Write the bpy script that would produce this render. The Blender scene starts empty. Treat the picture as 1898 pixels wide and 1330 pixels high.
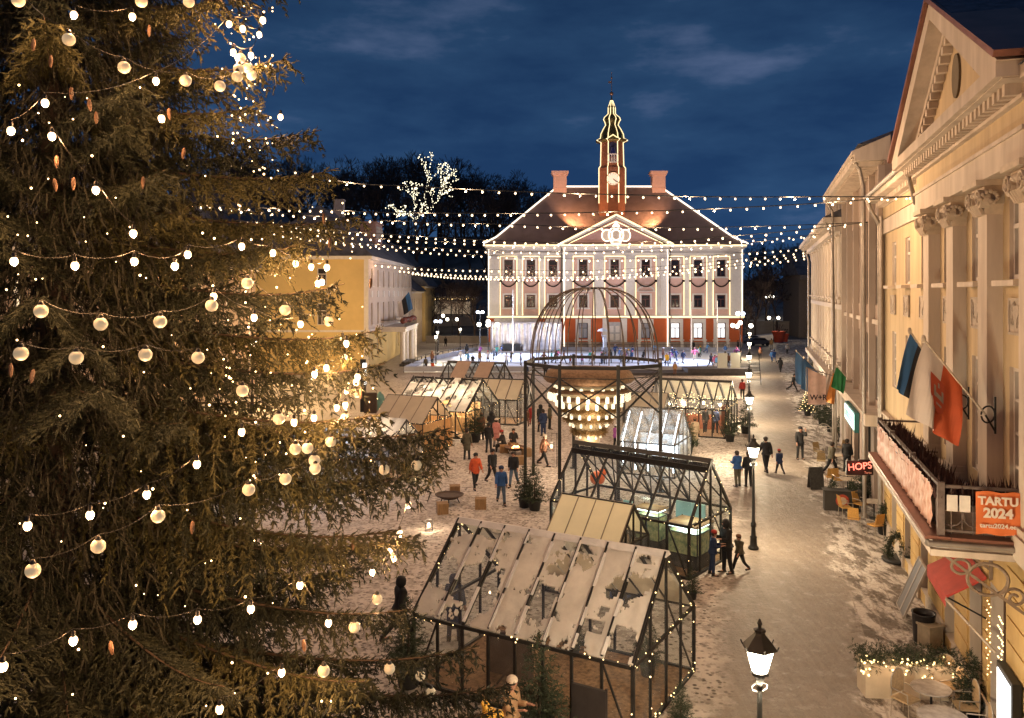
import bpy, math, random
import numpy as np
from mathutils import Vector, Matrix, noise as mnoise
rnd = random.Random(7); R = math.radians
sc = bpy.context.scene; col = sc.collection
# ---------------- camera, sky, exposure
CH = 9.6; F = 1550.0; CX = 949.0; HY = 540.0        # eye height (m), focal length, principal column and horizon row of a 1898 px frame
cam = bpy.data.objects.new('camera', bpy.data.cameras.new('camera')); col.objects.link(cam)
cam.location = (0, 0, CH); cam.rotation_euler = (R(90), 0, 0)
cam.data.sensor_width = 36; cam.data.lens = F/1898*36; cam.data.shift_y = -(665-HY)/1898
cam.data.clip_start = 0.1; cam.data.clip_end = 3000; sc.camera = cam
sc.view_settings.view_transform = 'Standard'; sc.view_settings.look = 'None'; sc.view_settings.exposure = 0; sc.view_settings.gamma = 1
cy = sc.cycles; cy.use_denoising = True; cy.max_bounces = 6; cy.diffuse_bounces = 3; cy.glossy_bounces = 3; cy.transmission_bounces = 4
cy.transparent_max_bounces = 24; cy.sample_clamp_indirect = 3; cy.sample_clamp_direct = 0; cy.caustics_reflective = False; cy.caustics_refractive = False
try: cy.denoising_input_passes = 'RGB_ALBEDO_NORMAL'
except Exception: pass
w = bpy.data.worlds.new('World'); sc.world = w; w.use_nodes = True
def nd(nt, typ, **kw):
    n = nt.nodes.new(typ)
    for k, v in kw.items():
        if k[0] == '_': n.inputs[int(k[1:])].default_value = v
        else: setattr(n, k, v)
    return n
nt = w.node_tree; nt.nodes.clear()
tc = nd(nt, 'ShaderNodeTexCoord'); mp = nd(nt, 'ShaderNodeMapping'); mp.inputs['Scale'].default_value = (1, 1, 3.2); mp.inputs['Location'].default_value = (.35, .0, .4)
nz = nd(nt, 'ShaderNodeTexNoise'); nz.inputs['Scale'].default_value = 4.6; nz.inputs['Detail'].default_value = 7; nz.inputs['Roughness'].default_value = .55
rp = nd(nt, 'ShaderNodeValToRGB'); rp.color_ramp.elements[0].position = .38; rp.color_ramp.elements[1].position = .72
rp.color_ramp.elements[0].color = (.011, .036, .1, 1); rp.color_ramp.elements[1].color = (.075, .115, .22, 1)
e = rp.color_ramp.elements.new(.56); e.color = (.02, .056, .132, 1)
sx = nd(nt, 'ShaderNodeSeparateXYZ'); hr = nd(nt, 'ShaderNodeMapRange'); hr.inputs[1].default_value = 0; hr.inputs[2].default_value = .42; hr.inputs[3].default_value = 1.45; hr.inputs[4].default_value = .75
mx = nd(nt, 'ShaderNodeVectorMath', operation='SCALE')
bg = nd(nt, 'ShaderNodeBackground'); bg.inputs[1].default_value = 1.0; wo = nd(nt, 'ShaderNodeOutputWorld')
L = nt.links.new
L(tc.outputs['Generated'], mp.inputs[0]); L(mp.outputs[0], nz.inputs['Vector']); L(nz.outputs[0], rp.inputs[0])
L(tc.outputs['Generated'], sx.inputs[0]); L(sx.outputs[2], hr.inputs[0]); L(rp.outputs[0], mx.inputs[0]); L(hr.outputs[0], mx.inputs['Scale'])
L(mx.outputs[0], bg.inputs[0]); L(bg.outputs[0], wo.inputs[0])

# ---------------- helpers
def gp(x, y, z=0.0):                    # place read off the photograph: point of height z seen at that column and row
    Z = F*(CH-z)/(y-HY); return Vector(((x-CX)/F*Z, Z, z))
def pz(x, y, Z): return Vector(((x-CX)/F*Z, Z, CH-(y-HY)*Z/F))
def tag(o, label=None, cat=None, group=None, kind=None):
    if label: o['label'] = label
    if cat: o['category'] = cat
    if group: o['group'] = group
    if kind: o['kind'] = kind
    return o
def T(name, label, cat, loc=(0, 0, 0), rz=0, group=None):
    o = bpy.data.objects.new(name, None); col.objects.link(o); o.empty_display_size = .2
    o.location = loc; o.rotation_euler = (0, 0, rz); return tag(o, label, cat, group)
def link(me, name, parent=None, loc=None, rot=None, scale=None):
    o = bpy.data.objects.new(name, me); col.objects.link(o)
    if parent: o.parent = parent
    if loc is not None: o.location = loc
    if rot is not None: o.rotation_euler = rot
    if scale is not None: o.scale = scale
    return o
def copy_tree(o, parent=None):
    c = o.copy(); col.objects.link(c); c.parent = parent
    for ch in list(o.children): copy_tree(ch, c)
    return c
class MB:
    def __init__(s): s.v = []; s.f = []; s.m = []; s.k = 0; s.sm = []; s.smooth = False
    def mat(s, k): s.k = k; return s
    def add(s, vs, fs):
        b = len(s.v); s.v += [tuple(p) for p in vs]
        for f in fs: s.f.append([b+i for i in f]); s.m.append(s.k); s.sm.append(s.smooth)
        return s
    def box(s, x0, x1, y0, y1, z0, z1):
        return s.add([(x0,y0,z0),(x1,y0,z0),(x1,y1,z0),(x0,y1,z0),(x0,y0,z1),(x1,y0,z1),(x1,y1,z1),(x0,y1,z1)],
                     [(0,3,2,1),(4,5,6,7),(0,1,5,4),(1,2,6,5),(2,3,7,6),(3,0,4,7)])
    def quad(s, a, b, c, d): return s.add([a, b, c, d], [(0,1,2,3)])
    def tri(s, a, b, c): return s.add([a, b, c], [(0,1,2)])
    def beam(s, p, q, w, h=None, up=(0,0,1)):
        p = Vector(p); q = Vector(q); h = h or w; d = q-p
        if d.length < 1e-6: return s
        d.normalize(); u = Vector(up)
        if abs(d.dot(u)) > .98: u = Vector((1,0,0)) if abs(d.x) < .9 else Vector((0,1,0))
        a = d.cross(u).normalized(); b = a.cross(d).normalized(); a *= w/2; b *= h/2
        vs = [p-a-b, p+a-b, p+a+b, p-a+b, q-a-b, q+a-b, q+a+b, q-a+b]
        return s.add(vs, [(0,1,2,3),(7,6,5,4),(0,4,5,1),(1,5,6,2),(2,6,7,3),(3,7,4,0)])
    def tube(s, p, q, r, n=8, r2=None, cap=True):
        p = Vector(p); q = Vector(q); r2 = r if r2 is None else r2; d = q-p
        if d.length < 1e-7: return s
        d.normalize(); u = Vector((0,0,1)) if abs(d.z) < .95 else Vector((1,0,0))
        a = d.cross(u).normalized(); b = a.cross(d)
        vs = [p+(a*math.cos(2*math.pi*i/n)+b*math.sin(2*math.pi*i/n))*r for i in range(n)]
        vs += [q+(a*math.cos(2*math.pi*i/n)+b*math.sin(2*math.pi*i/n))*r2 for i in range(n)]
        fs = [(i, i+n, (i+1)%n+n, (i+1)%n) for i in range(n)]
        o = s.smooth; s.smooth = n > 5; s.add(vs, fs); s.smooth = False
        if cap: s.add(vs, [tuple(range(n)), tuple(range(2*n-1, n-1, -1))])
        s.smooth = o; return s
    def path(s, pts, r, n=6):
        for a, b in zip(pts[:-1], pts[1:]): s.tube(a, b, r, n, cap=False)
        return s
    def lathe(s, prof, c=(0,0,0), n=16, a0=0, smooth=True):     # prof: (r, z) pairs from the bottom up
        vs = []; fs = []
        for r, z in prof:
            for i in range(n):
                t = a0+2*math.pi*i/n; vs.append((c[0]+r*math.cos(t), c[1]+r*math.sin(t), c[2]+z))
        for j in range(len(prof)-1):
            for i in range(n):
                k = (i+1)%n; fs.append((j*n+i, j*n+k, (j+1)*n+k, (j+1)*n+i))
        o = s.smooth; s.smooth = smooth; s.add(vs, fs); s.smooth = False
        m = (len(prof)-1)*n
        s.add(vs, [tuple(range(n-1,-1,-1)), tuple(range(m, m+n))]); s.smooth = o; return s
    def ball(s, c, r, n=10, m=6, sz=1):
        return s.lathe([(r*math.sin(math.pi*(j+.02)/(m+.04)), -r*sz*math.cos(math.pi*(j+.02)/(m+.04))) for j in range(m+1)], c, n)
    def prism(s, pts, ax, a, b):           # polygon pts in the plane across axis ax, pushed from a to b along it
        f = {'x': lambda p, t: (t, p[0], p[1]), 'y': lambda p, t: (p[0], t, p[1]), 'z': lambda p, t: (p[0], p[1], t)}[ax]
        n = len(pts); vs = [f(p, a) for p in pts]+[f(p, b) for p in pts]
        return s.add(vs, [tuple(range(n)), tuple(range(2*n-1, n-1, -1))]+[(i, i+n, (i+1)%n+n, (i+1)%n) for i in range(n)])
    def mesh(s, name, mats):
        me = bpy.data.meshes.new(name); me.from_pydata(s.v, [], s.f)
        for m in (mats if isinstance(mats, (list, tuple)) else [mats]): me.materials.append(m)
        me.polygons.foreach_set('material_index', s.m); me.polygons.foreach_set('use_smooth', s.sm)
        import bmesh
        bm = bmesh.new(); bm.from_mesh(me); bmesh.ops.recalc_face_normals(bm, faces=bm.faces); bm.to_mesh(me); bm.free()
        return me
    def build(s, name, mats, parent=None, label=None):
        o = link(s.mesh(name, mats), name, parent)
        if label: o['label'] = label
        return o
def soup(name, V, k, mats, mi=None):       # large triangle (k=3) or quad (k=4) soup from a numpy array of corner points
    V = np.asarray(V, dtype=np.float32).reshape(-1, 3); n = len(V)//k
    me = bpy.data.meshes.new(name); me.vertices.add(len(V)); me.vertices.foreach_set('co', V.ravel())
    me.loops.add(len(V)); me.loops.foreach_set('vertex_index', np.arange(len(V), dtype=np.int32))
    me.polygons.add(n); me.polygons.foreach_set('loop_start', np.arange(0, len(V), k, dtype=np.int32))
    for m in (mats if isinstance(mats, (list, tuple)) else [mats]): me.materials.append(m)
    if mi is not None: me.polygons.foreach_set('material_index', np.asarray(mi, dtype=np.int32))
    me.update(calc_edges=True); return me

# ---------------- materials
MT = {}
def mat(name, c, rough=.7, var=.15, sc_=3., metal=0, bump=0., bs=20., emis=None, es=0., spec=.4, c2=None, stretch=(1,1,1), trans=0):
    if name in MT: return MT[name]
    m = bpy.data.materials.new(name); m.use_nodes = True; t = m.node_tree; b = t.nodes['Principled BSDF']; MT[name] = m
    b.inputs['Roughness'].default_value = rough; b.inputs['Metallic'].default_value = metal
    b.inputs['Specular IOR Level'].default_value = spec
    ct = nd(t, 'ShaderNodeTexCoord'); mpn = nd(t, 'ShaderNodeMapping'); mpn.inputs['Scale'].default_value = stretch
    t.links.new(ct.outputs['Object'], mpn.inputs[0])
    if var or c2:
        n = nd(t, 'ShaderNodeTexNoise'); n.inputs['Scale'].default_value = sc_; n.inputs['Detail'].default_value = 6; n.inputs['Roughness'].default_value = .62
        r = nd(t, 'ShaderNodeValToRGB'); r.color_ramp.elements[0].position = .33; r.color_ramp.elements[1].position = .68
        a = c2 or tuple(x*(1-var) for x in c); bb = c if c2 else tuple(min(1, x*(1+var)) for x in c)
        r.color_ramp.elements[0].color = (*a, 1); r.color_ramp.elements[1].color = (*bb, 1)
        t.links.new(mpn.outputs[0], n.inputs['Vector']); t.links.new(n.outputs[0], r.inputs[0]); t.links.new(r.outputs[0], b.inputs['Base Color'])
    else: b.inputs['Base Color'].default_value = (*c, 1)
    if bump:
        n2 = nd(t, 'ShaderNodeTexNoise'); n2.inputs['Scale'].default_value = bs; n2.inputs['Detail'].default_value = 5
        bp = nd(t, 'ShaderNodeBump'); bp.inputs['Strength'].default_value = min(1, bump); bp.inputs['Distance'].default_value = .03
        t.links.new(mpn.outputs[0], n2.inputs['Vector']); t.links.new(n2.outputs[0], bp.inputs['Height']); t.links.new(bp.outputs[0], b.inputs['Normal'])
    if emis:
        b.inputs['Emission Color'].default_value = (*emis, 1); b.inputs['Emission Strength'].default_value = es
        m.cycles.emission_sampling = 'NONE'
    if trans: b.inputs['Alpha'].default_value = 1-trans
    return m
def glow(name, c, s):
    m = mat(name, (.8,.8,.8), .5, 0, emis=c, es=s); return m
def glassy(name, tint=(.8,.85,.85), g=.12, d=.0, dc=(.6,.6,.6)):     # thin pane: see-through, a little gloss, a little frost
    m = bpy.data.materials.new(name); m.use_nodes = True; t = m.node_tree; t.nodes.clear()
    o = nd(t, 'ShaderNodeOutputMaterial'); tr = nd(t, 'ShaderNodeBsdfTransparent'); gl = nd(t, 'ShaderNodeBsdfGlossy'); df = nd(t, 'ShaderNodeBsdfDiffuse')
    tr.inputs[0].default_value = (*tint, 1); gl.inputs[1].default_value = .08; df.inputs[0].default_value = (*dc, 1)
    a = nd(t, 'ShaderNodeMixShader'); b = nd(t, 'ShaderNodeMixShader'); a.inputs[0].default_value = g
    t.links.new(tr.outputs[0], a.inputs[1]); t.links.new(gl.outputs[0], a.inputs[2]); t.links.new(a.outputs[0], b.inputs[1]); t.links.new(df.outputs[0], b.inputs[2])
    nn = nd(t, 'ShaderNodeTexNoise'); nn.inputs['Scale'].default_value = 2.3; nn.inputs['Detail'].default_value = 5
    tcn = nd(t, 'ShaderNodeTexCoord'); t.links.new(tcn.outputs['Object'], nn.inputs['Vector'])
    mr = nd(t, 'ShaderNodeMapRange'); mr.inputs[1].default_value = .4; mr.inputs[2].default_value = .7; mr.inputs[3].default_value = d*.4; mr.inputs[4].default_value = d*1.6
    t.links.new(nn.outputs[0], mr.inputs[0]); t.links.new(mr.outputs[0], b.inputs[0]); t.links.new(b.outputs[0], o.inputs[0]); MT[name] = m; return m
WARM = (1, .62, .34); WW = (1, .76, .5)
steel = mat('dark_steel', (.022, .02, .019), .5, .3, 6, metal=.3)
black = mat('black_iron', (.012, .012, .012), .5, .2, 6)
snow = mat('snow', (.66, .63, .61), .8, .12, 2.2, bump=.5, bs=9)
def sheet(name, c, tl=.35, var=.12, bump=0):
    m = mat(name, c, .8, var, 1.8, bump=bump, bs=9); t = m.node_tree; b = t.nodes['Principled BSDF']; o = t.nodes['Material Output']
    tr = nd(t, 'ShaderNodeBsdfTranslucent'); tr.inputs[0].default_value = (*[min(1, x*1.25) for x in c], 1); mx_ = nd(t, 'ShaderNodeMixShader'); mx_.inputs[0].default_value = tl
    t.links.new(b.outputs[0], mx_.inputs[1]); t.links.new(tr.outputs[0], mx_.inputs[2]); t.links.new(mx_.outputs[0], o.inputs[0]); return m
roofsnow_thin = sheet('thin_roof_snow', (.68, .64, .6), .38, .2, .9)
canvas = sheet('greenhouse_canvas', (.6, .54, .44), .4, .1, .15)
brown_panel = mat('brown_canvas', (.3, .22, .18), .8, .1, 2)
glass = glassy('clear_glass', (.86, .9, .9), .07, .06)
frost = glassy('frosted_glass', (.8, .82, .82), .08, .28)
wood = mat('raw_pine_boards', (.42, .25, .11), .7, .3, 3, bump=.3, stretch=(6, 6, 1))
bark = mat('spruce_bark', (.06, .04, .03), .9, .3, 8, bump=.5)
needle = mat('spruce_needles', (.019, .022, .008), .8, .35, 1.3, c2=(.005, .008, .004))
needle2 = mat('spruce_needles_young', (.042, .04, .012), .7, .3, 2.5)
needle3 = mat('small_spruce_needles', (.034, .046, .024), .7, .35, 3)
woodchip = mat('wood_chips', (.24, .14, .075), .9, .5, 9, bump=.8, bs=22)
dkwin = mat('dark_window_glass', (.022, .02, .022), .12, .2, 1, spec=.7)
winframe = mat('white_window_frame', (.55, .5, .45), .6, .1)
bulb_w = glow('string_bulb', (1, .72, .42), 3)
bulb_t = glow('tree_bulb', (1, .66, .36), 3.2)
strip = glow('warm_light_strip', (1, .76, .36), 1.7)
stripw = glow('white_light_strip', (1, .84, .64), 2.0)
fairy = glow('fairy_light', (1, .68, .28), 4)
lampglass = glow('lamp_glass', (1, .9, .7), 9)
coolglow = glow('cool_flood', (.72, .8, 1), 40)
whitewin = glow('lit_window', (.95, .97, 1), 1.15)
warmwin = glow('warm_lit_window', (1, .72, .4), 1.0)
def plight(name, parent, loc, power, c=WARM, r=.08):
    l = bpy.data.lights.new(name, 'POINT'); l.energy = power; l.color = c; l.shadow_soft_size = r
    o = bpy.data.objects.new(name, l); col.objects.link(o); o.location = loc
    if parent: o.parent = parent
    return o
def slight(name, parent, loc, tgt, power, ang=60, c=WARM, r=.15, blend=.6):
    l = bpy.data.lights.new(name, 'SPOT'); l.energy = power; l.color = c; l.shadow_soft_size = r; l.spot_size = R(ang); l.spot_blend = blend
    o = bpy.data.objects.new(name, l); col.objects.link(o); o.location = loc
    o.rotation_euler = (Vector(tgt)-Vector(loc)).to_track_quat('-Z', 'Y').to_euler()
    if parent: o.parent = parent
    return o
# ---------------- ground
def ground_mat():
    m = bpy.data.materials.new('trodden_snow_paving'); m.use_nodes = True; t = m.node_tree; l = t.links.new; b = t.nodes['Principled BSDF']
    c = nd(t, 'ShaderNodeTexCoord'); s = nd(t, 'ShaderNodeSeparateXYZ'); l(c.outputs['Object'], s.inputs[0])
    def M(op, a, b_, c_=None):
        n = nd(t, 'ShaderNodeMath', operation=op)
        for i, v in enumerate((a, b_, c_)):
            if v is None: continue
            if isinstance(v, (int, float)): n.inputs[i].default_value = v
            else: l(v, n.inputs[i])
        return n.outputs[0]
    def N(scale, detail=6, rough=.6, vec=None, st=(1,1,1), rz=0):
        mp = nd(t, 'ShaderNodeMapping'); mp.inputs['Scale'].default_value = st; mp.inputs['Rotation'].default_value = (0,0,rz); l(vec or c.outputs['Object'], mp.inputs[0])
        n = nd(t, 'ShaderNodeTexNoise'); n.inputs['Scale'].default_value = scale; n.inputs['Detail'].default_value = detail; n.inputs['Roughness'].default_value = rough
        l(mp.outputs[0], n.inputs['Vector']); return n.outputs[0]
    def mixc(f, a, b_):
        n = nd(t, 'ShaderNodeMix', data_type='RGBA'); l(f, n.inputs[0])
        for i, v in ((6, a), (7, b_)):
            if isinstance(v, tuple): n.inputs[i].default_value = (*v, 1)
            else: l(v, n.inputs[i])
        return n.outputs[2]
    def ramp(v, a, b_):
        n = nd(t, 'ShaderNodeMapRange', interpolation_type='SMOOTHSTEP'); l(v, n.inputs[0]); n.inputs[1].default_value = a; n.inputs[2].default_value = b_; return n.outputs[0]
    q = M('SUBTRACT', s.outputs[0], M('MULTIPLY', s.outputs[1], .2975))      # metres across the street
    qn = M('ADD', q, M('MULTIPLY', M('SUBTRACT', N(.7, 7), .5), 3.4))
    street = M('MULTIPLY', ramp(qn, -1.9, -.5), M('SUBTRACT', 1, ramp(qn, 2.4, 3.1)))
    edge = ramp(qn, 4.1, 4.7)
    leftroad = M('SUBTRACT', 1, ramp(M('ADD', s.outputs[0], M('MULTIPLY', M('SUBTRACT', N(.4, 5), .5), 4)), -13.5, -11.5))
    # cobbles showing through trodden snow
    vo = nd(t, 'ShaderNodeTexVoronoi'); vo.inputs['Scale'].default_value = 5.6; l(c.outputs['Object'], vo.inputs['Vector'])
    dimple = ramp(vo.outputs['Distance'], .22, .42)
    worn = ramp(M('ADD', N(3.5, 6, .7), M('MULTIPLY', N(.35, 3), .35)), .66, .72)
    spots = M('MULTIPLY', M('SUBTRACT', 1, ramp(vo.outputs['Distance'], .15, .4)), M('ADD', .55, M('MULTIPLY', ramp(N(.5, 4), .42, .62), .75)))
    fine = N(14, 5, .7); pf = N(1.1, 6, .6)
    snowc = mixc(pf, (.48, .40, .34), (.74, .66, .59)); snowc = mixc(spots, snowc, (.09, .065, .048)); snowc = mixc(M('MULTIPLY', worn, .5), snowc, (.16, .12, .09))
    streak = N(1.6, 7, .66, st=(3.2, .45, 1), rz=math.atan(.2975))
    strc = mixc(streak, (.105, .08, .062), (.3, .24, .19)); strc = mixc(M('MULTIPLY', ramp(N(2.4, 8, .7), .53, .66), .35), strc, (.42, .37, .33)); strc = mixc(M('MULTIPLY', ramp(N(9, 6, .7, st=(1.6,.8,1), rz=math.atan(.2975)), .56, .64), .5), strc, (.09, .07, .055))
    bk = nd(t, 'ShaderNodeTexBrick'); bk.inputs['Scale'].default_value = 1.0; bk.inputs['Brick Width'].default_value = .9; bk.inputs['Row Height'].default_value = .55; bk.inputs['Mortar Size'].default_value = .028; bk.inputs['Color1'].default_value = (0,0,0,1); bk.inputs['Color2'].default_value = (.25,.25,.25,1); bk.inputs['Mortar'].default_value = (1,1,1,1)
    mb_ = nd(t, 'ShaderNodeMapping'); mb_.inputs['Rotation'].default_value = (0,0,-math.atan2(1,.2975)); l(c.outputs['Object'], mb_.inputs[0]); l(mb_.outputs[0], bk.inputs[0])
    slab = mixc(ramp(N(1.3, 7, .68, st=(1.6,.6,1), rz=math.atan(.2975)), .44, .56), (.12, .095, .075), (.56, .51, .47))
    slab = mixc(M('MULTIPLY', bk.outputs[0], .55), slab, (.3, .25, .21))
    roadc = mixc(N(.8, 7, .6, st=(2,.5,1)), (.27, .22, .16), (.5, .44, .38))
    cc = mixc(street, snowc, strc); right = ramp(qn, 2.4, 3.0); cc = mixc(right, cc, slab); cc = mixc(leftroad, cc, roadc)
    l(cc, b.inputs['Base Color'])
    ro = nd(t, 'ShaderNodeMapRange'); l(M('MULTIPLY', street, N(2.2, 5)), ro.inputs[0]); ro.inputs[3].default_value = .8; ro.inputs[4].default_value = .3; l(ro.outputs[0], b.inputs['Roughness'])
    h = M('ADD', M('MULTIPLY', dimple, M('SUBTRACT', .9, M('MULTIPLY', street, .75))), M('ADD', M('MULTIPLY', fine, .5), M('MULTIPLY', N(4.5, 6, .7), 1.2)))
    bp = nd(t, 'ShaderNodeBump'); bp.inputs['Strength'].default_value = .75; bp.inputs['Distance'].default_value = .09; l(h, bp.inputs['Height']); l(bp.outputs[0], b.inputs['Normal'])
    return m
g = MB(); g.add([(-700,-30,0),(700,-30,0),(700,1200,0),(-700,1200,0)], [(0,1,2,3)])
tag(g.build('ground', ground_mat()), kind='structure')
# paved strip along the right-hand buildings: slab joints under patchy snow
def qpt(q, Z, z=0): return (q+.2975*Z, Z, z)
# hill behind the town hall
hillm = mat('snowy_hillside', (.34, .32, .3), .9, .5, .08, c2=(.05, .042, .036))
def hill_h(x, y):
    a = max(0, (y-168)/95); a = min(1, a); a = a*a*(3-2*a)
    ridge = 31 - 17*max(0, min(1, (x-5)/60)) - 6*max(0, min(1, (-x-95)/60))
    gap = max(0, 1-abs(x-48)/16); ridge *= 1-.45*gap
    return a*ridge*(.86+.14*math.sin(x*.045+1)*math.cos(y*.03))-.05
g = MB(); g.smooth = True; nx, ny = 70, 26; vs = [(-330+660*i/nx, 166+300*j/ny, hill_h(-330+660*i/nx, 166+300*j/ny)) for j in range(ny+1) for i in range(nx+1)]
g.add(vs, [(j*(nx+1)+i, j*(nx+1)+i+1, (j+1)*(nx+1)+i+1, (j+1)*(nx+1)+i) for j in range(ny) for i in range(nx)])
tag(g.build('hill', hillm), kind='structure')
# ---------------- facade kit: local x along the wall, +y outward, z up
def holes_wall(mb, x0, x1, z0, z1, holes, y=0, dep=.3, k=0, kr=None):
    xs = sorted({x0, x1} | {h[0] for h in holes} | {h[1] for h in holes}); zs = sorted({z0, z1} | {h[2] for h in holes} | {h[3] for h in holes})
    mb.mat(k)
    for a, b in zip(xs[:-1], xs[1:]):
        run = None
        for c, d in zip(zs[:-1], zs[1:]):
            mxx, mz = (a+b)/2, (c+d)/2
            if any(h[0] < mxx < h[1] and h[2] < mz < h[3] for h in holes):
                if run is not None: mb.quad((a,y,run),(b,y,run),(b,y,c),(a,y,c)); run = None
            elif run is None: run = c
        if run is not None: mb.quad((a,y,run),(b,y,run),(b,y,z1),(a,y,z1))
    mb.mat(k if kr is None else kr)
    for a, b, c, d in holes:
        e = y-dep
        mb.quad((a,y,c),(a,y,d),(a,e,d),(a,e,c)); mb.quad((b,y,c),(b,e,c),(b,e,d),(b,y,d))
        mb.quad((a,y,d),(b,y,d),(b,e,d),(a,e,d)); mb.quad((a,y,c),(a,e,c),(b,e,c),(b,y,c))
    mb.mat(0)
WC = {}
def window(parent, cx, z0, w, h, y=-.22, fm=None, gm=None, style='T', sill=None, label=None, ft=.09):
    fm = fm or winframe; gm = gm or dkwin; key = (round(w,2), round(h,2), fm.name, gm.name, style, ft)
    if key not in WC:
        m = MB(); t = ft; m.box(-w/2,-w/2+t,-.04,.05,0,h); m.box(w/2-t,w/2,-.04,.05,0,h); m.box(-w/2+t,w/2-t,-.04,.05,0,t); m.box(-w/2+t,w/2-t,-.04,.05,h-t,h)
        if style in 'TX': m.box(-t/2,t/2,-.035,.045,t,h-t if style == 'X' else h*.66-t/2); m.box(-w/2+t,w/2-t,-.035,.055,h*.66-t/2,h*.66+t/2)
        if style == 'X': m.box(-w/2+t,-t/2,-.03,.035,h*.33-t/3,h*.33+t/3); m.box(t/2,w/2-t,-.03,.035,h*.33-t/3,h*.33+t/3)
        if style == 'I': m.box(-t/2,t/2,-.035,.045,t,h-t)
        if style == 'L':
            for k in range(1, 4): m.box(-w/2+t,w/2-t,-.03,.035,h*k/4-t/3,h*k/4+t/3)
            m.box(-t/3,t/3,-.03,.03,t,h-t)
        g = MB(); g.add([(-w/2,-.06,0),(w/2,-.06,0),(w/2,-.06,h),(-w/2,-.06,h)], [(0,1,2,3)]); WC[key] = (m.mesh('window_frame', fm), g.mesh('pane', gm))
    f = link(WC[key][0], 'window', parent, (cx, y, z0)); p = link(WC[key][1], 'pane', f)
    if label: f['label'] = label
    if sill:
        k2 = ('s', round(w,2), sill.name)
        if k2 not in WC: s = MB(); s.box(-w/2-.12,w/2+.12,-.0,.42,-.14,-.03); WC[k2] = s.mesh('sill', sill)
        link(WC[k2], 'sill', f)
    return f
def back_box(mb, x0, x1, y0, z1, z0=0, k=0):       # the other three sides and the top of a building whose front wall is y=0
    mb.mat(k); mb.quad((x0,0,z0),(x0,y0,z0),(x0,y0,z1),(x0,0,z1)); mb.quad((x1,0,z0),(x1,0,z1),(x1,y0,z1),(x1,y0,z0)); mb.quad((x0,y0,z0),(x1,y0,z0),(x1,y0,z1),(x0,y0,z1)); mb.quad((x0,0,z1),(x1,0,z1),(x1,y0,z1),(x0,y0,z1)); mb.mat(0)
def strip_path(name, pts, r, m, parent, closed=False, n=4):
    b = MB(); pts = list(pts)+([pts[0]] if closed else []); b.path(pts, r, n); return b.build(name, m, parent)

# ================= TOWN HALL
def tiles_mat(name, c, c2, sx_=2.2, sz_=3.0):
    m = mat(name, c, .75, .3, .6, c2=c2); t = m.node_tree; b = t.nodes['Principled BSDF']
    w1 = nd(t, 'ShaderNodeTexWave', wave_type='BANDS', bands_direction='X'); w1.inputs['Scale'].default_value = sx_
    w2 = nd(t, 'ShaderNodeTexWave', wave_type='BANDS', bands_direction='Z', wave_profile='SAW'); w2.inputs['Scale'].default_value = sz_
    cn = nd(t, 'ShaderNodeTexCoord'); t.links.new(cn.outputs['Object'], w1.inputs[0]); t.links.new(cn.outputs['Object'], w2.inputs[0])
    ad = nd(t, 'ShaderNodeMath', operation='ADD'); t.links.new(w1.outputs[1], ad.inputs[0]); t.links.new(w2.outputs[1], ad.inputs[1])
    bp = nd(t, 'ShaderNodeBump'); bp.inputs['Strength'].default_value = .9; bp.inputs['Distance'].default_value = .12
    t.links.new(ad.outputs[0], bp.inputs['Height']); t.links.new(bp.outputs[0], b.inputs['Normal']); return m
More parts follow.
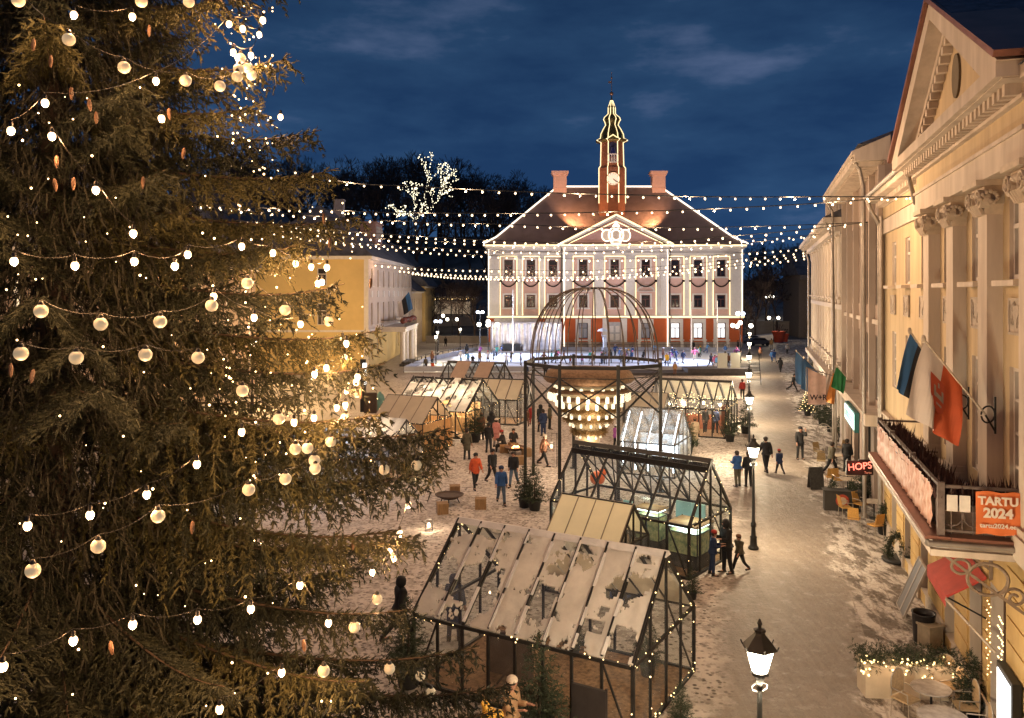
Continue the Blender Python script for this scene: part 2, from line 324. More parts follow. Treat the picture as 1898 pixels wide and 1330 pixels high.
def town_hall():
    S = 11.23; cxp = 1140.5
    t = T('town_hall', 'pink and white town hall with orange ground floor, clock tower and outlines of light', 'town hall', ((cxp-CX)/S, 138, 0), R(180))
    hx = lambda px: -(px-cxp)/S                      # local x from a column of the photo
    wallw = mat('hall_pale_plaster', (.62, .6, .6), .8, .08, .5, bump=.1); pink = mat('hall_pink_plaster', (.62, .42, .37), .8, .08, .5)
    orange = mat('hall_orange_plaster', (.5, .115, .035), .8, .12, .6); stone = mat('hall_plinth_stone', (.3, .25, .22), .85, .2, 1.2)
    wfr = mat('hall_brown_window_frame', (.11, .035, .028), .6, .2); white = mat('hall_white_trim', (.72, .7, .68), .7, .06)
    rooft = tiles_mat('hall_roof_tiles', (.42, .29, .26), (.32, .22, .2)); brick = mat('hall_tower_copper_brown', (.27, .1, .05), .65, .2, 1)
    W = 21.0; D = -18.5; ZE = 17.0; zs1 = 5.6
    cols_side = [942.6, 984, 1025, 1251.6, 1293.8, 1336.5]; cols_mid = [1080.4, 1138.5, 1195.8]
    ww = 1.42
    # wall: outer wings at y=0, middle bay at y=.55
    a, b_ = hx(1237), hx(1044)
    w_ = MB(); mats = [wallw, pink, orange, stone, white]
    def wing(x0, x1, cols, y, wv):
        hs = []
        for c in cols:
            x = hx(c); hs += [(x-ww/2, x+ww/2, 12.1, 14.85), (x-ww/2, x+ww/2, 7.0, 9.05)]
            if c != 1138.5: hs.append((x-ww/2-.05, x+ww/2+.05, 1.9, 4.45))
            else: hs.append((x-1.0, x+1.0, 1.3, 4.6))
        up = [h for h in hs if h[2] > 5]; dn = [h for h in hs if h[2] < 5]
        holes_wall(w_, x0, x1, zs1, ZE, up, y, .3, 0); holes_wall(w_, x0, x1, 1.3, zs1, dn, y, .3, 2); holes_wall(w_, x0, x1, 0, 1.3, [], y+.08, .3, 3)
        w_.mat(3).quad((x0,y+.08,1.3),(x1,y+.08,1.3),(x1,y,1.3),(x0,y,1.3)); w_.mat(0)
        return up
    wing(a, b_, cols_mid, .55, 1.55); wing(-W, a, cols_side[3:], 0, 1.3); wing(b_, W, cols_side[:3], 0, 1.3)
    for x in (a, b_): w_.mat(0).quad((x,0,zs1),(x,.55,zs1),(x,.55,ZE),(x,0,ZE)); w_.mat(2).quad((x,0,0),(x,.55,0),(x,.55,zs1),(x,0,zs1))
    w_.mat(0).quad((-W,0,0),(-W,D,0),(-W,D,ZE),(-W,0,ZE)); w_.quad((W,0,0),(W,0,ZE),(W,D,ZE),(W,D,0)); w_.quad((-W,D,0),(W,D,0),(W,D,ZE),(-W,D,ZE))
    w_.build('wall', mats, t)
    # pilasters and pink bays
    p = MB(); pk = MB(); fest = []
    for c in cols_side+cols_mid:
        mid = c in cols_mid; x = hx(c); y = .55 if mid else 0; hw = 1.62 if mid else 1.3
        pk = MB()
        for z0, z1, hh in ((5.75, 15.2, None),):
            for (u, v, s, e) in ((x-hw, x+hw, 14.9, 15.2), (x-hw, x+hw, 9.1, 12.0), (x-hw, x+hw, 5.75, 6.95)): pk.box(u, v, y+.002, y+.05, s, e)
            for (s, e) in ((6.95, 9.1), (12.0, 14.9)): pk.box(x-hw, x-ww/2, y+.002, y+.05, s, e); pk.box(x+ww/2, x+hw, y+.002, y+.05, s, e)
        pk.build('wall_bay', pink, t)
    def pil(px, wd, y):
        x = hx(px); p.box(x-wd/2, x+wd/2, y+.002, y+.16, 5.7, 15.3); p.mat(1).box(x-wd/2-.1, x+wd/2+.1, y+.01, y+.24, 14.9, 15.7); p.mat(0).box(x-wd/2-.08, x+wd/2+.08, y+.005, y+.22, 5.62, 6.0)
        for k in range(3): p.mat(1).box(x-wd/2+.05, x+wd/2-.05, y+.2, y+.27, 15.0+k*.22, 15.1+k*.22)
        p.mat(0)
    for px, wd in ((917, 1.35), (963.5, 1.1), (1004.5, 1.1), (1272.5, 1.1), (1315, 1.1), (1362, 1.6)): pil(px, wd, 0)
    for px, wd in ((1052, 1.0), (1109.5, 1.5), (1167, 1.5), (1229, 1.0)): pil(px, wd, .55)
    p.build('pilaster', [white, wallw], t)
    # window trims, sills, arched hoods
    for c in cols_side+cols_mid:
        tr = MB(); mid = c in cols_mid; x = hx(c); y = (.55 if mid else 0)+.05
        for z0, z1 in ((12.1, 14.85), (7.0, 9.05)):
            tr.box(x-ww/2-.28, x-ww/2, y, y+.07, z0-.05, z1+.25); tr.box(x+ww/2, x+ww/2+.28, y, y+.07, z0-.05, z1+.25); tr.box(x-ww/2, x+ww/2, y, y+.07, z1, z1+.25); tr.box(x-ww/2-.4, x+ww/2+.4, y, y+.22, z0-.3, z0-.06)
        if mid:
            pts = [(x+1.35*math.cos(q), 9.75+.75*math.sin(q)) for q in [math.pi*k/10 for k in range(11)]]
            for q0, q1 in zip(pts[:-1], pts[1:]): tr.beam((q0[0], y+.12, q0[1]), (q1[0], y+.12, q1[1]), .24, .16, (0,1,0))
            tr.box(x-1.5, x+1.5, y, y+.25, 9.6, 9.74)
        if c != 1138.5:
            tr.box(x-ww/2-.55, x-ww/2-.05, y-.04, y+.12, 1.35, 5.1); tr.box(x+ww/2+.05, x+ww/2+.55, y-.04, y+.12, 1.35, 5.1); tr.box(x-ww/2-.05, x+ww/2+.05, y-.04, y+.12, 4.45, 5.1); tr.box(x-ww/2-.7, x+ww/2+.7, y, y+.28, 1.5, 1.72)
            tr.box(x-ww/2-.62, x-ww/2-.15, y-.02, y+.16, 0, 1.35); tr.box(x+ww/2+.15, x+ww/2+.62, y-.02, y+.16, 0, 1.35)
        tr.build('window_trim', white, t)
    k = 0
    for c in cols_side+cols_mid:
        mid = c in cols_mid; x = hx(c); y = (.55 if mid else 0)-.2
        window(t, x, 12.1, ww, 2.75, y, wfr, style='T', ft=.13); window(t, x, 7.0, ww, 2.05, y, wfr, style='T', ft=.13)
        if c != 1138.5:
            lit = c in (1251.6, 1293.8, 1336.5); window(t, x, 1.9, ww+.1, 2.55, y, mat('hall_black_frame', (.03,.025,.03), .5), whitewin if lit else (mat('dim_window', (.1,.09,.1), .2, emis=(.5,.5,.6), es=.12) ), 'T', label='brightly lit white window' if lit else None, ft=.12)
    # festoons under the top windows
    gar = mat('dark_garland', (.03, .02, .016), .9, .3, 8)
    for c in cols_side+cols_mid:
        mid = c in cols_mid; x = hx(c); y = (.55 if mid else 0)+.2; hw = 1.62 if mid else 1.3
        if mid: y += .1
        f = MB(); pts = [(x+hw*u, y, 11.35-.95*(1-u*u)) for u in [-1+k/6 for k in range(13)]]; f.path(pts, .11, 6); f.ball(pts[0], .24); f.ball(pts[-1], .24); f.build('garland', gar, t)
    # entrance door with steps
    d = MB(); x = hx(1138.5); d.box(x-1.0, x+1.0, .3, .4, 1.3, 4.6)
    for sx_ in (-1, 1):
        for z in (1.6, 2.9): d.mat(1).box(x+sx_*.5-.34, x+sx_*.5+.34, .4, .46, z, z+1.05); d.lathe([(.24,0),(.24,.05)], (x+sx_*.5, .46, z+.5), 10) if 0 else None
    dd = d.build('door', [mat('hall_door_paint', (.42, .43, .45), .5), white], t); MBh = MB(); MBh.ball((x+.1, .5, 2.6), .07); MBh.build('handle', black, dd)
    pt = MB(); pt.box(x-2.0, x-1.0, .5, .8, 1.3, 5.2); pt.box(x+1.0, x+2.0, .5, .8, 1.3, 5.2); pt.box(x-2.1, x+2.1, .5, .95, 5.2, 5.55); pt.build('door_surround', white, t)
    st = MB()
    for i in range(7): st.box(x-2.2-.35*i, x+2.2+.35*i, .64, 1.6+.38*i, 0 if i == 6 else 0, 1.26-.18*i)
    st.build('steps', stone, t)
    # cornices
    c_ = MB(); c_.box(-W-.1, a-.6, .0, .35, 5.2, 5.6); c_.box(b_+.6, W+.1, 0, .35, 5.2, 5.6); c_.box(a-.6, b_+.6, .4, .95, 5.22, 5.62)
    for (x0, x1, y) in ((-W-.2, a-.3, 0), (b_+.3, W+.2, 0), (a-.3, b_+.3, .55)):
        c_.box(x0, x1, y-.0, y+.25, 15.7, 16.0); c_.box(x0, x1, y, y+.3, 16.55, 16.85); c_.box(x0-.3, x1+.3, y-.1, y+.75, 16.85, 17.15)
    c_.box(-W-.5, -W, D, 0, 16.85, 17.15); c_.box(W, W+.5, D, 0, 16.85, 17.15); c_.build('cornice', white, t)
    # pediment
    pd = MB(); ap = 21.9; hw = 9.1; pd.prism([(-hw+.6, 17.15), (hw-.6, 17.15), (0, ap-.3)], 'y', .2, .7)
    pd.mat(1); pd.beam((-hw-.2, .9, 17.2), (0, .9, ap), .9, .42, (0,0,1)); pd.beam((hw+.2, .9, 17.2), (0, .9, ap), .9, .42, (0,0,1)); pdo = pd.build('pediment', [mat('hall_pediment_pink', (.42,.25,.23), .8, .1), white], t)
    # crest on the pediment
    cr = MB(); o = (0, .95, 18.75)
    def blob(cx_, cz_, rx, rz_, y, th, n=22): cr.prism([(cx_+rx*math.cos(2*math.pi*i/n), cz_+rz_*math.sin(2*math.pi*i/n)) for i in range(n)], 'y', y, y+th)
    blob(0, 18.9, 1.15, 1.3, .7, .25); blob(-1.35, 18.8, .95, .9, .7, .18); blob(1.35, 18.8, .95, .9, .7, .18); blob(0, 20.35, .55, .4, .7, .2); blob(0, 17.75, 1.0, .35, .7, .15)
    cro = cr.build('crest', mat('crest_plaster', (.7,.6,.5), .7, .1), pdo)
    rg = MB()
    for (cx_, cz_, rx, rz_) in ((0,18.9,1.2,1.4),(0,18.9,.75,.85),(-1.5,18.8,.85,.95),(1.5,18.8,.85,.95),(0,20.3,.5,.42),(0,20.75,.16,.2),(0,17.7,.9,.3)):
        rg.path([(cx_+rx*math.cos(2*math.pi*i/18), 1.0, cz_+rz_*math.sin(2*math.pi*i/18)) for i in range(19)], .085, 4)
    rg.build('crest_lights', stripw, cro)
    # roof
    r = MB(); r.mat(0); zr = 27.9; E = W+.7; y0, y1 = .75, D-.6; ym = (y0+y1)/2; rx_ = 9.0; k1 = .16
    def lp(a_, b__, u): return a_+(b__-a_)*u
    eav = [(-E,y0,17.15),(E,y0,17.15),(E,y1,17.15),(-E,y1,17.15)]; rid = [(-rx_,ym,zr),(rx_,ym,zr)]
    mid_ = [(lp(-E,-rx_,k1), lp(y0,ym,k1), lp(17.15,zr,k1)-.45), (lp(E,rx_,k1), lp(y0,ym,k1), lp(17.15,zr,k1)-.45), (lp(E,rx_,k1), lp(y1,ym,k1), lp(17.15,zr,k1)-.45), (lp(-E,-rx_,k1), lp(y1,ym,k1), lp(17.15,zr,k1)-.45)]
    r.add(eav+mid_+rid, [(0,1,5,4),(1,2,6,5),(2,3,7,6),(3,0,4,7),(4,5,9,8),(5,6,9),(6,7,8,9),(7,4,8)])
    # little saddle roof behind the pediment
    r.add([(-hw-.6, .9, 17.1), (hw+.6, .9, 17.1), (0, .9, ap+.15), (0, -6.0, ap+.15)], [(0,2,3),(2,1,3)])
    ro = r.build('roof', rooft, t)
    for sx_ in (-1, 1):
        ch = MB(); x = 8.65*sx_; ch.box(x-1.15, x+1.15, ym-.9, ym+.9, 26.3, 30.0); ch.box(x-1.35, x+1.35, ym-1.1, ym+1.1, 30.0, 30.3); ch.box(x-1.5, x+1.5, ym-1.2, ym+1.2, 30.3, 30.7); ch.box(x-1.22, x+1.22, ym-.95, ym+.95, 27.6, 27.8)
        ch.build('chimney', mat('chimney_pink_plaster', (.66,.42,.34), .8, .08), ro)
    # tower
    tw = T('clock_tower', None, None); tw.parent = t; tw.location = (0, -5.2, 0)
    o8 = R(22.5); b8 = MB(); b8.smooth = False
    b8.lathe([(2.35,22.5),(2.35,30.6),(2.05,31.0),(1.95,34.2),(1.95,35.0)], n=8, a0=o8, smooth=False); tb = b8.build('tower_wall', brick, tw)
    nk = MB(); nk.lathe([(2.1,35.0),(2.7,35.2),(2.75,35.45),(2.1,35.6),(2.0,36.4),(1.55,37.3),(1.1,38.0),(1.25,38.5),(1.5,38.9),(1.35,39.3),(.8,39.8),(.62,40.0)], n=16); nk.lathe([(.62,40.0),(.62,41.0),(.75,41.1),(.35,41.7),(.16,42.4),(.05,43.2)], n=8); nk.build('tower_dome', mat('dome_copper', (.13,.1,.035), .45, .2, 1, metal=.4), tw)
    vn = MB(); vn.tube((0,0,43.1),(0,0,47.2),.05,6); vn.ball((0,0,43.5),.33); vn.ball((0,0,46.2),.16); vn.box(0,.55,-.02,.02,45.3,45.6); vn.build('weather_vane', mat('vane_bronze', (.35,.2,.12), .4, metal=.5), tw)
    yf = 2.35*math.cos(R(22.5))
    cl = MB(); cl.mat(0)
    for i in range(24): pass
    cl.prism([(1.12*math.cos(2*math.pi*i/28), 28.6+1.12*math.sin(2*math.pi*i/28)) for i in range(28)], 'y', yf, yf+.12)
    clo = cl.build('clock_face', glow('clock_dial', (1,.66,.4), .42), tw)
    hm = MB(); hm.beam((0,yf+.15,28.6),(-.62,yf+.15,28.05),.12,.03,(0,1,0)); hm.beam((0,yf+.17,28.6),(-.85,yf+.17,27.95),.07,.03,(0,1,0)); hm.build('clock_hand', black, clo)
    rm = MB(); rm.path([(1.14*math.cos(2*math.pi*i/24), yf+.13, 28.6+1.14*math.sin(2*math.pi*i/24)) for i in range(25)], .07, 5); rm.build('clock_rim', mat('clock_rim_bronze', (.3,.17,.08), .5), clo)
    for k in range(12):
        mk = rm
    hs = MB(); [hs.beam((.82*math.sin(R(30*k)), yf+.13, 28.6+.82*math.cos(R(30*k))), (1.0*math.sin(R(30*k)), yf+.13, 28.6+1.0*math.cos(R(30*k))), .06, .03, (0,1,0)) for k in range(12)]; hs.build('clock_numerals', black, clo)
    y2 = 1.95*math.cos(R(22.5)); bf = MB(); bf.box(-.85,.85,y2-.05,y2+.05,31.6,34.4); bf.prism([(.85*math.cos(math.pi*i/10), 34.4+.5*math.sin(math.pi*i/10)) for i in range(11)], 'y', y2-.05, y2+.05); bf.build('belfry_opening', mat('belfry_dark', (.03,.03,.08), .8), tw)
    be = MB(); be.lathe([(.62,0),(.55,.15),(.42,.5),(.36,.9),(.2,1.1),(.05,1.15)], (0, y2+.1, 32.9), 12); be.build('bell', mat('bell_bronze', (.1,.1,.28), .35, metal=.6), tw)
    ba = MB(); ba.box(-.9,.9,y2+.06,y2+.3,32.75,32.9); ba.box(-.9,.9,y2+.06,y2+.3,31.4,31.55); [ba.lathe([(.09,0),(.14,.3),(.07,.8),(.1,1.2)], (x, y2+.2, 31.55), 8) for x in (-.6,-.2,.2,.6)]; ba.build('balustrade', white, tw)
    # outlines of light
    ls = T('light_outlines', None, None); ls.parent = t
    q = .065
    for c in cols_side+cols_mid:
        mid = c in cols_mid; x = hx(c); y = (.55 if mid else 0)+.3; h_ = 1.66 if mid else 1.36; z0 = 5.7
        strip_path('light_strip', [(x-h_,y,z0),(x-h_,y,15.4),(x+h_,y,15.4),(x+h_,y,z0)], q, strip, ls)
    for x0, x1, y in ((-W-.2, a, .42), (b_, W+.2, .42), (a-.3, b_+.3, 1.0)):
        if x0 > 0 or x1 < 0: strip_path('light_strip', [(x0,y,5.45),(x1,y,5.45)], .11, strip, ls)
        else: strip_path('light_strip', [(x0,y,5.47),(x1,y,5.47)], .11, strip, ls)
        strip_path('light_strip', [(x0-.2,y+.5,17.2),(x1+.2,y+.5,17.2)], .12, strip, ls)
    for x in (a+.1, b_-.1): strip_path('light_strip', [(x,.75,.6),(x,.75,16.8)], .1, stripw, ls)
    for x in (-W+.1, W-.1): strip_path('light_strip', [(x,.2,5.6),(x,.2,16.8)], .08, stripw, ls)
    strip_path('light_strip', [(-hw-.3,1.4,17.35),(0,1.4,ap+.3),(hw+.3,1.4,17.35)], .13, strip, ls)
    strip_path('light_strip', [(-hw+1.4,.85,17.5),(0,.85,ap-.75),(hw-1.4,.85,17.5)], .07, strip, ls)
    strip_path('light_strip', [(-E,y0,17.5),(mid_[0][0],mid_[0][1],mid_[0][2]+.25),(-rx_,ym,zr+.2),(rx_,ym,zr+.2),(mid_[1][0],mid_[1][1],mid_[1][2]+.25),(E,y0,17.5)], .14, stripw, ls)
    for an in (22.5+45, 22.5+90, 22.5, 22.5+135):
        ca, sa = math.cos(R(an)), math.sin(R(an)); pts = [(r_*1.03*ca, r_*1.03*sa-5.2, z) for r_, z in ((2.38,24.6),(2.38,30.6),(2.08,31.0),(1.98,35.0),(2.75,35.3),(2.1,35.7),(2.02,36.4),(1.57,37.3),(1.12,38.0),(1.27,38.5),(1.52,38.9),(1.37,39.3),(.8,39.8),(.66,40.0),(.64,41.0),(.4,41.7),(.18,42.3))]
        strip_path('light_strip', pts, .075, strip, ls)
    strip_path('light_strip', [(-1.05,y2-5.2+.1,35.1),(-.75,y2-5.2+.2,35.6),(0,y2-5.2+.3,36.1),(.75,y2-5.2+.2,35.6),(1.05,y2-5.2+.1,35.1)], .08, strip, ls)
    strip_path('light_strip', [(2.7*math.cos(R(22.5+45*k)), 2.7*math.sin(R(22.5+45*k))-5.2, 35.35) for k in range(9)], .08, strip, ls)
    # rain pipes
    for x in (a-.35, b_+.35): pp = MB(); pp.path([(x+(.6 if x > 0 else -.6)*0, .9, 16.8), (x, .5, 15.9), (x, .3, 15.4), (x, .3, 1.2)], .09, 6); pp.build('drainpipe', black, t)
    # floodlights washing the facade
    for px in (945, 1010, 1080, 1140, 1200, 1270, 1340):
        x = hx(px); slight('facade_floodlight', t, (x, 15, 1.6), (x, 0, 10.5), 1020, 70, (1, .82, .76), .3, .8)
    slight('roof_floodlight', t, (7.4, -1.3, 21.3), (2.5, -7.2, 26.5), 2600, 140, (1,.5,.22), .1); slight('roof_floodlight', t, (-7.4, -1.3, 21.3), (-2.5, -7.2, 26.5), 2600, 140, (1,.5,.22), .1)
    for x in (-15, 0, 15): slight('added_roof_wash', t, (x, 16, 3.0), (x*.6, -6, 24), 3200, 45, (.95,.8,.78), .3)  # general roof brightening, added without a fixture of its own
    slight('tower_floodlight', t, (0, 3, 22.3), (0, -5, 33), 2200, 40, (1,.62,.34), .1)
    for sx_ in (-1, 1): slight('chimney_floodlight', t, (8.65*sx_, 4, 18.5), (8.65*sx_, -9, 29), 2300, 30, (1,.66,.5), .1)
    return t
town_hall()

# ================= LEFT ROW  (local x runs towards the camera, +y faces the square)
roofsnow = mat('snowy_roof_tiles', (.2, .19, .2), .85, .3, .9, c2=(.075, .068, .07), bump=.4, bs=3)
def gable_roof(mb, x0, x1, yf, yb, ze, zr, hip0=0, hip1=0):
    ym = (yf+yb)/2; mb.add([(x0,yf,ze),(x1,yf,ze),(x1,yb,ze),(x0,yb,ze),(x0+hip0,ym,zr),(x1-hip1,ym,zr)], [(0,1,5,4),(2,3,4,5),(3,0,4),(1,2,5),(0,3,2,1)])
def left_building():
    x0w, Z0, Z1 = -17.2, 100, 143
    t = T('corner_building', 'long cream three-storey building with balcony and snowy roof left of the square', 'building', (x0w, Z1, 0), R(-90))
    Lb = Z1-Z0; cream = mat('cream_pink_plaster', (.52,.42,.35), .85, .1, .4); yel = mat('yellow_plaster', (.58,.42,.18), .85, .1, .4); white = mat('left_trim', (.6,.55,.5), .7, .08)
    H = 13.8; m = MB(); hs = []
    n = 9; xs = [2.6+i*(Lb-5.2)/(n-1) for i in range(n)]
    for x in xs: hs += [(x-.55,x+.55,10.3,12.4),(x-.55,x+.55,5.6,8.2)]
    for i, x in enumerate(xs):
        if i not in (4, 5, 6): hs.append((x-.6,x+.6,1.4,3.7))
    holes_wall(m, 0, Lb, 4.9, H, [h for h in hs if h[2] > 4], 0, .3, 0); holes_wall(m, 0, Lb, 0, 4.9, [h for h in hs if h[2] < 4], 0, .3, 1)
    # gable end facing the camera (x = Lb)
    m.mat(1).quad((Lb,0,0),(Lb,0,H),(Lb,-15,H),(Lb,-15,0)); m.quad((0,0,0),(0,-15,0),(0,-15,H),(0,0,H)); m.quad((0,-15,0),(Lb,-15,0),(Lb,-15,H),(0,-15,H)); m.mat(0)
    m.build('wall', [cream, yel], t)
    b = MB(); b.box(-.1,Lb+.1,.0,.18,4.75,5.05); b.box(-.3,Lb+.4,-.0,.5,H-.35,H+.05); b.box(Lb,Lb+.5,-15.3,0,H-.35,H+.05); b.box(Lb,Lb+.12,-15,-.0,4.75,5.0); b.box(Lb,Lb+.08,-.5,.05,0,H-.35); b.build('cornice', white, t)
    for x in xs: window(t, x, 10.3, 1.1, 2.1, -.2, sill=white); window(t, x, 5.6, 1.1, 2.6, -.2, sill=white)
    for i, x in enumerate(xs):
        if i not in (4,5,6): window(t, x, 1.4, 1.2, 2.3, -.2)
    rl = MB()
    for x in xs: rl.box(x-.6,x+.6,0,.06,8.9,9.7)
    rl.build('relief_panel', white, t)
    for y in (-5.5,):
        for z, h in ((10.3, 2.1), (5.6, 2.6)): f = window(t, 0, z, 1.1, h, 0); f.location = (Lb+.09, y, z); f.rotation_euler = (0, 0, R(-90))
    r = MB(); gable_roof(r, -.5, Lb+.6, .7, -15.7, H+.05, 20.6, 0, 7.5); ro = r.build('roof', roofsnow, t)
    dm = MB(); dm.box(18,24,-4.4,-2.2,16.0,19.4); dm.box(17.8,24.2,-4.6,-2.0,19.4,19.6); dmo = dm.build('dormer', mat('dormer_wood', (.33,.2,.16), .8), ro)
    for k in range(4): w = window(dmo, 18.9+k*1.4, 17.2, 1.0, 1.7, -2.12)
    c = MB(); c.box(26,27.2,-7.5,-6.2,20,22.2); c.box(25.9,27.3,-7.6,-6.1,22.2,22.4); c.build('chimney', mat('grey_chimney', (.35,.3,.28), .8), ro)
    # portico and balcony
    px0, px1 = xs[4]-2.2, xs[6]+2.2; p = MB(); p.box(px0,px1,0,3.2,4.3,4.9); p.box(px0-.15,px1+.15,0,3.35,4.75,4.95)
    for x in (px0+.3, px0+4.1, px1-4.1, px1-.3): p.lathe([(.42,0),(.36,.3),(.33,3.9),(.42,4.3)], (x, 2.8, 0), 12)
    po = p.build('portico', white, t); rr = MB(); rr.box(px0,px1,3.05,3.12,5.8,5.88); 
    for k in range(26): x = px0+(px1-px0)*k/25; rr.box(x-.02,x+.02,3.07,3.1,4.95,5.8)
    rr.box(px0,px0+.06,0,3.1,5.8,5.88); rr.box(px1-.06,px1,0,3.1,5.8,5.88); rr.build('railing', black, po)
    fb = MB(); [fb.ball((px0+.5+k*.62, 2.8+.1*math.sin(k*3), 5.75+.05*math.sin(k*5)), .34+.08*math.sin(k*7), 7, 5) for k in range(int((px1-px0)/.62))]; fb.build('flower_box', mat('dry_red_plants', (.12,.03,.02), .9, .4, 6), po)
    return t
left_building()
def small_left(name, label, Z0, Z1, H, zr, c, n, wl, depth=13, X=-17.2):
    t = T(name, label, 'building', (X, Z1, 0), R(-90)); Lb = Z1-Z0; m = MB(); hs = []; xs = [Lb*(i+.5)/n for i in range(n)]
    for x in xs:
        for z, h in wl: hs.append((x-.5,x+.5,z,z+h))
    holes_wall(m, 0, Lb, 0, H, hs, 0, .3, 0); back_box(m, 0, Lb, -depth, H); m.build('wall', c, t)
    for x in xs:
        for z, h in wl: window(t, x, z, 1.0, h, -.2)
    r = MB(); gable_roof(r, -.4, Lb+.4, .9, -depth-.7, H+.05, zr); ro = r.build('roof', roofsnow, t)
    b = MB(); b.box(-.1,Lb+.1,0,.35,H-.3,H); b.build('cornice', MT['left_trim'], t); return t, ro
t, ro = small_left('townhouse', 'low beige townhouse with red tiled overhanging roof beyond the cream building', 143.6, 160, 9.6, 15.5, mat('beige_plaster', (.5,.4,.3), .85, .1), 6, ((6.2, 2.2), (1.2, 2.6)))
t, ro = small_left('townhouse', 'narrow yellow townhouse with dormers at the far end of the left row', 160.6, 182, 10.6, 19, MT['yellow_plaster'], 6, ((6.6, 2.2), (1.4, 2.6)), X=-16.8)
d = MB(); d.box(4,7,-3,-1,11.5,14.6); d.box(11,14,-3,-1,11.5,14.6); d.build('dormer', mat('dark_dormer', (.1,.07,.07), .8), ro)
t, ro = small_left('back_building', 'big snow roofed house rising behind the cream corner building', 118, 160, 13, 25, MT['beige_plaster'], 5, ((8, 2),), 16, X=-36)
c = MB(); c.box(30,32.4,-9,-7.6,24,28.4); c.build('chimney', MT['grey_chimney'], ro)
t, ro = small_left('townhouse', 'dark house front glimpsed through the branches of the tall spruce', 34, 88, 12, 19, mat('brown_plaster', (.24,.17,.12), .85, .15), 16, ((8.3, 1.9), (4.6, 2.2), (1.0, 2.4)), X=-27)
# shop windows of that house glow
for k, o in enumerate([o for o in t.children if o.name.startswith('window')]):
    if k % 5 == 1:
        for ch in o.children: ch.material_slots and setattr(ch, 'data', ch.data.copy()); ch.data.materials[0] = warmwin
# flag on the left balcony
# ================= RIGHT ROW  (local x runs away from the camera along the wall, +y faces the street)
WANG = math.atan2(1, .2975)
def rw(Z): return (5+.2975*Z, Z, 0)
def rloc(Z0, lx, out=0, z=0):             # world point of a place on the right row
    Z = Z0+lx/1.0433; return Vector((5+.2975*Z-out*.9585, Z+out*.2852, z))
def curtain(mb, x0, x1, y, z0, z1, n=8, amp=.05):
    for i in range(n):
        a = x0+(x1-x0)*i/n; b = x0+(x1-x0)*(i+1)/n; mb.quad((a,y+amp*(i%2),z0),(b,y+amp*((i+1)%2),z0),(b,y+amp*((i+1)%2),z1),(a,y+amp*(i%2),z1))
cream = mat('apricot_plaster', (.58,.46,.28), .85, .16, .9, bump=.15, bs=6, c2=(.42,.32,.2), stretch=(1.6,1.6,.22)); trimw = mat('ivory_stucco', (.6,.52,.44), .8, .1, 1.1, bump=.12, c2=(.42,.355,.29), stretch=(1.5,1.5,.25))
ochre = mat('ochre_rusticated_plaster', (.56,.39,.16), .85, .15, 1.2, c2=(.42,.28,.11), stretch=(1,1,.4), bump=.15); copper = mat('copper_sheet', (.24,.11,.08), .45, .3, 1, metal=.5)
pipeg = mat('zinc_pipe', (.3,.27,.24), .45, .2, 2, metal=.6)
def volute(mb, cx, cz, y, r, s=1, dr=.012):
    pts = []; 
    for i in range(26): a = i*.42; rr = r*(1-i/27); pts.append((cx+s*rr*math.cos(a), y, cz+rr*math.sin(a)))
    mb.path(pts, r*.13, 5); mb.prism([(cx+r*.95*math.cos(2*math.pi*k/14), cz+r*.95*math.sin(2*math.pi*k/14)) for k in range(14)], 'y', max(0,y-.2), y-.02)
def relief(seed, w, h):
    m = MB(); rr = random.Random(seed); m.box(-w/2,w/2,0,.03,0,h); m.box(-w/2,-w/2+.05,0,.06,0,h); m.box(w/2-.05,w/2,0,.06,0,h); m.box(-w/2,w/2,0,.06,0,.05); m.box(-w/2,w/2,0,.06,h-.05,h)
    m.prism([(-.06,.14),(.06,.14),(.04,.26),(.16,.4),(.18,.58),(-.18,.58),(-.16,.4),(-.04,.26)], 'y', .03, .055)
    for i in range(9):
        for s in (-1, 1): x = s*(.08+rr.random()*(w/2-.2)); z = .15+rr.random()*(h-.3); volute(m, x, z, .04, .05+.05*rr.random(), s)
    return m
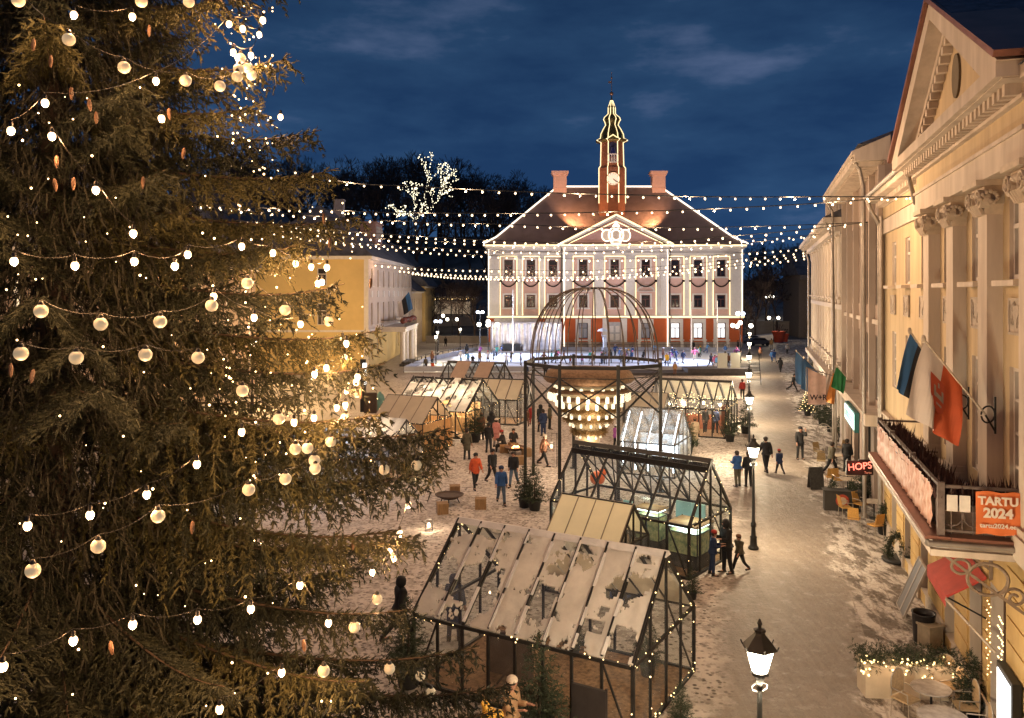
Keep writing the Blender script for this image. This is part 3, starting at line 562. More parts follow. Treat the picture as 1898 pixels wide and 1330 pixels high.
def main_building():
    Z0, Z1 = 9.0, 33.7; Lb = (Z1-Z0)*1.0433
    t = T('pilastered_building', 'apricot building with Ionic pilasters, pediment and long balcony nearest on the right', 'building', rw(Z0), WANG)
    H = 11.9; m = MB(); ux = [4.4, 7.5, 10.6, 13.75, 17.3, 20.3, 23.3]
    hs = []
    for x in ux:
        w_ = 1.3 if x < 15 else .95; hs += [(x-w_/2,x+w_/2,9.85,11.45),(x-w_/2,x+w_/2,5.45 if x < 15 else 6.0,8.1)]
    gx = [4.4, 9.0, 10.9, 13.75, 17.3, 20.3, 23.3]; dn = [(x-.6,x+.6,.35,3.3) for x in gx]
    holes_wall(m, 0, Lb, 4.6, H, hs, 0, .17, 0, 1); holes_wall(m, 0, Lb, 0, 4.6, dn, 0, .35, 2, 1); back_box(m, 0, Lb, -13, H)
    m.build('wall', [cream, trimw, ochre], t)
    # rustication grooves proud courses, plinth
    for u, v in zip([0]+[g+.75 for g in gx], [g-.75 for g in gx]+[Lb]):
        if v-u < .1: continue
        ru = MB(); [ru.box(u, v, .0, .03, z, z+.44) for z in [.62+.5*k for k in range(8)]]; ru.build('rusticated_panel', ochre, t)
    pl = MB(); x = 0
    for g in gx: pl.box(x, g-.62, 0, .08, 0, .58); x = g+.62
    pl.box(x, Lb, 0, .08, 0, .58); pl.box(0,Lb,.0,.14,4.45,4.75); pl.box(15.4,Lb,.0,.2,4.75,4.85); pl.build('plinth_and_band', trimw, t)
    for x in ux:
        w_ = 1.3 if x < 15 else .95; window(t, x, 9.85, w_, 1.6, -.12, sill=trimw, style='T'); window(t, x, 5.45 if x < 15 else 6.0, w_, 2.65 if x < 15 else 2.1, -.12, style='L')
    for i, x in enumerate(gx): window(t, x, .35, 1.2, 2.95, -.3, mat('brown_shop_frame', (.09,.05,.03), .6), style='T')
    for i, x in enumerate(ux): r = relief(i, 1.0, .72).build('relief_panel', mat('relief_stucco', (.42,.36,.3), .85, .2, 4), t); r.location = (x, .01, 8.75)
    # pilasters with Ionic capitals
    for x in (6.0, 9.0, 12.2, 15.3):
        p = MB(); p.box(x-.38,x+.38,0,.3,4.75,11.2); p.box(x-.48,x+.48,0,.4,4.75,5.2); p.box(x-.44,x+.44,0,.36,5.2,5.35); po = p.build('pilaster', trimw, t)
        c = MB(); c.prism([(x-.38,11.2),(x+.38,11.2),(x+.46,11.4),(x-.46,11.4)], 'y', 0, .34); c.prism([(x-.5,11.4),(x+.5,11.4),(x+.54,11.78),(x-.54,11.78)], 'y', 0, .38); c.box(x-.6,x+.6,0,.55,11.78,11.9)
        for s in (-1, 1):
            volute(c, x+s*.42, 11.52, .48, .2, s)
            for k in range(12): a = k*.5; c.ball((x+s*.6, .26+.2*math.cos(a)*(1-k/14), 11.5+.2*math.sin(a)*(1-k/14)), .05, 6, 4)
        for k in range(7): c.ball((x-.3+.1*k, .42, 11.62+.03*(k%2)), .07, 6, 4)
        for k in range(5): c.tube((x-.28+.14*k,.36,11.22),(x-.3+.15*k,.46,11.42),.05,5)
        c.build('capital', mat('capital_stucco', (.5,.42,.33), .8, .15, 5), po)
    # entablature: full length, deeper over the portico
    e = MB(); xp0, xp1 = 5.55, 16.3; e.mat(0)
    e.box(0,xp0,0,.1,11.9,12.45); e.box(xp1,Lb,0,.1,11.9,12.45); e.box(xp0,xp1,0,.42,11.9,12.42); e.box(xp0,xp1,.0,.47,12.42,12.5); e.mat(1); e.box(xp0,xp1,0,.38,12.5,12.95); e.box(xp1,Lb,0,.07,12.5,12.95); e.mat(0)
    e.box(xp0-.1,xp1+.1,0,.5,12.95,13.02)
    x = xp0+.05
    while x < xp1+.1: e.box(x,x+.17,.45,.72,13.02,13.22); x += .34
    e.box(xp0-.3,xp1+.3,.0,.46,13.02,13.24); e.box(xp0-.45,xp1+.45,-.2,.98,13.24,13.5); e.box(xp0-.38,xp1+.38,-.2,.86,13.22,13.25)
    x = xp1+.3
    while x < Lb: e.box(x,x+.15,.09,.34,12.98,13.16); x += .3
    e.box(xp1+.35,Lb+.2,.0,.12,12.95,13.18); e.box(xp1+.46,Lb+.3,-.2,.62,13.18,13.4); e.box(0,xp0-.46,-.2,.62,13.18,13.4)
    e.build('entablature', [trimw, cream], t)
    # pediment
    pd = MB(); xc = (xp0+xp1)/2+.0; hw = (xp1-xp0)/2+.35; zb, za = 13.5, 16.45
    # photo: pediment only spans the four pilasters seen
    pd.mat(1).prism([(xc-hw+.7,zb),(xc+hw-.7,zb),(xc,za-.45)], 'y', -.2, .38); pd.mat(0)
    sl = (za-zb)/hw; ln = math.hypot(hw, za-zb)
    for s in (-1, 1):
        pd.prism([(xc+s*(hw+.2),zb),(xc+s*(hw-.95),zb),(xc,za-.42),(xc,za)], 'y', -.2, .98); pd.prism([(xc+s*(hw-.95),zb),(xc+s*(hw-1.35),zb),(xc,za-.62),(xc,za-.42)], 'y', -.2, .62)
        for k in range(1, 15):
            u = k/15; x = xc+s*(hw-1.35)*(1-u); z = zb+(za-.62-zb)*u; pd.box(x-.1,x+.1,.38,.6,z-.2,z-.02)
    pd.mat(0); pdo = pd.build('pediment', [trimw, cream], t)
    ov = MB(); ov.prism([(xc+.38*math.cos(2*math.pi*i/20), 14.65+.52*math.sin(2*math.pi*i/20)) for i in range(20)], 'y', .375, .43); ov.build('oval_vent', mat('louvred_vent', (.13,.1,.06), .8), pdo)
    ed = MB()
    for s in (-1, 1): ed.prism([(xc+s*(hw+.32),zb+.02),(xc,za+.02),(xc,za+.14),(xc+s*(hw+.4),zb+.12)], 'y', -.2, 1.08)
    ed.build('copper_edge', copper, pdo)
    # roof behind the pediment: ridge runs back from its top; main roof both sides
    r = MB(); r.mat(0); r.add([(xc-hw-.3,1.0,zb+.14),(xc,1.0,za+.16),(xc+hw+.3,1.0,zb+.14),(xc-hw-.3,-9,zb+.14),(xc,-12,za+.16),(xc+hw+.3,-9,zb+.14)], [(0,1,4,3),(1,2,5,4)])
    gable_roof(r, -.3, Lb+.3, .65, -13.6, 13.42, 17.0, 0, 2)
    r.mat(1)
    for k in range(24): y = .9-k*.55; r.box(xc-.12,xc+.12,y-.5,y,za+.12,za+.3)
    r.build('roof', [mat('frosted_dark_tiles', (.11,.11,.13), .8, .4, 3, bump=.8, bs=8), mat('ridge_tiles', (.035,.03,.035), .7)], t)
    gt = MB(); gt.tube((xp1+.6,.7,13.42),(Lb+.2,.7,13.42),.09,8); gt.build('gutter', pipeg, t)
    d = MB(); d.path([(xp1+.4,.72,13.4),(xp1+.45,.5,13.0),(xp1+1.0,.25,12.3)], .07, 8); d.path([(Lb-.15,.7,13.4),(Lb-.15,.55,12.9),(Lb-.15,.22,12.3),(Lb-.15,.2,.3)], .08, 8); d.path([(Lb-.5,.2,12.6),(Lb-.5,.2,.3)], .06, 8)
    for z in (1,3,5,7,9,11): d.tube((Lb-.15,.2,z),(Lb-.15,.2,z+.12),.1,8)
    d.build('drainpipe', pipeg, t)
    sp = MB(); sp.box(7.2,7.5,.5,.8,13.95,14.35); sp.tube((7.35,.6,14.1),(7.35,.3,14.1),.03,6); sp.build('loudspeaker_box', pipeg, t)
    # balcony
    b = MB(); bx0, bx1, bo = 6.4, 14.7, 1.7; b.mat(0); b.box(bx0,bx1,0.02,bo,4.78,5.0); b.box(bx0-.05,bx1+.05,0.02,bo+.06,4.68,4.8); b.mat(1); b.box(bx0-.1,bx1+.1,bo-.28,bo+.16,5.0,5.06); b.box(bx0-.12,bx0+.2,.02,bo-.29,5.0,5.06)
    b.mat(2); b.tube((bx0-.12,bo+.12,4.93),(bx1+.12,bo+.12,4.93),.06,8); b.tube((bx0-.14,.1,4.93),(bx0-.14,bo+.12,4.93),.06,8)
    bo_ = b.build('balcony', [trimw, copper, pipeg], t)
    rl = MB(); zt = 5.98; yr = bo-.12
    for p, q in (((bx0,yr),(bx1,yr)),((bx0,.1),(bx0,yr)),((bx1,.1),(bx1,yr))):
        rl.beam((*p,zt),(*q,zt),.07,.05); rl.beam((*p,5.16),(*q,5.16),.04,.04)
    n = 40
    for k in range(n+1): x = bx0+(bx1-bx0)*k/n; rl.beam((x,yr,5.1),(x,yr,zt),.016)
    for k in range(9): y = .15+(yr-.15)*k/8; rl.beam((bx0,y,5.1),(bx0,y,zt),.016)
    for x in (bx0, bx0+3, bx0+6, bx1): rl.box(x-.06,x+.06,yr-.06,yr+.06,5.06,6.05)
    for k in range(4): rl.path([(bx0, .25+k*.38+.19*math.cos(a), 5.45+.2*math.sin(a)) for a in [2*math.pi*j/12 for j in range(13)]], .014, 4)
    rl.build('railing', mat('weathered_railing', (.13,.1,.09), .6, .3, 5), bo_)
    # brackets under the balcony
    for x in (bx0+.2, 9.4, 12.0, 14.5):
        k = MB(); k.beam((x,.05,3.6),(x,1.45,4.62),.05); k.beam((x,.04,3.4),(x,.04,4.68),.06)
        k.path([(x, .75+.34*math.cos(a), 4.25+.3*math.sin(a)) for a in [R(20*j) for j in range(19)]], .035, 5); k.path([(x, .3+.2*math.cos(a)*(1-j/22), 3.95+.2*math.sin(a)*(1-j/22)) for j, a in enumerate([R(30*j) for j in range(18)])], .03, 5); k.path([(x, 1.2+.16*math.cos(a), 4.45+.14*math.sin(a)) for a in [R(30*j) for j in range(13)]], .03, 5)
        k.build('scroll_bracket', mat('bracket_iron', (.2,.15,.11), .6), bo_)
    # things on the balcony
    hb = T('balcony_planters', 'brown wilted heather in boxes along the inside of the balcony rail', 'planters', rloc(Z0, 6.4, 0, 5.0), WANG)
    bx = MB(); bx.box(.35,8.2,1.2,1.5,.5,.7); bx.box(.12,.4,.3,1.5,.5,.7); bx.build('planter_box', mat('planter_brown', (.08,.05,.035), .8), hb)
    rr = random.Random(4); V = []
    for i in range(5200):
        if rr.random() < .8: x, y = rr.uniform(.2,8.2), rr.uniform(1.05,1.6)
        else: x, y = rr.uniform(.0,.5), rr.uniform(.2,1.6)
        z = .66; h = rr.uniform(.08,.46)*rr.random()+.1; a = rr.random()*6.3; dx, dy = .03*math.cos(a), .03*math.sin(a); lx, ly = rr.uniform(-.14,.14), rr.uniform(-.14,.14)
        V += [(x-dx,y-dy,z),(x+dx,y+dy,z),(x+lx,y+ly,z+h)]
    link(soup('heather', V, 3, mat('wilted_heather', (.05,.022,.02), .9, .5, 5)), 'heather', hb)
    # wind-creased banner on the long side, orange city banner on the short side
    bn = MB(); bn.smooth = True; nx, nz = 240, 10; xs0, xs1 = .35, 8.1; vs = []
    for i in range(nx+1):
        for j in range(nz+1):
            u = i/nx; z = .10+.82*j/nz; y = yr+.09+.014*math.sin(u*150+1.6*math.sin(j*1.3))+.012*math.sin(u*61+j*2); vs.append((xs0+(xs1-xs0)*u, y, z))
    bn.add(vs, [(i*(nz+1)+j, (i+1)*(nz+1)+j, (i+1)*(nz+1)+j+1, i*(nz+1)+j+1) for i in range(nx) for j in range(nz)])
    bo2 = bn.build('long_banner', mat('creased_salmon_banner', (.5,.17,.09), .5, .4, 1.1, c2=(.66,.5,.42), stretch=(3,1,.7)), None); bo2.parent = None
    bo2.location = rloc(Z0, 6.4, 0, 5.0); bo2.rotation_euler = (0,0,WANG); tag(bo2, 'long creased salmon and white banner tied along the balcony rail', 'banner')
    s = T('city_banner', 'orange banner reading TARTU 2024 tied to the short end of the balcony rail', 'banner', rloc(Z0, 6.4-.09, 0, 5.0), WANG+R(180))
    # local: x -> toward camera side; banner face looks along +x (the camera); spans y
    cb = MB(); cb.smooth = True; vs = []
    for i in range(13):
        for j in range(9): u = i/12; v = j/8; vs.append((.03+.012*math.sin(i*1.1+j*.5), -(.30+.72*u), .17+.78*v+.015*math.sin(i*.9)))
    cb.add(vs, [(i*9+j,(i+1)*9+j,(i+1)*9+j+1,i*9+j+1) for i in range(12) for j in range(8)]); cb.build('cloth', mat('orange_banner_cloth', (.62,.16,.045), .7, .1, 2), s)
    whitep = mat('white_print', (.75,.66,.55), .7, 0)
    def text(body, size, y, z, parent, m, rot, name='lettering', ext=.006, x=.055, bold=.012):
        cu = bpy.data.curves.new(name, 'FONT'); cu.body = body; cu.size = size; cu.extrude = ext; cu.offset = bold; cu.align_x = 'CENTER'; cu.materials.append(m)
        tmp = bpy.data.objects.new(name, cu); col.objects.link(tmp); me = bpy.data.meshes.new_from_object(tmp.evaluated_get(bpy.context.evaluated_depsgraph_get())); bpy.data.objects.remove(tmp)
        o = bpy.data.objects.new(name, me); col.objects.link(o); o.parent = parent; o.location = (x, y, z); o.rotation_euler = rot; return o
    globals()['text'] = text
    rt = (R(90), 0, R(90)); text('TARTU', .205, -.66, .72, s, whitep, rt, bold=.008); text('2024', .24, -.66, .49, s, whitep, rt, bold=.01); text('tartu2024.ee', .115, -.66, .3, s, whitep, rt, bold=.002)
    nt_ = MB(); nt_.box(.03,.04,-1.5,-1.32,.55,.85); nt_.box(.03,.04,-1.29,-1.11,.55,.85); o = nt_.build('paper_notices', mat('white_paper', (.7,.66,.6), .8)); o.location = rloc(Z0, 6.4-.09, 0, 5.0); o.rotation_euler = (0,0,WANG+R(180)); tag(o, 'pair of white paper notices pinned on the balcony rail beside the orange banner', 'notices')
    # awning
    aw = T('red_awning', 'dark red sloping door awning under the near end of the balcony', 'awning', rloc(Z0, 9.5, 0, 0), WANG)
    a = MB(); x0, x1 = 0, 2.15; a.add([(x0,.1,3.4),(x1,.1,3.4),(x1,.9,2.92),(x0,.9,2.92),(x1,.9,2.66),(x0,.9,2.66),(x0,.1,3.36),(x1,.1,3.36),(x1,.87,2.88),(x0,.87,2.88)], [(0,1,2,3),(3,2,4,5),(6,9,8,7),(0,3,9,6),(1,7,8,2)]); a.build('fabric', mat('oxblood_awning', (.45,.05,.035), .7, .15, 2), aw)
    fr = MB(); fr.tube((x0+.02,.1,2.5),(x0+.02,.86,2.88),.02,6); fr.tube((x1-.02,.1,2.5),(x1-.02,.86,2.88),.02,6); fr.build('frame', black, aw)
    return t
main_building()
# long white awning pole + leaning metal shutters etc. near the kerb
def flag(name, label, base, tip, wid, cols, drop=.95, seed=1, crest=None, extra=None, t0=.3, t1=.97, bracket=True):
    t = T(name, label, 'flag', base); base = Vector(base); tip = Vector(tip)-base; p = MB(); p.tube((0,0,0), tip, .022, 8); p.ball(tip, .05, 8, 6, 1.6); po = p.build('pole', mat('flag_pole', (.5,.42,.33), .5), t)
    if bracket:
        b = MB(); d = Vector((tip.x, tip.y, 0)).normalized(); wv = -d*.25
        pts = [(wv.x+d.x*(.18+.17*math.cos(a)), wv.y+d.y*(.18+.17*math.cos(a)), -.0+.17*math.sin(a)) for a in [R(25*k) for k in range(15)]]
        b.path(pts, .018, 5); b.tube((wv.x,wv.y,-.4),(wv.x,wv.y,.35),.022,6); b.tube((wv.x,wv.y,-.35),(0,0,0),.02,6); b.build('bracket', black, po)
    rr = random.Random(seed); m = MB(); m.smooth = True; nu, nv = 24, 22; A = tip*t0; B = tip*t1; L_ = (B-A).length; hd = Vector((tip.x,tip.y,0)).normalized(); sd = Vector((-hd.y, hd.x, 0)); vs = []
    for i in range(nu+1):
        for j in range(nv+1):
            u = i/nu; v = j/nv; P = A.lerp(B, u); g = 1-.28*v**1.6                      # cloth gathers as it hangs
            C_ = A.lerp(B, .35); P = C_.lerp(P, g) if v > 0 else P
            P = P+Vector((0,0,-wid*v))*drop+hd*(.38*v*wid*(u+.1)) + sd*(.10*v*math.sin(u*9+seed)+.05*v*math.sin(u*17+v*4))
            vs.append(P)
    nvv = nv+1
    for i in range(nu):
        k = min(len(cols)-1, int((i+.5)/nu*len(cols)))
        for j in range(nv): m.mat(k).add([vs[i*nvv+j],vs[(i+1)*nvv+j],vs[(i+1)*nvv+j+1],vs[i*nvv+j+1]], [(0,1,2,3)])
    me = m.mesh('cloth', cols); c = link(me, 'cloth', t)
    if crest:
        q = MB(); ctr = vs[(nu*11//20)*nvv+nv//2]; a1 = (vs[(nu*3//4)*nvv+nv//2]-vs[(nu//3)*nvv+nv//2]).normalized(); a2 = Vector((0,0,-1)); nn = a1.cross(a2).normalized()
        for sgn in (-1, 1):
            o_ = ctr+nn*.05*sgn
            sh = [(-.2,-.24),(.2,-.24),(.2,.06),(.12,.2),(0,.28),(-.12,.2),(-.2,.06)]
            q.mat(0).add([o_+a1*x*wid+a2*z*wid for x, z in sh], [tuple(range(7))])
            for k, (cx_, cz_, w_, h_) in enumerate(((-.1,-.02,.05,.16),(.1,-.02,.05,.16),(0,.02,.2,.07),(0,-.14,.04,.07),(0,.14,.14,.03))):
                q.mat(1).add([o_+nn*.012*sgn+a1*(cx_+x)*wid+a2*(cz_+z)*wid for x, z in ((-w_/2,-h_/2),(w_/2,-h_/2),(w_/2,h_/2),(-w_/2,h_/2))], [(0,1,2,3)])
        q.build('coat_of_arms', [mat('crest_red', (.42,.07,.03), .7), mat('crest_silver', (.3,.25,.22), .6)], c)
    return t
fb_, fk, fw = mat('flag_blue', (.04,.13,.3), .7, .1, 3), mat('flag_black', (.015,.015,.02), .7), mat('flag_white', (.62,.55,.5), .7, .06, 3)
fr_ = mat('flag_red', (.5,.09,.03), .7, .1, 3); fy = mat('flag_yellow', (.6,.4,.06), .7); fb2 = mat('flag_light_blue', (.07,.2,.45), .7, .1, 3); fg = mat('flag_green', (.02,.16,.05), .7); fo = mat('flag_orange', (.55,.22,.05), .7)
flag('hanging_flag', 'white and red flag with a coat of arms on the apricot facade', pz(1826,768,16.9), pz(1712,628,16.5), 1.35, [fr_, fw], crest=1, seed=2, t0=.38, t1=.98)
flag('hanging_flag', 'blue, black and white striped flag beside the white and red one', pz(1776,745,19.3), pz(1686,613,19.2), 1.25, [fw, fk, fb_], seed=5, t0=.5, t1=.98, drop=.9)
# ---------------- second building: concrete fins
def fin_building():
    Z0, Z1 = 33.7, 49.2; Lb = (Z1-Z0)*1.0433
    t = T('finned_building', 'grey pink building faced with tall vertical concrete fins', 'building', rw(Z0), WANG)
    pk = mat('spandrel_pink', (.3,.23,.19), .85, .12, .6); cf = mat('concrete_fin', (.38,.31,.26), .8, .1, .6); H = 14.9
    m = MB(); xs = [Lb*(i+.5)/5 for i in range(5)]; hs = []
    for x in xs: hs += [(x-1.35,x+1.35,9.0,12.9),(x-1.35,x+1.35,4.9,7.7)]
    sh = [(.6,3.4,.3,3.6),(4.4,7.2,.3,3.6),(9,11.5,.3,3.6),(12.6,15.2,.3,3.6)]
    holes_wall(m, 0, Lb, 4.4, H, hs, 0, .14, 0); holes_wall(m, 0, Lb, 0, 4.4, sh, 0, .3, 0); back_box(m, 0, Lb, -13, H); m.build('wall', pk, t)
    for x in xs: window(t, x, 9.0, 2.7, 3.9, -.1, mat('grey_metal_frame', (.1,.09,.085), .5), style='T'); window(t, x, 4.9, 2.7, 2.8, -.1, MT['grey_metal_frame'], style='T')
    for i, (a, b, c, d) in enumerate(sh): window(t, (a+b)/2, c, b-a, d-c, -.25, black, dkwin if i != 1 else mat('dim_shop_glass', (.08,.06,.04), .15, emis=(1,.7,.4), es=.25), 'I')
    for i in range(6): f = MB(); x = Lb*i/5; x = min(max(x,.14),Lb-.14); f.box(x-.15,x+.15,0,.24,4.6,14.7); f.build('fin', cf, t)
    b = MB(); b.box(-.1,Lb+.1,0,.75,4.15,4.6); b.box(0,Lb,.01,.12,8.2,8.4); b.box(-.1,Lb+.2,-.2,1.15,14.9,15.15); b.prism([(-.2,15.15),(1.25,15.15),(1.25,15.3),(-.2,15.9)], 'x', -.1, Lb+.3)
    for k in range(26): b.box(.2+k*.62,.36+k*.62,.1,.95,14.72,14.9)
    b.build('cornice', trimw, t)
    r = MB(); gable_roof(r, 0, Lb, 1.0, -13, 15.6, 18.4, 2, 2); r.build('roof', MT['frosted_dark_tiles'], t)
    d = MB(); d.path([(.3,1.2,15.1),(.4,.9,14.6),(.5,.75,13.9),(.5,.7,.3)], .08, 8); d.path([(Lb-.2,1.2,15.1),(Lb-.2,.75,14.3),(Lb-.2,.7,.3)], .07, 8); d.build('drainpipe', pipeg, t)
fin_building()
# teal light-box sign and red neon sign on that building
sg = T('light_box_sign', 'glowing turquoise light box sign above a shop door', 'sign', rloc(33.7, 1.6, .8, 3.7), WANG)
b = MB(); b.box(0,4.2,0,.18,-.1,.75); b.build('housing', mat('teal_sign_housing', (.02,.12,.12), .5), sg); b = MB(); b.box(.1,4.1,.18,.2,0,.65); b.build('face', glow('turquoise_glow', (.45,1,.92), 1.8), sg)
b = MB(); [b.box(.5+k*.42,.76+k*.42,.2,.22,.18,.48) for k in range(8)]; b.build('lettering', mat('sign_letter_grey', (.25,.5,.5), .5), sg); plight('sign_light', sg, (2,.6,.3), 25, (.5,1,.9), .3)
sg = T('neon_sign', 'black bar sign with HOPS in red neon lettering', 'sign', pz(1594, 866, 26.0)+Vector((0,0,0)), 0)
b = MB(); b.box(-.42,.42,0,.08,-.24,.2); b.box(-.03,.5,.0,.05,.2,.24); b.tube((.42,.04,.1),(1.0,.04,.1),.02,6); b.build('board', mat('black_sign_board', (.012,.01,.012), .5), sg)
tx = text('HOPS', .3, 0, 0, sg, glow('red_neon', (1,.1,.06), 1.7), (R(90),R(-6),0), ext=.004, x=0, bold=.002); tx.location = (-.0,-.015,-.06)
tx = text('Tartu', .1, 0, 0, sg, whitep_ if 0 else mat('white_print', (.75,.66,.55)), (R(90),0,0), ext=.002, x=0, bold=0); tx.location = (.24,-.012,-.19)
plight('neon_light', sg, (0,-.3,0), 8, (1,.15,.1), .1)
# ---------------- third building: white with half columns
def column_building():
    Z0, Z1 = 49.4, 80; Lb = (Z1-Z0)*1.0433
    t = T('columned_building', 'cream building with tall half columns and a rounded attic far down the street', 'building', rw(Z0), WANG)
    wm = mat('pale_cream_stucco', (.5,.44,.38), .8, .08, .5); H = 13.3; m = MB(); n = 11; xs = [Lb*(i+.5)/n for i in range(n)]; hs = []  # pale cream plaster shared by walls, columns and attic
    for x in xs: hs += [(x-.7,x+.7,9.3,12.1),(x-.7,x+.7,5.3,8.2)]
    dn = [(x-.8,x+.8,.3,3.4) for x in xs]
    holes_wall(m, 0, Lb, 4.2, H, hs, 0, .1, 0); holes_wall(m, 0, Lb, 0, 4.2, dn, 0, .3, 0); back_box(m, 0, Lb, -13, H); m.build('wall', wm, t)
    for x in xs: window(t, x, 9.3, 1.4, 2.8, -.06, sill=trimw); window(t, x, 5.3, 1.4, 2.9, -.06, sill=trimw)
    for i, x in enumerate(xs): window(t, x, .3, 1.6, 3.1, -.25, black, warmwin if i in (1,4,7) else dkwin, 'T', label='lit shop window' if i in (1,4,7) else None)
    for i in range(n+1): c = MB(); x = min(max(Lb*i/n,.35),Lb-.35); c.lathe([(.26,4.6),(.22,4.9),(.2,12.4),(.26,12.6),(.3,13.0)], (x,-.02,0), 12); c.box(x-.32,x+.32,0,.3,4.25,4.6); c.box(x-.32,x+.32,0,.32,13.0,13.2); c.build('half_column', wm, t)
    b = MB(); b.box(-.1,Lb+.1,0,.7,3.9,4.25); b.box(-.1,Lb+.1,0,.6,13.2,13.7); b.box(-.2,Lb+.3,-.2,1.25,13.7,14.0); b.box(0,Lb,.01,.2,8.5,8.8)
    for k in range(52): b.box(.2+k*.61,.38+k*.61,.5,1.0,13.5,13.7)
    b.build('cornice', wm, t)
    at = MB(); at.box(3,13,-3,.1,14.0,16.2); at.box(2.8,13.2,-3.2,.35,16.2,16.5); [at.box(3.5+k*1.25,3.7+k*1.25,.1,.25,14.0,16.2) for k in range(8)]; ato = at.build('attic', wm, t)
    for k in range(6): window(ato, 4.4+k*1.4, 14.4, .9, 1.4, .12, gm=mat('attic_glass', (.1,.12,.12), .2, emis=(.6,.9,.8), es=.25))
    r = MB(); gable_roof(r, 0, Lb, 1.2, -13, 14.05, 17.5, 2, 2); r.build('roof', MT['frosted_dark_tiles'], t)
    d = MB(); d.path([(Lb+.1,1.2,13.9),(Lb+.1,.6,13.2),(Lb+.1,.4,12.6),(Lb+.1,.4,.3)], .1, 8); d.path([(.2,1.2,13.9),(.3,.7,12.9),(.3,.5,.3)], .08, 8); d.build('drainpipe', pipeg, t)
column_building()
flag('street_flag', 'light blue flag with yellow cross bands hanging over the street', pz(1522,698,56), pz(1476,650,53), 1.7, [fb2, fy, fb2], seed=3, t0=.2, t1=1)
flag('street_flag', 'blue flag with a pale ring emblem beside the one with yellow bands', pz(1528,702,49), pz(1490,662,47), 1.6, [fb2], seed=8, t0=.2, t1=1)
flag('street_flag', 'small green flag slanting out from the finned building', pz(1570,700,41), pz(1551,678,41), .95, [fg], seed=4, t0=.1, t1=1, bracket=False)
flag('street_flag', 'narrow orange and white flag under the green one', pz(1553,700,46), pz(1538,682,46), 1.7, [fo, fw], seed=6, t0=.2, t1=1, bracket=False)
wb = T('shop_banner', 'pale pink triangular shop banner lettered W+R', 'banner', pz(1512, 730, 44))
m = MB(); vs = []
for i in range(9):
    for j in range(7): u, v = i/8, j/6; vs.append((-.42+(.95)*u, .05*math.sin(i*1.2), 1.35-1.9*v-.7*u*(1-v)*.6))
m.smooth = True; m.add(vs, [(i*7+j,(i+1)*7+j,(i+1)*7+j+1,i*7+j+1) for i in range(8) for j in range(6)]); m.build('cloth', mat('pale_pink_cloth', (.6,.42,.36), .8), wb)
tx = text('W+R', .4, 0, 0, wb, mat('dark_print', (.03,.02,.03), .8), (R(90),0,0), ext=.004, x=0, bold=.006); tx.location = (.12,-.07,-.3)
m = MB(); m.tube((-.5,0,1.4),(2.2,0,.55),.03,6); m.tube((-.5,0,-.2),(-.5,0,1.4),.02,6); m.build('pole', pipeg, wb)
# far columned university hall in the gap
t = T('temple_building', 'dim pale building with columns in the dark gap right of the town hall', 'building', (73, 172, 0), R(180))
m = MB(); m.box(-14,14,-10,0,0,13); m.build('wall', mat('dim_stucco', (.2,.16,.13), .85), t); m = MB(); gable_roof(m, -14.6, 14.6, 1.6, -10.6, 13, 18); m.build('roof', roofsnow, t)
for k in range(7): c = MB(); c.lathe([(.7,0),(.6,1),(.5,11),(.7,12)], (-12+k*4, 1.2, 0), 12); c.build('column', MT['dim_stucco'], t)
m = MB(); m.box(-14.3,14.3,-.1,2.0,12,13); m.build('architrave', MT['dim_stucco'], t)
# ================= TREES
rng = np.random.default_rng(11)
def unit(a): return a/np.maximum(np.linalg.norm(a, axis=-1, keepdims=True), 1e-9)
def blades(P, D, Ln, K, bl, bw, spread=.75, droop=0):
    # P,D: twig bases and unit directions, Ln twig lengths; K thin triangles per twig. Returns (n*K*3,3)
    n = len(P); t = rng.random((n, K, 1))**.9; base = P[:,None]+D[:,None]*Ln[:,None,None]*t
    rp_ = rng.normal(size=(n, K, 3)); rp_ -= (rp_*D[:,None]).sum(-1, keepdims=True)*D[:,None]; rp_ = unit(rp_)
    d = unit(D[:,None]*.8+rp_*spread+np.array([0,0,-droop])); side = unit(np.cross(d, rng.normal(size=(n, K, 3))))
    l = bl*(.7+.6*rng.random((n, K, 1))); tip = base+d*l; a = base-side*bw/2; b = base+side*bw/2
    return np.stack([a, b, tip], 2).reshape(-1, 3)
def cores(P, D, Ln, r):
    n = len(P); a = unit(np.cross(D, rng.normal(size=(n,3)))); b = np.cross(D, a); o = P+D*(Ln*.4)[:,None]; tip = P+D*(Ln*1.12)[:,None]; rr_ = np.asarray(r)*np.ones(n)
    ring = [o+(a*math.cos(t)+b*math.sin(t))*rr_[:,None] for t in (0, 2.094, 4.189)]; T_ = []
    for i in range(3): j = (i+1)%3; T_ += [np.stack([P, ring[i], ring[j]], 1), np.stack([ring[i], tip, ring[j]], 1)]
    return np.concatenate(T_).reshape(-1, 3)
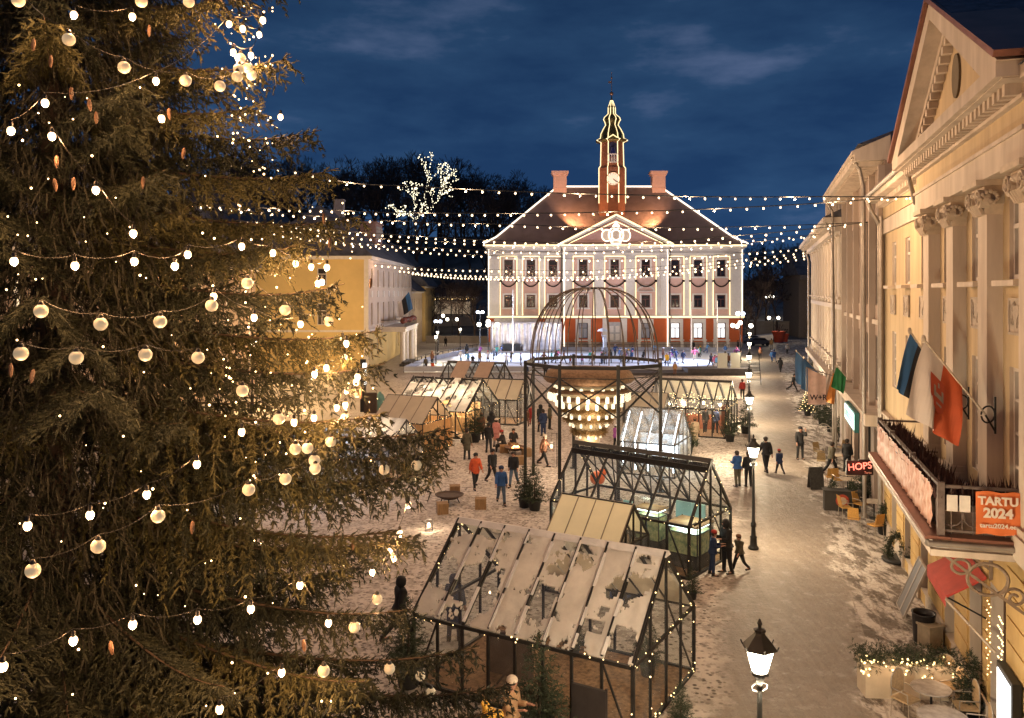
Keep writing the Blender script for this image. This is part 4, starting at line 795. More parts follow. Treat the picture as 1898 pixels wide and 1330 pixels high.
def spruce_bough(length, root, az, slope, fine=1.0, hang=1.0, K=8, wood=None):
    """one bough: wood path plus the triangles of its hanging sprays"""
    n = max(6, int(length/.12)); s = np.linspace(0, 1, n); out = np.array([math.cos(az), math.sin(az), 0.]); side = np.array([-math.sin(az), math.cos(az), 0.])
    wob = rng.normal()*.12
    ax = root+out*(length*s)[:,None]+side*(wob*length*s**2*.5)[:,None]+np.array([0,0,1.])*(length*(slope*s-.16*s**1.5+.13*s**4))[:,None]
    if wood is not None:
        ii = list(range(0, n, 3))+[n-1]
        for a_, b_ in zip(ii[:-1], ii[1:]): wood.tube(tuple(ax[a_]), tuple(ax[b_]), (.008+.005*length)*(1-.85*a_/n), 4, (.008+.005*length)*(1-.85*b_/n), False)
    tw_p = []; tw_d = []; tw_l = []
    step = .07/fine; m = int(length*.86/step)
    for i in range(m):
        u = .14+.86*(i+rng.random()*.6)/m
        k = min(n-1, int(u*(n-1))); c = ax[k]; tang = unit(ax[min(n-1,k+1)]-ax[max(0,k-1)])
        for sg in (-1, 1):
            if rng.random() < .12: continue
            L2 = (.2+.17*length*(1-u)**.6)*(.55+.8*rng.random()); L2 = min(L2, 1.25)
            d = unit(tang*(.55+.3*rng.random())+side*sg*(.75+.3*rng.random())+np.array([0,0,-.22-.3*rng.random()]))
            q = max(2, int(L2/(.075/fine))); uu = np.linspace(.05, 1, q)[:,None]
            pts = c+d*L2*uu+np.array([0,0,-1.])*(.35*L2*uu**2)
            hd = unit(d*.5+np.array([0,0,-.75])*hang+rng.normal(size=(q,3))*.42+side*sg*.2)
            hl = (.05+.13*rng.random(q)**1.3)*(.85+.4*hang*(1-.5*u))
            tw_p.append(pts); tw_d.append(hd); tw_l.append(hl)
            tw_p.append(pts[:-1]); tw_d.append(unit(np.repeat(d[None], q-1, 0)+rng.normal(size=(q-1,3))*.3)); tw_l.append(np.full(q-1, .13)); tw_p.append(pts); tw_d.append(unit(d+side*(.9 if rng.random() < .5 else -.9)+rng.normal(size=(q,3))*.5+np.array([0,0,-.25]))); tw_l.append(.05+.09*rng.random(q))
        tw_p.append(c[None]); tw_d.append(unit(tang+np.array([0,0,.15])+rng.normal(size=3)*.25)[None]); tw_l.append(np.array([.14]))
    # leader tip
    P = np.concatenate(tw_p); D = unit(np.concatenate(tw_d)); Ln = np.concatenate(tw_l)
    
    return np.concatenate([blades(P, D, Ln, K, .04, .012, 1.0), cores(P, D, Ln, .010+.009*rng.random(len(P)))]), P
def big_spruce():
    X0, Y0 = -6.9, 12.6
    t = T('christmas_spruce', 'towering spruce hung with globe lanterns and bulbs, filling the left of the view', 'tree', (X0, Y0, 0))
    tr = MB(); tr.lathe([(.34,0),(.3,2),(.24,9),(.15,16),(.06,22),(.02,24.5)], n=10); wood = MB()
    Rz = lambda z: max(.3, (25.2-z)*.262)
    Vn = []; Vy = []; ca = math.atan2(-Y0, -X0)              # direction to the camera seen from the trunk
    z = 1.2; k = 0; tips = []
    while z < 19.5:
        nb = 6 if z < 14 else 5
        for j in range(nb):
            az = 2*math.pi*(j+.5*(k%2)+rng.random()*.5)/nb+k*.37
            dd = abs((az-ca+math.pi)%(2*math.pi)-math.pi)
            if dd > 2.0 and rng.random() < .35: continue
            l = Rz(z)*((.56 if 8.4 < z < 13.5 else .61)+.34*rng.random()); far = dd > 1.75
            v, P = spruce_bough(l, np.array([0,0,z+rng.random()*.2]), az, .02+.012*(z-8) if z > 8 else -.03, .62 if far else (1.0 if l > 2 else .9), K=3 if far else 7, wood=wood)
            (Vy if rng.random() < .22 else Vn).append(v); tips.append(P[-1])
        z += .47+.1*rng.random(); k += 1
    # long boughs that make the ragged right outline (height, reach, azimuth)
    for zz, l, a in ((14.6,3.5,8),(13.9,3.3,-14),(13.1,3.7,2),(12.4,3.4,-10),(12.15,4.0,4),(10.9,4.5,-4),(11.55,4.35,-3),(10.4,4.1,-6),(9.85,4.75,-12),(9.2,5.0,-1),(8.75,5.2,-10),(8.1,5.3,-16),(7.9,6.1,-4),(7.6,6.1,-9),(7.3,5.9,-14),(6.6,5.6,-18),(6.1,5.5,-6),(5.5,5.7,-12),(5.0,5.6,-20),(4.6,6.4,-8),(4.15,6.9,-5),(3.9,6.7,-11),(3.4,6.9,-16),(2.9,6.6,-25),(3.1,7.0,-8)):
        v, P = spruce_bough(l, np.array([0,0,zz]), R(a), .0, 1.0, K=7, wood=wood); (Vy if rng.random() < .35 else Vn).append(v)
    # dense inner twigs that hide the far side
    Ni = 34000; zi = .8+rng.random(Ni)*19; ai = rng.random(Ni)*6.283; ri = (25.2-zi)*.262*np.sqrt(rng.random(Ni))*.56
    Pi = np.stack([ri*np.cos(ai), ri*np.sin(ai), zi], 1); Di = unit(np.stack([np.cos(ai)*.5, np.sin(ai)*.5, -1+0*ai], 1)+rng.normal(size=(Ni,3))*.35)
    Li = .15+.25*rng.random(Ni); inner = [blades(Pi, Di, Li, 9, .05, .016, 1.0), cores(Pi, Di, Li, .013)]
    tr.build('trunk', bark, t); wood.build('boughs', mat('bough_bark', (.045,.03,.02), .9, .3, 9), t)
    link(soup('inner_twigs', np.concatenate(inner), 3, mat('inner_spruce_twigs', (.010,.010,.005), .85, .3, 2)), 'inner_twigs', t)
    V = np.concatenate(Vn); link(soup('crown', V, 3, needle), 'crown', t)
    V2 = np.concatenate(Vy); link(soup('crown', V2, 3, needle2), 'crown', t, )['label'] = 'fresher yellow green boughs'
    open('/tmp/st','w').write(str((len(V)+len(V2))//3)) if 0 else None
    # cones
    cm = MB(); cm.lathe([(.006,0),(.02,-.02),(.026,-.07),(.02,-.12),(.005,-.15)], n=7); me = cm.mesh('spruce_cone', mat('spruce_cone', (.075,.036,.018), .6, .3, 20, bump=.6, bs=60))
    spots = [(188,210),(280,300),(390,475),(487,540),(527,610),(818,135),(1010,808),(785,965),(405,970),(297,975),(310,850),(925,590)]
    R2 = lambda z: (25.2-z)*.262*.8
    def surf(px, py, f=.86):
        d = Vector(((px-CX)/F, 1, -(py-HY)/F)); o = Vector((-X0, -Y0, CH)); lo = 5.0
        y = 5.0
        while y < Y0+3:
            p = o+d*y; 
            if math.hypot(p.x, p.y) < Rz(p.z)*f: return p
            y += .05
        c_ = (Y0-1.0); return o+d*c_
    globals()['tree_surf'] = lambda px, py, f=.86: surf(px, py, f)+Vector((X0, Y0, 0))
    for i, (a, b) in enumerate([(a/2.956, b/2.956) for a, b in spots]+[(184/2.956, 440+720/2.956), (60/2.956, 440+690/2.956), (1056/2.956, 880+250/2.956), (605/2.956,880+910/2.956), (1663/2.956,880+900/2.956), (600,395),(612,440),(688,515),(655,1000),(668,720)]):
        p = surf(a, b, .96); link(me, 'cone', t, p, (R(8*math.sin(i*3)), R(6*math.cos(i)), 0), (1.0,)*3)
    return t
spruce = big_spruce()
# ---- globes and bulbs on the spruce, in strings; positions run over the tree's surface
globe_m = mat('rice_paper_globe', (.34,.3,.22), .5, .12, 5, emis=(1,.74,.42), es=.3, bump=.2, bs=8)
GL = MB(); GL.lathe([(.073*math.sin(math.pi*(j+.15)/12.3), -.073*math.cos(math.pi*(j+.15)/12.3)) for j in range(13)], n=20); GL = GL.mesh('globe', globe_m)
GC = MB(); GC.lathe([(.03,.066),(.03,.09),(.012,.11)], n=8); GC = GC.mesh('socket', black)
BU = MB(); BU.ball((0,0,0), .042, 12, 8, 1.15); BU = BU.mesh('bulb', bulb_t); SK = MB(); SK.lathe([(.02,.035),(.022,.085),(.01,.1)], n=8); SK = SK.mesh('socket', black)
def tree_string(pts, kind, label, off=-.12, grp='light strings on the spruce', f=1.0):
    P = [tree_surf(x, y, f) for x, y in pts]; P = [p+(Vector((0,0,CH))-p).normalized()*.1 for p in P]; o = P[0]
    t = T('light_string', label, 'light string', o, 0, grp); w = MB(); pp = []
    for a, b in zip(P[:-1], P[1:]):
        for k in range(6): u = k/6; q = a.lerp(b, u); q.z += .12-.10*4*u*(1-u)*min(1, (b-a).length); pp.append(q-o)
    if len(P) > 1: pp.append(P[-1]-o+Vector((0,0,.12))); w.path(pp, .0035, 4); w.build('cable', black, t)
    for i, p in enumerate(P):
        g = link(GL if kind == 'g' else BU, 'globe' if kind == 'g' else 'bulb', t, p-o, scale=(1,1,1)); link(GC if kind == 'g' else SK, 'socket', g)
        if kind == 'g':
            if i % 2 == 0: plight('globe_light', g, (0,0,-.2), 6.0, WARM, .05)
        else: plight('bulb_light', g, (0,0,-.07), 50, (1,.5,.2), .04)
    return t
Z2 = lambda L_, ox=0, oy=0, s=2.956: [(ox+a/s, oy+b/s) for a, b in L_]
tree_string(Z2([(100,2),(377,215),(680,368),(1017,440),(1205,470),(1300,418),(1378,410)]), 'g', 'globe lantern string sagging across the upper spruce')
tree_string(Z2([(1318,318),(1308,378),(1357,372)]), 'g', 'cluster of three globe lanterns at the upper right edge of the spruce')
tree_string([(262,2),(350,3)], 'g', 'pair of globe lanterns cut by the top edge of the spruce view')
tree_string(Z2([(225,402),(552,473),(878,460),(1160,372)], 0, 440), 'g', 'four globe lanterns climbing to the right across the middle of the spruce')
tree_string(Z2([(115,635),(418,658),(797,642),(1085,657)], 0, 440), 'g', 'level row of four globe lanterns below the middle of the spruce')
tree_string(Z2([(1355,250),(1562,397),(1800,458)], 0, 440), 'g', 'three globe lanterns stepping down the right side of the spruce')
tree_string(Z2([(1328,838),(1528,993),(1618,1158),(1685,1153),(1722,1220),(1727,1265)], 0, 440), 'g', 'bunch of globe lanterns in front of the blue lit tent')
tree_string([(450,1)], 'g', 'lone globe lantern at the top tip of a spruce bough') if 0 else None
tree_string([(662,728),(640,775),(613,818),(583,853),(529,887),(461,907),(293,956),(182,1012),(61,1057)], 'g', 'long globe lantern string crossing the lower spruce to the bottom left')
tree_string([(699,1110),(686,1145) if 0 else (657,1162),(600,1243),(722,1239)], 'g', 'globe lanterns low on the right skirt of the spruce')
tree_string([(687,853),(712,870),(772,862)], 'g', 'globe lanterns near the wooden hut at the spruce edge')
tree_string([(799,1283),(779,1252)], 'g', 'globe lantern pair on the lowest right bough of the spruce')
tree_string(Z2([(60,715),(247,562),(855,442),(1255,130),(1440,108)]), 'b', 'warm bulb string rising to the upper right of the spruce')
tree_string(Z2([(405,80),(725,90)]), 'b', 'two dim bulbs high in the spruce')
tree_string(Z2([(1278,285),(1375,302),(1420,187),(1330,155)]), 'b', 'bright bulbs bunched by the upper right globe lanterns')
tree_string([(26,484),(139,492),(249,484),(324,493),(348,471),(448,456),(506,468),(548,488),(577,494),(606,495)], 'b', 'bright bulb string across the middle of the spruce')
tree_string(Z2([(285,745),(525,1040),(730,1278),(885,648)]), 'b', 'scattered bulbs deep in the upper left of the spruce')
tree_string([(520,216)], 'b', 'single bulb on the bough tip against the sky')
tree_string([(396,549),(471,588),(557,600),(589,525),(597,522)], 'b', 'bulbs between the right hand boughs of the spruce')
tree_string([(448,800),(545,782),(582,774),(624,755),(640,750)], 'b', 'bulb string above the blue lit tent')
tree_string([(635,628),(642,636),(639,661),(605,681),(583,693)], 'b', 'bulbs glowing against the yellow gable wall')
tree_string([(663,698),(660,708),(642,723)], 'b', 'three bulbs at the tip of the long middle bough')
tree_string([(51,974),(167,954),(272,916),(365,860)], 'b', 'bulb string climbing through the lower left of the spruce')
tree_string([(6,1235),(136,1187),(246,1157),(366,1148),(465,1128),(556,1084),(609,1154)], 'b', 'bulb string across the lowest left boughs of the spruce')
tree_string([(407,1314),(522,1246)], 'b', 'two bulbs at the bottom edge of the spruce')
tree_string([(690,1060),(723,1020),(730,1035),(741,988),(757,935)], 'b', 'bulbs along the right edge of the lower spruce')
# tiny fairy lights in the crown
fl = MB()
rr = random.Random(5)
for i in range(230):
    if i < 70: px, py = min(rr.gauss(462, 26), 505), rr.uniform(10, 330)
    elif i < 150: px, py = rr.uniform(380, 700), rr.uniform(360, 900)
    else: py = rr.uniform(150, 1320); px = rr.uniform(5, 470+py*.2)
    p = tree_surf(px, py, .97)-Vector((-6.9, 12.6, 0)); fl.ball(p, .006+.010*rr.random(), 5, 3)
fl.build('fairy_lights', glow('tree_fairy', (1,.66,.3), 5), spruce)['kind'] = 'stuff'

# ---- small potted spruces
def small_spruce_mesh(h, r, seed, K=7):
    global rng; rng = np.random.default_rng(seed); P = []; D = []; Ln = []
    z = .12*h
    while z < h*.97:
        u = z/h; rr_ = r*(1-u)**.85*(1+.1*rng.normal()); nb = max(4, int(11*(1-u)+4))
        for j in range(nb):
            a = rng.random()*6.28; d = np.array([math.cos(a), math.sin(a), .25-.35*(1-u)]); l = rr_*(.75+.4*rng.random()); q = max(2, int(l/.07)); s = np.linspace(.15, 1, q)[:,None]
            P.append(np.array([0,0,z])+d*l*s); dd = d+rng.normal(size=(q,3))*.45+np.array([0,0,.1]); D.append(dd); Ln.append(np.full(q, .13))
        z += .05*h if h < 1.4 else .075
    P.append(np.array([[0,0,h*.9],[0,0,h*.94],[0,0,h*.97]])); D.append(np.array([[0,0,1.]]*3)); Ln.append(np.full(3,.16))
    P = np.concatenate(P); D = unit(np.concatenate(D)); Ln = np.concatenate(Ln)
    return soup('foliage', blades(P, D, Ln, K, .075, .02), 3, needle3)
POT = MB(); POT.lathe([(.2,0),(.23,.02),(.28,.38),(.3,.4),(.3,.44),(.26,.44),(.24,.38)], n=16); POT = POT.mesh('pot', mat('black_pot', (.02,.02,.02), .6))
STM = MB(); STM.tube((0,0,.35),(0,0,1.2),.03,6); STM = STM.mesh('trunk', bark)
SP = [small_spruce_mesh(1.7, .62, s) for s in (1, 2, 3)]
def potted(p, s=1.0, v=0, label='small potted spruce', rz=0, grp='potted spruces in the square'):
    t = T('potted_spruce', label, 'potted tree', p, rz, grp); t.scale = (s, s, s); link(SP[v], 'foliage', t, (0,0,.3)); link(STM, 'trunk', t); link(POT, 'pot', t); return t

# ---- bare winter trees
def bare_tree(seed, h, levels=6, spread=.55, minr=.012):
    r2 = random.Random(seed); segs = []
    def grow(p, d, l, r, k):
        if k == 0 or l < .15: return
        q = p+d*l; segs.append((p, q, r, r*.72, k))
        nb = 2 if r2.random() < .45 else 3
        for i in range(nb):
            a = d.orthogonal().normalized(); a.rotate(Matrix.Rotation(r2.random()*6.28, 3, d)); dd = (d+a*(spread*(.6+.8*r2.random()))+Vector((0,0,.12))).normalized()
            grow(q, dd, l*(.66+.2*r2.random()), max(minr, r*.66), k-1)
        if k > 2 and r2.random() < .6: grow(p+d*l*.6, (d+Vector((r2.uniform(-1,1), r2.uniform(-1,1), .2))*.8).normalized(), l*.55, max(minr, r*.45), k-2)
    grow(Vector((0,0,0)), Vector((0,0,1)), h*.26, h*.018, levels)
    return segs
def bare_meshes(seed, h, m, levels=7, minr=.03, spread=.55):
    segs = bare_tree(seed, h, levels, spread, minr); tr = MB(); cr = MB()
    for p, q, a, b, k in segs:
        if k >= levels-1: tr.tube(p, q, a, 7, b, False)
        else: cr.tube(p, q, a, 3, b, False)
    return tr.mesh('trunk', m), cr.mesh('crown', m), segs
twigm = mat('bare_twigs', (.085,.06,.05), .9, .3, .5)
BT = [bare_meshes(s, 17, twigm, 8, .035) for s in (3, 9, 17, 25)]
rr = random.Random(21); k = 0
def hill_tree(x, y, s, v, label='tall leafless tree in the dark wood on the hill', grp='bare trees on the hill'):
    t = T('bare_tree', label, 'bare tree', (x, y, hill_h(x, y)-.2), rr.random()*6.28, grp); t.scale = (s*rr.uniform(.95,1.25), s*rr.uniform(.95,1.25), s); link(BT[v][0], 'trunk', t); link(BT[v][1], 'crown', t)
for i in range(62):
    y = rr.uniform(205, 290); x = rr.uniform(-90, 12)*(y/240); hill_tree(x, y, rr.uniform(1.1, 1.7)-.5*max(0, (x+25)/40), i % 4)
for i in range(26):
    y = rr.uniform(200, 280); x = rr.uniform(12, 100)*(y/240); hill_tree(x, y, rr.uniform(.55, .85), i % 4)
for i, (px, Z, s) in enumerate(((850, 168, .75), (880, 163, .7), (800, 175, .7), (1400, 170, .8), (1440, 176, .9), (1385, 162, .55), (1470, 185, .8), (1420, 195, .9))):
    x = (px-CX)/F*Z; t = T('bare_tree', ['dark bare tree beside the left corner of the town hall','low bare tree just left of the town hall wall','bare tree above the lit pavilion','bare tree right of the town hall','bare tree on the slope right of the town hall','small bare tree by the right corner of the town hall','bare tree in front of the temple front','bare tree between the park lamps'][i], 'bare tree', (x, Z, hill_h(x, Z)-.1), i); t.scale = (s,)*3; link(BT[i%4][0], 'trunk', t); link(BT[i%4][1], 'crown', t)
# the tree wound with fairy lights
tb, cb_, segs = bare_meshes(14, 19, twigm, 7, .04, .62)
LX, LZ = (772-CX)/F*182, 182.0
lt = T('lit_tree', 'bare tree whose branches are wound with hundreds of white fairy lights', 'tree', (LX, LZ, hill_h(LX, LZ)+3.0), R(40)); link(tb, 'trunk', lt); link(cb_, 'crown', lt); lt.scale = (1.15,1.15,1.25)
f = MB()
for p, q, a, b, k in segs:
    if k > 7: continue
    n = max(1, int((q-p).length/.27))
    for i in range(n):
        if rr.random() < (.8 if k > 2 else .45): c = p.lerp(q, (i+rr.random())/n)+Vector([rr.uniform(-.12,.12) for _ in range(3)]); f.ball(c, .06+.05*rr.random(), 4, 3)
f.build('fairy_lights', glow('tree_white_fairy', (1,.9,.6), 3.5), lt)['kind'] = 'stuff'
lt.location.z = pz(772, 452, LZ).z-4
# ================= STRINGS OF BULBS OVER THE SQUARE
SB = MB(); SB.ball((0,0,-.06), 1.0, 8, 6, 1.1); SB = SB.mesh('bulb', bulb_w)
def overhead(ctrl, ZL, ZR, gap, label, r=2.1, light=1):
    """ctrl: columns and rows along the cable; depth runs evenly from ZL to ZR, a real cable between two anchors"""
    xs = [c[0] for c in ctrl]; x0, x1 = xs[0], xs[-1]; A, B = pz(*ctrl[0], ZL), pz(*ctrl[-1], ZR)
    def row(x):
        # smooth (Catmull-Rom) through the measured points
        for i in range(len(ctrl)-1):
            if ctrl[i][0] <= x <= ctrl[i+1][0]:
                p1, p2 = ctrl[i], ctrl[i+1]; p0 = ctrl[max(0,i-1)]; p3 = ctrl[min(len(ctrl)-1,i+2)]; h = p2[0]-p1[0]; u = (x-p1[0])/h
                m1 = (p2[1]-p0[1])/max(1e-6,(p2[0]-p0[0]))*h; m2 = (p3[1]-p1[1])/max(1e-6,(p3[0]-p1[0]))*h
                return (2*u**3-3*u*u+1)*p1[1]+(u**3-2*u*u+u)*m1+(-2*u**3+3*u*u)*p2[1]+(u**3-u*u)*m2
        return ctrl[-1][1]
    n = 240; path = []
    for i in range(n+1):
        t_ = i/n; X = A.x+(B.x-A.x)*t_; Z = ZL+(ZR-ZL)*t_; px = CX+F*X/Z; path.append(pz(px, row(min(max(px, x0), x1)), Z))
    t = T('string_lights', label, 'string lights', A, 0, 'strings of bulbs across the square'); w = MB(); w.path([p-A for p in path[::4]], .02, 3); w.build('cable', black, t)
    tot = sum((a-b).length for a, b in zip(path[:-1], path[1:])); nb = int(tot/gap); nb = min(nb, 99); step = tot/nb; acc = step*.5; s = 0; k = 0
    for a, b in zip(path[:-1], path[1:]):
        l = (a-b).length
        while s+l >= acc:
            p = a.lerp(b, (acc-s)/l); rad = r*p.y/F*(.93+.14*rnd.random()); link(SB, 'bulb', t, p-A-Vector((0,0,rad*1.5)), scale=(rad*.78,)*3); k += 1; acc += step
            if light and k % 7 == 3 and k < nb-3: plight('bulb_light', t, p-A-Vector((0,0,.3)), 7*POW*light, WARM, .1)
        s += l
    return t
POW = 52
overhead([(330,300),(545,316),(648,338),(755,344),(890,351),(1018,356.6),(1140,360),(1285,363.7),(1397,364.6),(1528,364),(1660,364.5),(1700,363)], 24, 27.5, .5, 'topmost string of bulbs, running to the near cornice on the right', 2.6)
overhead([(330,378),(523,386),(602,388),(709,393),(844,394.5),(1009,394.7),(1148,391.7),(1260,388.8),(1373,384),(1487,378),(1601,370),(1698,363)], 40, 27.5, .56, 'second string of bulbs from the top, meeting the topmost one at the right', 2.5)
overhead([(400,385),(591,400.5),(690,407),(834,413),(928,414.7),(1060,420),(1198,421.5),(1326,420.6),(1449,417.8),(1550,414),(1610,411)], 48, 38.5, .66, 'third string of bulbs from the top, just above the hall pediment', 2.4)
overhead([(440,408),(617,426),(740,435),(874,443),(1020,449),(1100,450),(1275,444),(1341,437.5),(1406,433),(1500,424),(1612,411)], 62, 38.5, .72, 'string of bulbs along the eaves line ending at the finned building', 2.3)
overhead([(440,415),(636,437),(712,442),(790,446),(868,449),(1000,455),(1150,455),(1300,449),(1420,441),(1542,432)], 70, 57, .78, 'string of bulbs dipping just below the pediment base', 2.2)
overhead([(460,425),(620,445.5),(677,450),(763,457),(849,461),(906,464),(1077,465.5),(1164,463),(1292,457),(1363,452),(1520,435)], 72, 60, .72, 'string of bulbs across the hall frieze', 2.1)
overhead([(500,432),(623,449),(692,456),(773,464),(850,469.6),(963,476),(1100,480),(1250,477),(1375,468),(1497,459)], 78, 84, .8, 'string of bulbs across the heads of the top windows', 2.1)
overhead([(690,488.5),(742,493),(804,497),(898,499),(1000,501),(1120,500),(1240,492),(1375,479),(1498,465)], 104, 84, .92, 'string from the cream building across the top windows', 2.1)
overhead([(737,499),(783,503.4),(884,509),(980,511),(1100,510),(1240,500),(1370,486),(1498,470)], 122, 84, .92, 'lower string from the cream building across the top windows', 2.1)
overhead([(762,504),(831,511),(908,514),(1000,516),(1120,513),(1250,504),(1370,492),(1498,476)], 139, 84, .9, 'lowest string of bulbs across the hall front', 2.1)
# ================= STREET LAMPS
def lamp_meshes():
    p = MB(); p.lathe([(.19,0),(.2,.05),(.17,.1),(.13,.14),(.12,.42),(.14,.45),(.09,.5),(.075,.8),(.1,.84),(.1,.95),(.06,1.02),(.048,2.4),(.04,3.12),(.06,3.15),(.045,3.22),(.09,3.34),(.05,3.4)], n=12)
    for s in (-1, 1): p.path([(s*.05,0,3.1),(s*.13,0,3.13),(s*.14,0,3.2),(s*.05,0,3.24)], .012, 5)
    g = MB(); g.smooth = False; g.lathe([(.13,3.42),(.235,3.8)], n=6, a0=.3, smooth=False)
    r = MB(); r.lathe([(.285,3.8),(.27,3.84),(.19,3.93),(.1,4.02),(.08,4.06),(.1,4.08),(.1,4.11),(.03,4.13),(.03,4.17),(.045,4.2),(.012,4.28)], n=6, a0=.3, smooth=False); r.lathe([(.15,3.38),(.14,3.42)], n=6, a0=.3)
    for k in range(6): a = .3+k*math.pi/3; r.tube((.13*math.cos(a),.13*math.sin(a),3.42),(.237*math.cos(a),.237*math.sin(a),3.8),.008,4); r.tube((.28*math.cos(a),.28*math.sin(a),3.81),(.31*math.cos(a),.31*math.sin(a),3.88),.012,4)
    return p.mesh('post', black), g.mesh('lantern_glass', lampglass), r.mesh('lantern_roof', black)
LM = lamp_meshes()
def lamp(p, label, power=260, s=1.0, grp='lantern posts along the street', c=(1,.8,.52)):
    t = T('street_lamp', label, 'street lamp', p, .2, grp); t.scale = (s,s,s); link(LM[0], 'post', t); link(LM[1], 'lantern_glass', t); link(LM[2], 'lantern_roof', t)
    plight('lamp_light', t, (0,0,3.18), power, c, .2); plight('lamp_light', t, (0,.3,3.6), power*.5, c, .12); return t
SPx = [(1408,13.6),(1396.5,31.2),(1389,46),(1388,60),(1388.5,76),(1389,95),(1389.5,118)]
labs = ['nearest lantern post, its lit head low in the street','tall lantern post standing beside the aquarium greenhouse','third lantern post up the street','fourth lantern post up the street','fifth lantern post up the street','sixth lantern post up the street','farthest lantern post of the street row']
for (px, Z), lb in zip(SPx, labs): lamp(((px-CX)/F*Z, Z, 0), lb, 1050 if Z < 40 else 1500)
for px, py, lb in ((808,676,'lantern post by the left rail of the ice rink'),(853,653,'lantern post farther along the rink rail'),(811,662,'lantern post behind the rink rail lamp'),(1522,604+20,'single lantern post by the park steps')):
    lamp(gp(px, py), lb, 500, 1.0, 'lantern posts round the rink')
lamp((-20.5, 66, 0), 'street lamp hidden behind the spruce, lighting the yellow gable', 0, 1.5, None)
plight('sodium_light', None, (-20.5, 68, 5.0), 5200, (1,.66,.3), .3); plight('sodium_light', None, (-21.5, 86, 5.4), 4200, (1,.66,.3), .3)
# globe clusters and twin lamps
GLB = MB(); GLB.ball((0,0,0), .3, 14, 10); GLB = GLB.mesh('globe', lampglass)
def cluster(p, n, label, h=4.6, power=300, reach=.9, c=WW):
    t = T('cluster_lamp', label, 'street lamp', p); m = MB(); m.lathe([(.2,0),(.2,.1),(.1,.3),(.07,1),(.06,h)], n=10)
    for k in range(n): a = 2*math.pi*k/n; q = (reach*math.cos(a), reach*math.sin(a)*.9, h-.25); m.path([(0,0,h-.5),(q[0]*.6,q[1]*.6,h-.6),(q[0],q[1],q[2]-.1)], .035, 5); link(GLB, 'globe', t, (q[0],q[1],q[2]+.2)); 
    if n > 2: link(GLB, 'globe', t, (0,0,h+.35))
    m.build('post', black, t); plight('lamp_light', t, (0,0,h+1.0), power, c, .4); return t
def base_of(px, Z, z=0): return ((px-CX)/F*Z, Z, z)
cluster(base_of(905, 118), 4, 'lamp with a cluster of globes left of the town hall', 5.0, 900, 1.3)
cluster(base_of(1372, 116), 3, 'lamp with three globes at the right corner of the rink', 4.9, 900, 1.5)
cluster(base_of(838, 158), 2, 'twin globe lamp in front of the lit pavilion', 4.4, 500)
cluster(base_of(1434, 160), 2, 'twin globe lamp right of the town hall', 4.6, 700)
cluster(base_of(1426, 200, 3), 3, 'park lamp with three globes on the slope', 5.4, 500); lamp(base_of(1461, 190, 1.5), 'park lantern on the slope path', 500, 1.3, None)
cluster(base_of(812, 150), 1, 'single globe lamp at the end of the left row', 5.3, 300)
# flood masts
for i, (px, Z, z, lb) in enumerate(((812, 128, 5.0, 'floodlight mast glaring blue white by the left row'), (890, 128, 6.4, 'floodlight mast glaring blue white left of the town hall'), (1372, 112.5, 6.6, 'floodlight mast glaring blue white at the right corner of the rink'))):
    t = T('floodlight_mast', lb, 'floodlight', base_of(px, Z)); m = MB(); m.lathe([(.16,0),(.08,.3),(.06,z)], n=8); m.beam((-.5,0,z),(.5,0,z),.08); m.build('mast', black, t)
    for s in (-.35, .35): h = MB(); h.box(s-.22,s+.22,-.12,.1,z-.16,z+.24); h.build('lamp_head', black, t); g = MB(); g.box(s-.2,s+.2,-.16,-.12,z-.12,z+.2); g.build('lens', coolglow, t)
    tgt = Vector(base_of(1120, 118))-Vector(t.location); slight('flood_beam', t, (0,-.3,z+.1), (tgt.x, tgt.y-4, 0), 30000, 95, (.62,.72,1), .3)

# ================= ICE RINK
icem = mat('rink_ice', (.72,.78,.9), .35, .06, .6)
A = [(-12.8,99),(26.6,99),(36.5,132.5),(-5.6,134),(-11.6,112)]
g = MB(); g.prism(A, 'z', .02, .12); tag(g.build('ice_rink', icem), kind='structure')
rk = T('rink_barrier', 'low rink barrier with dark deck and rail round the ice', 'barrier', (0,0,0)); m = MB()
for (a, b) in zip(A, A[1:]+A[:1]):
    a, b = Vector((*a,0)), Vector((*b,0)); m.beam(a+Vector((0,0,.45)), b+Vector((0,0,.45)), .1, .6)
m.build('board', mat('rink_board', (.3,.32,.4), .6, .15, 1), rk); m = MB()
for (a, b) in zip(A, A[1:]+A[:1]):
    a, b = Vector((*a,0)), Vector((*b,0)); n = max(2, int((b-a).length/2.2)); m.beam(a+Vector((0,0,1.15)), b+Vector((0,0,1.15)), .06)
    for i in range(n+1): p = a.lerp(b, i/n); m.beam(p, p+Vector((0,0,1.2)), .07)
m.build('rail', steel, rk)
dk = MB(); dk.box(6,27.5,95.4,98.6,0,.35); dk.box(20,27.3,95.2,98.5,.35,.8); o = dk.build('rink_deck', mat('dark_decking', (.05,.045,.05), .7, .3, 2)); tag(o, 'dark skate changing deck along the near side of the rink', 'deck')
for i, (px, w_) in enumerate(((1339,11),(1363,11))): m = MB(); m.box(-.55,.55,-.05,.05,0,1.7); m.box(-.5,.5,-.06,-.05,.1,1.6); o = m.build('info_panel', mat('pale_panel', (.45,.47,.44), .7, .05)); o.location = base_of(px, 95.2, .9); tag(o, ['pale upright panel at the rink entrance, the left one','pale upright panel at the rink entrance, nearest the street'][i], 'panel')
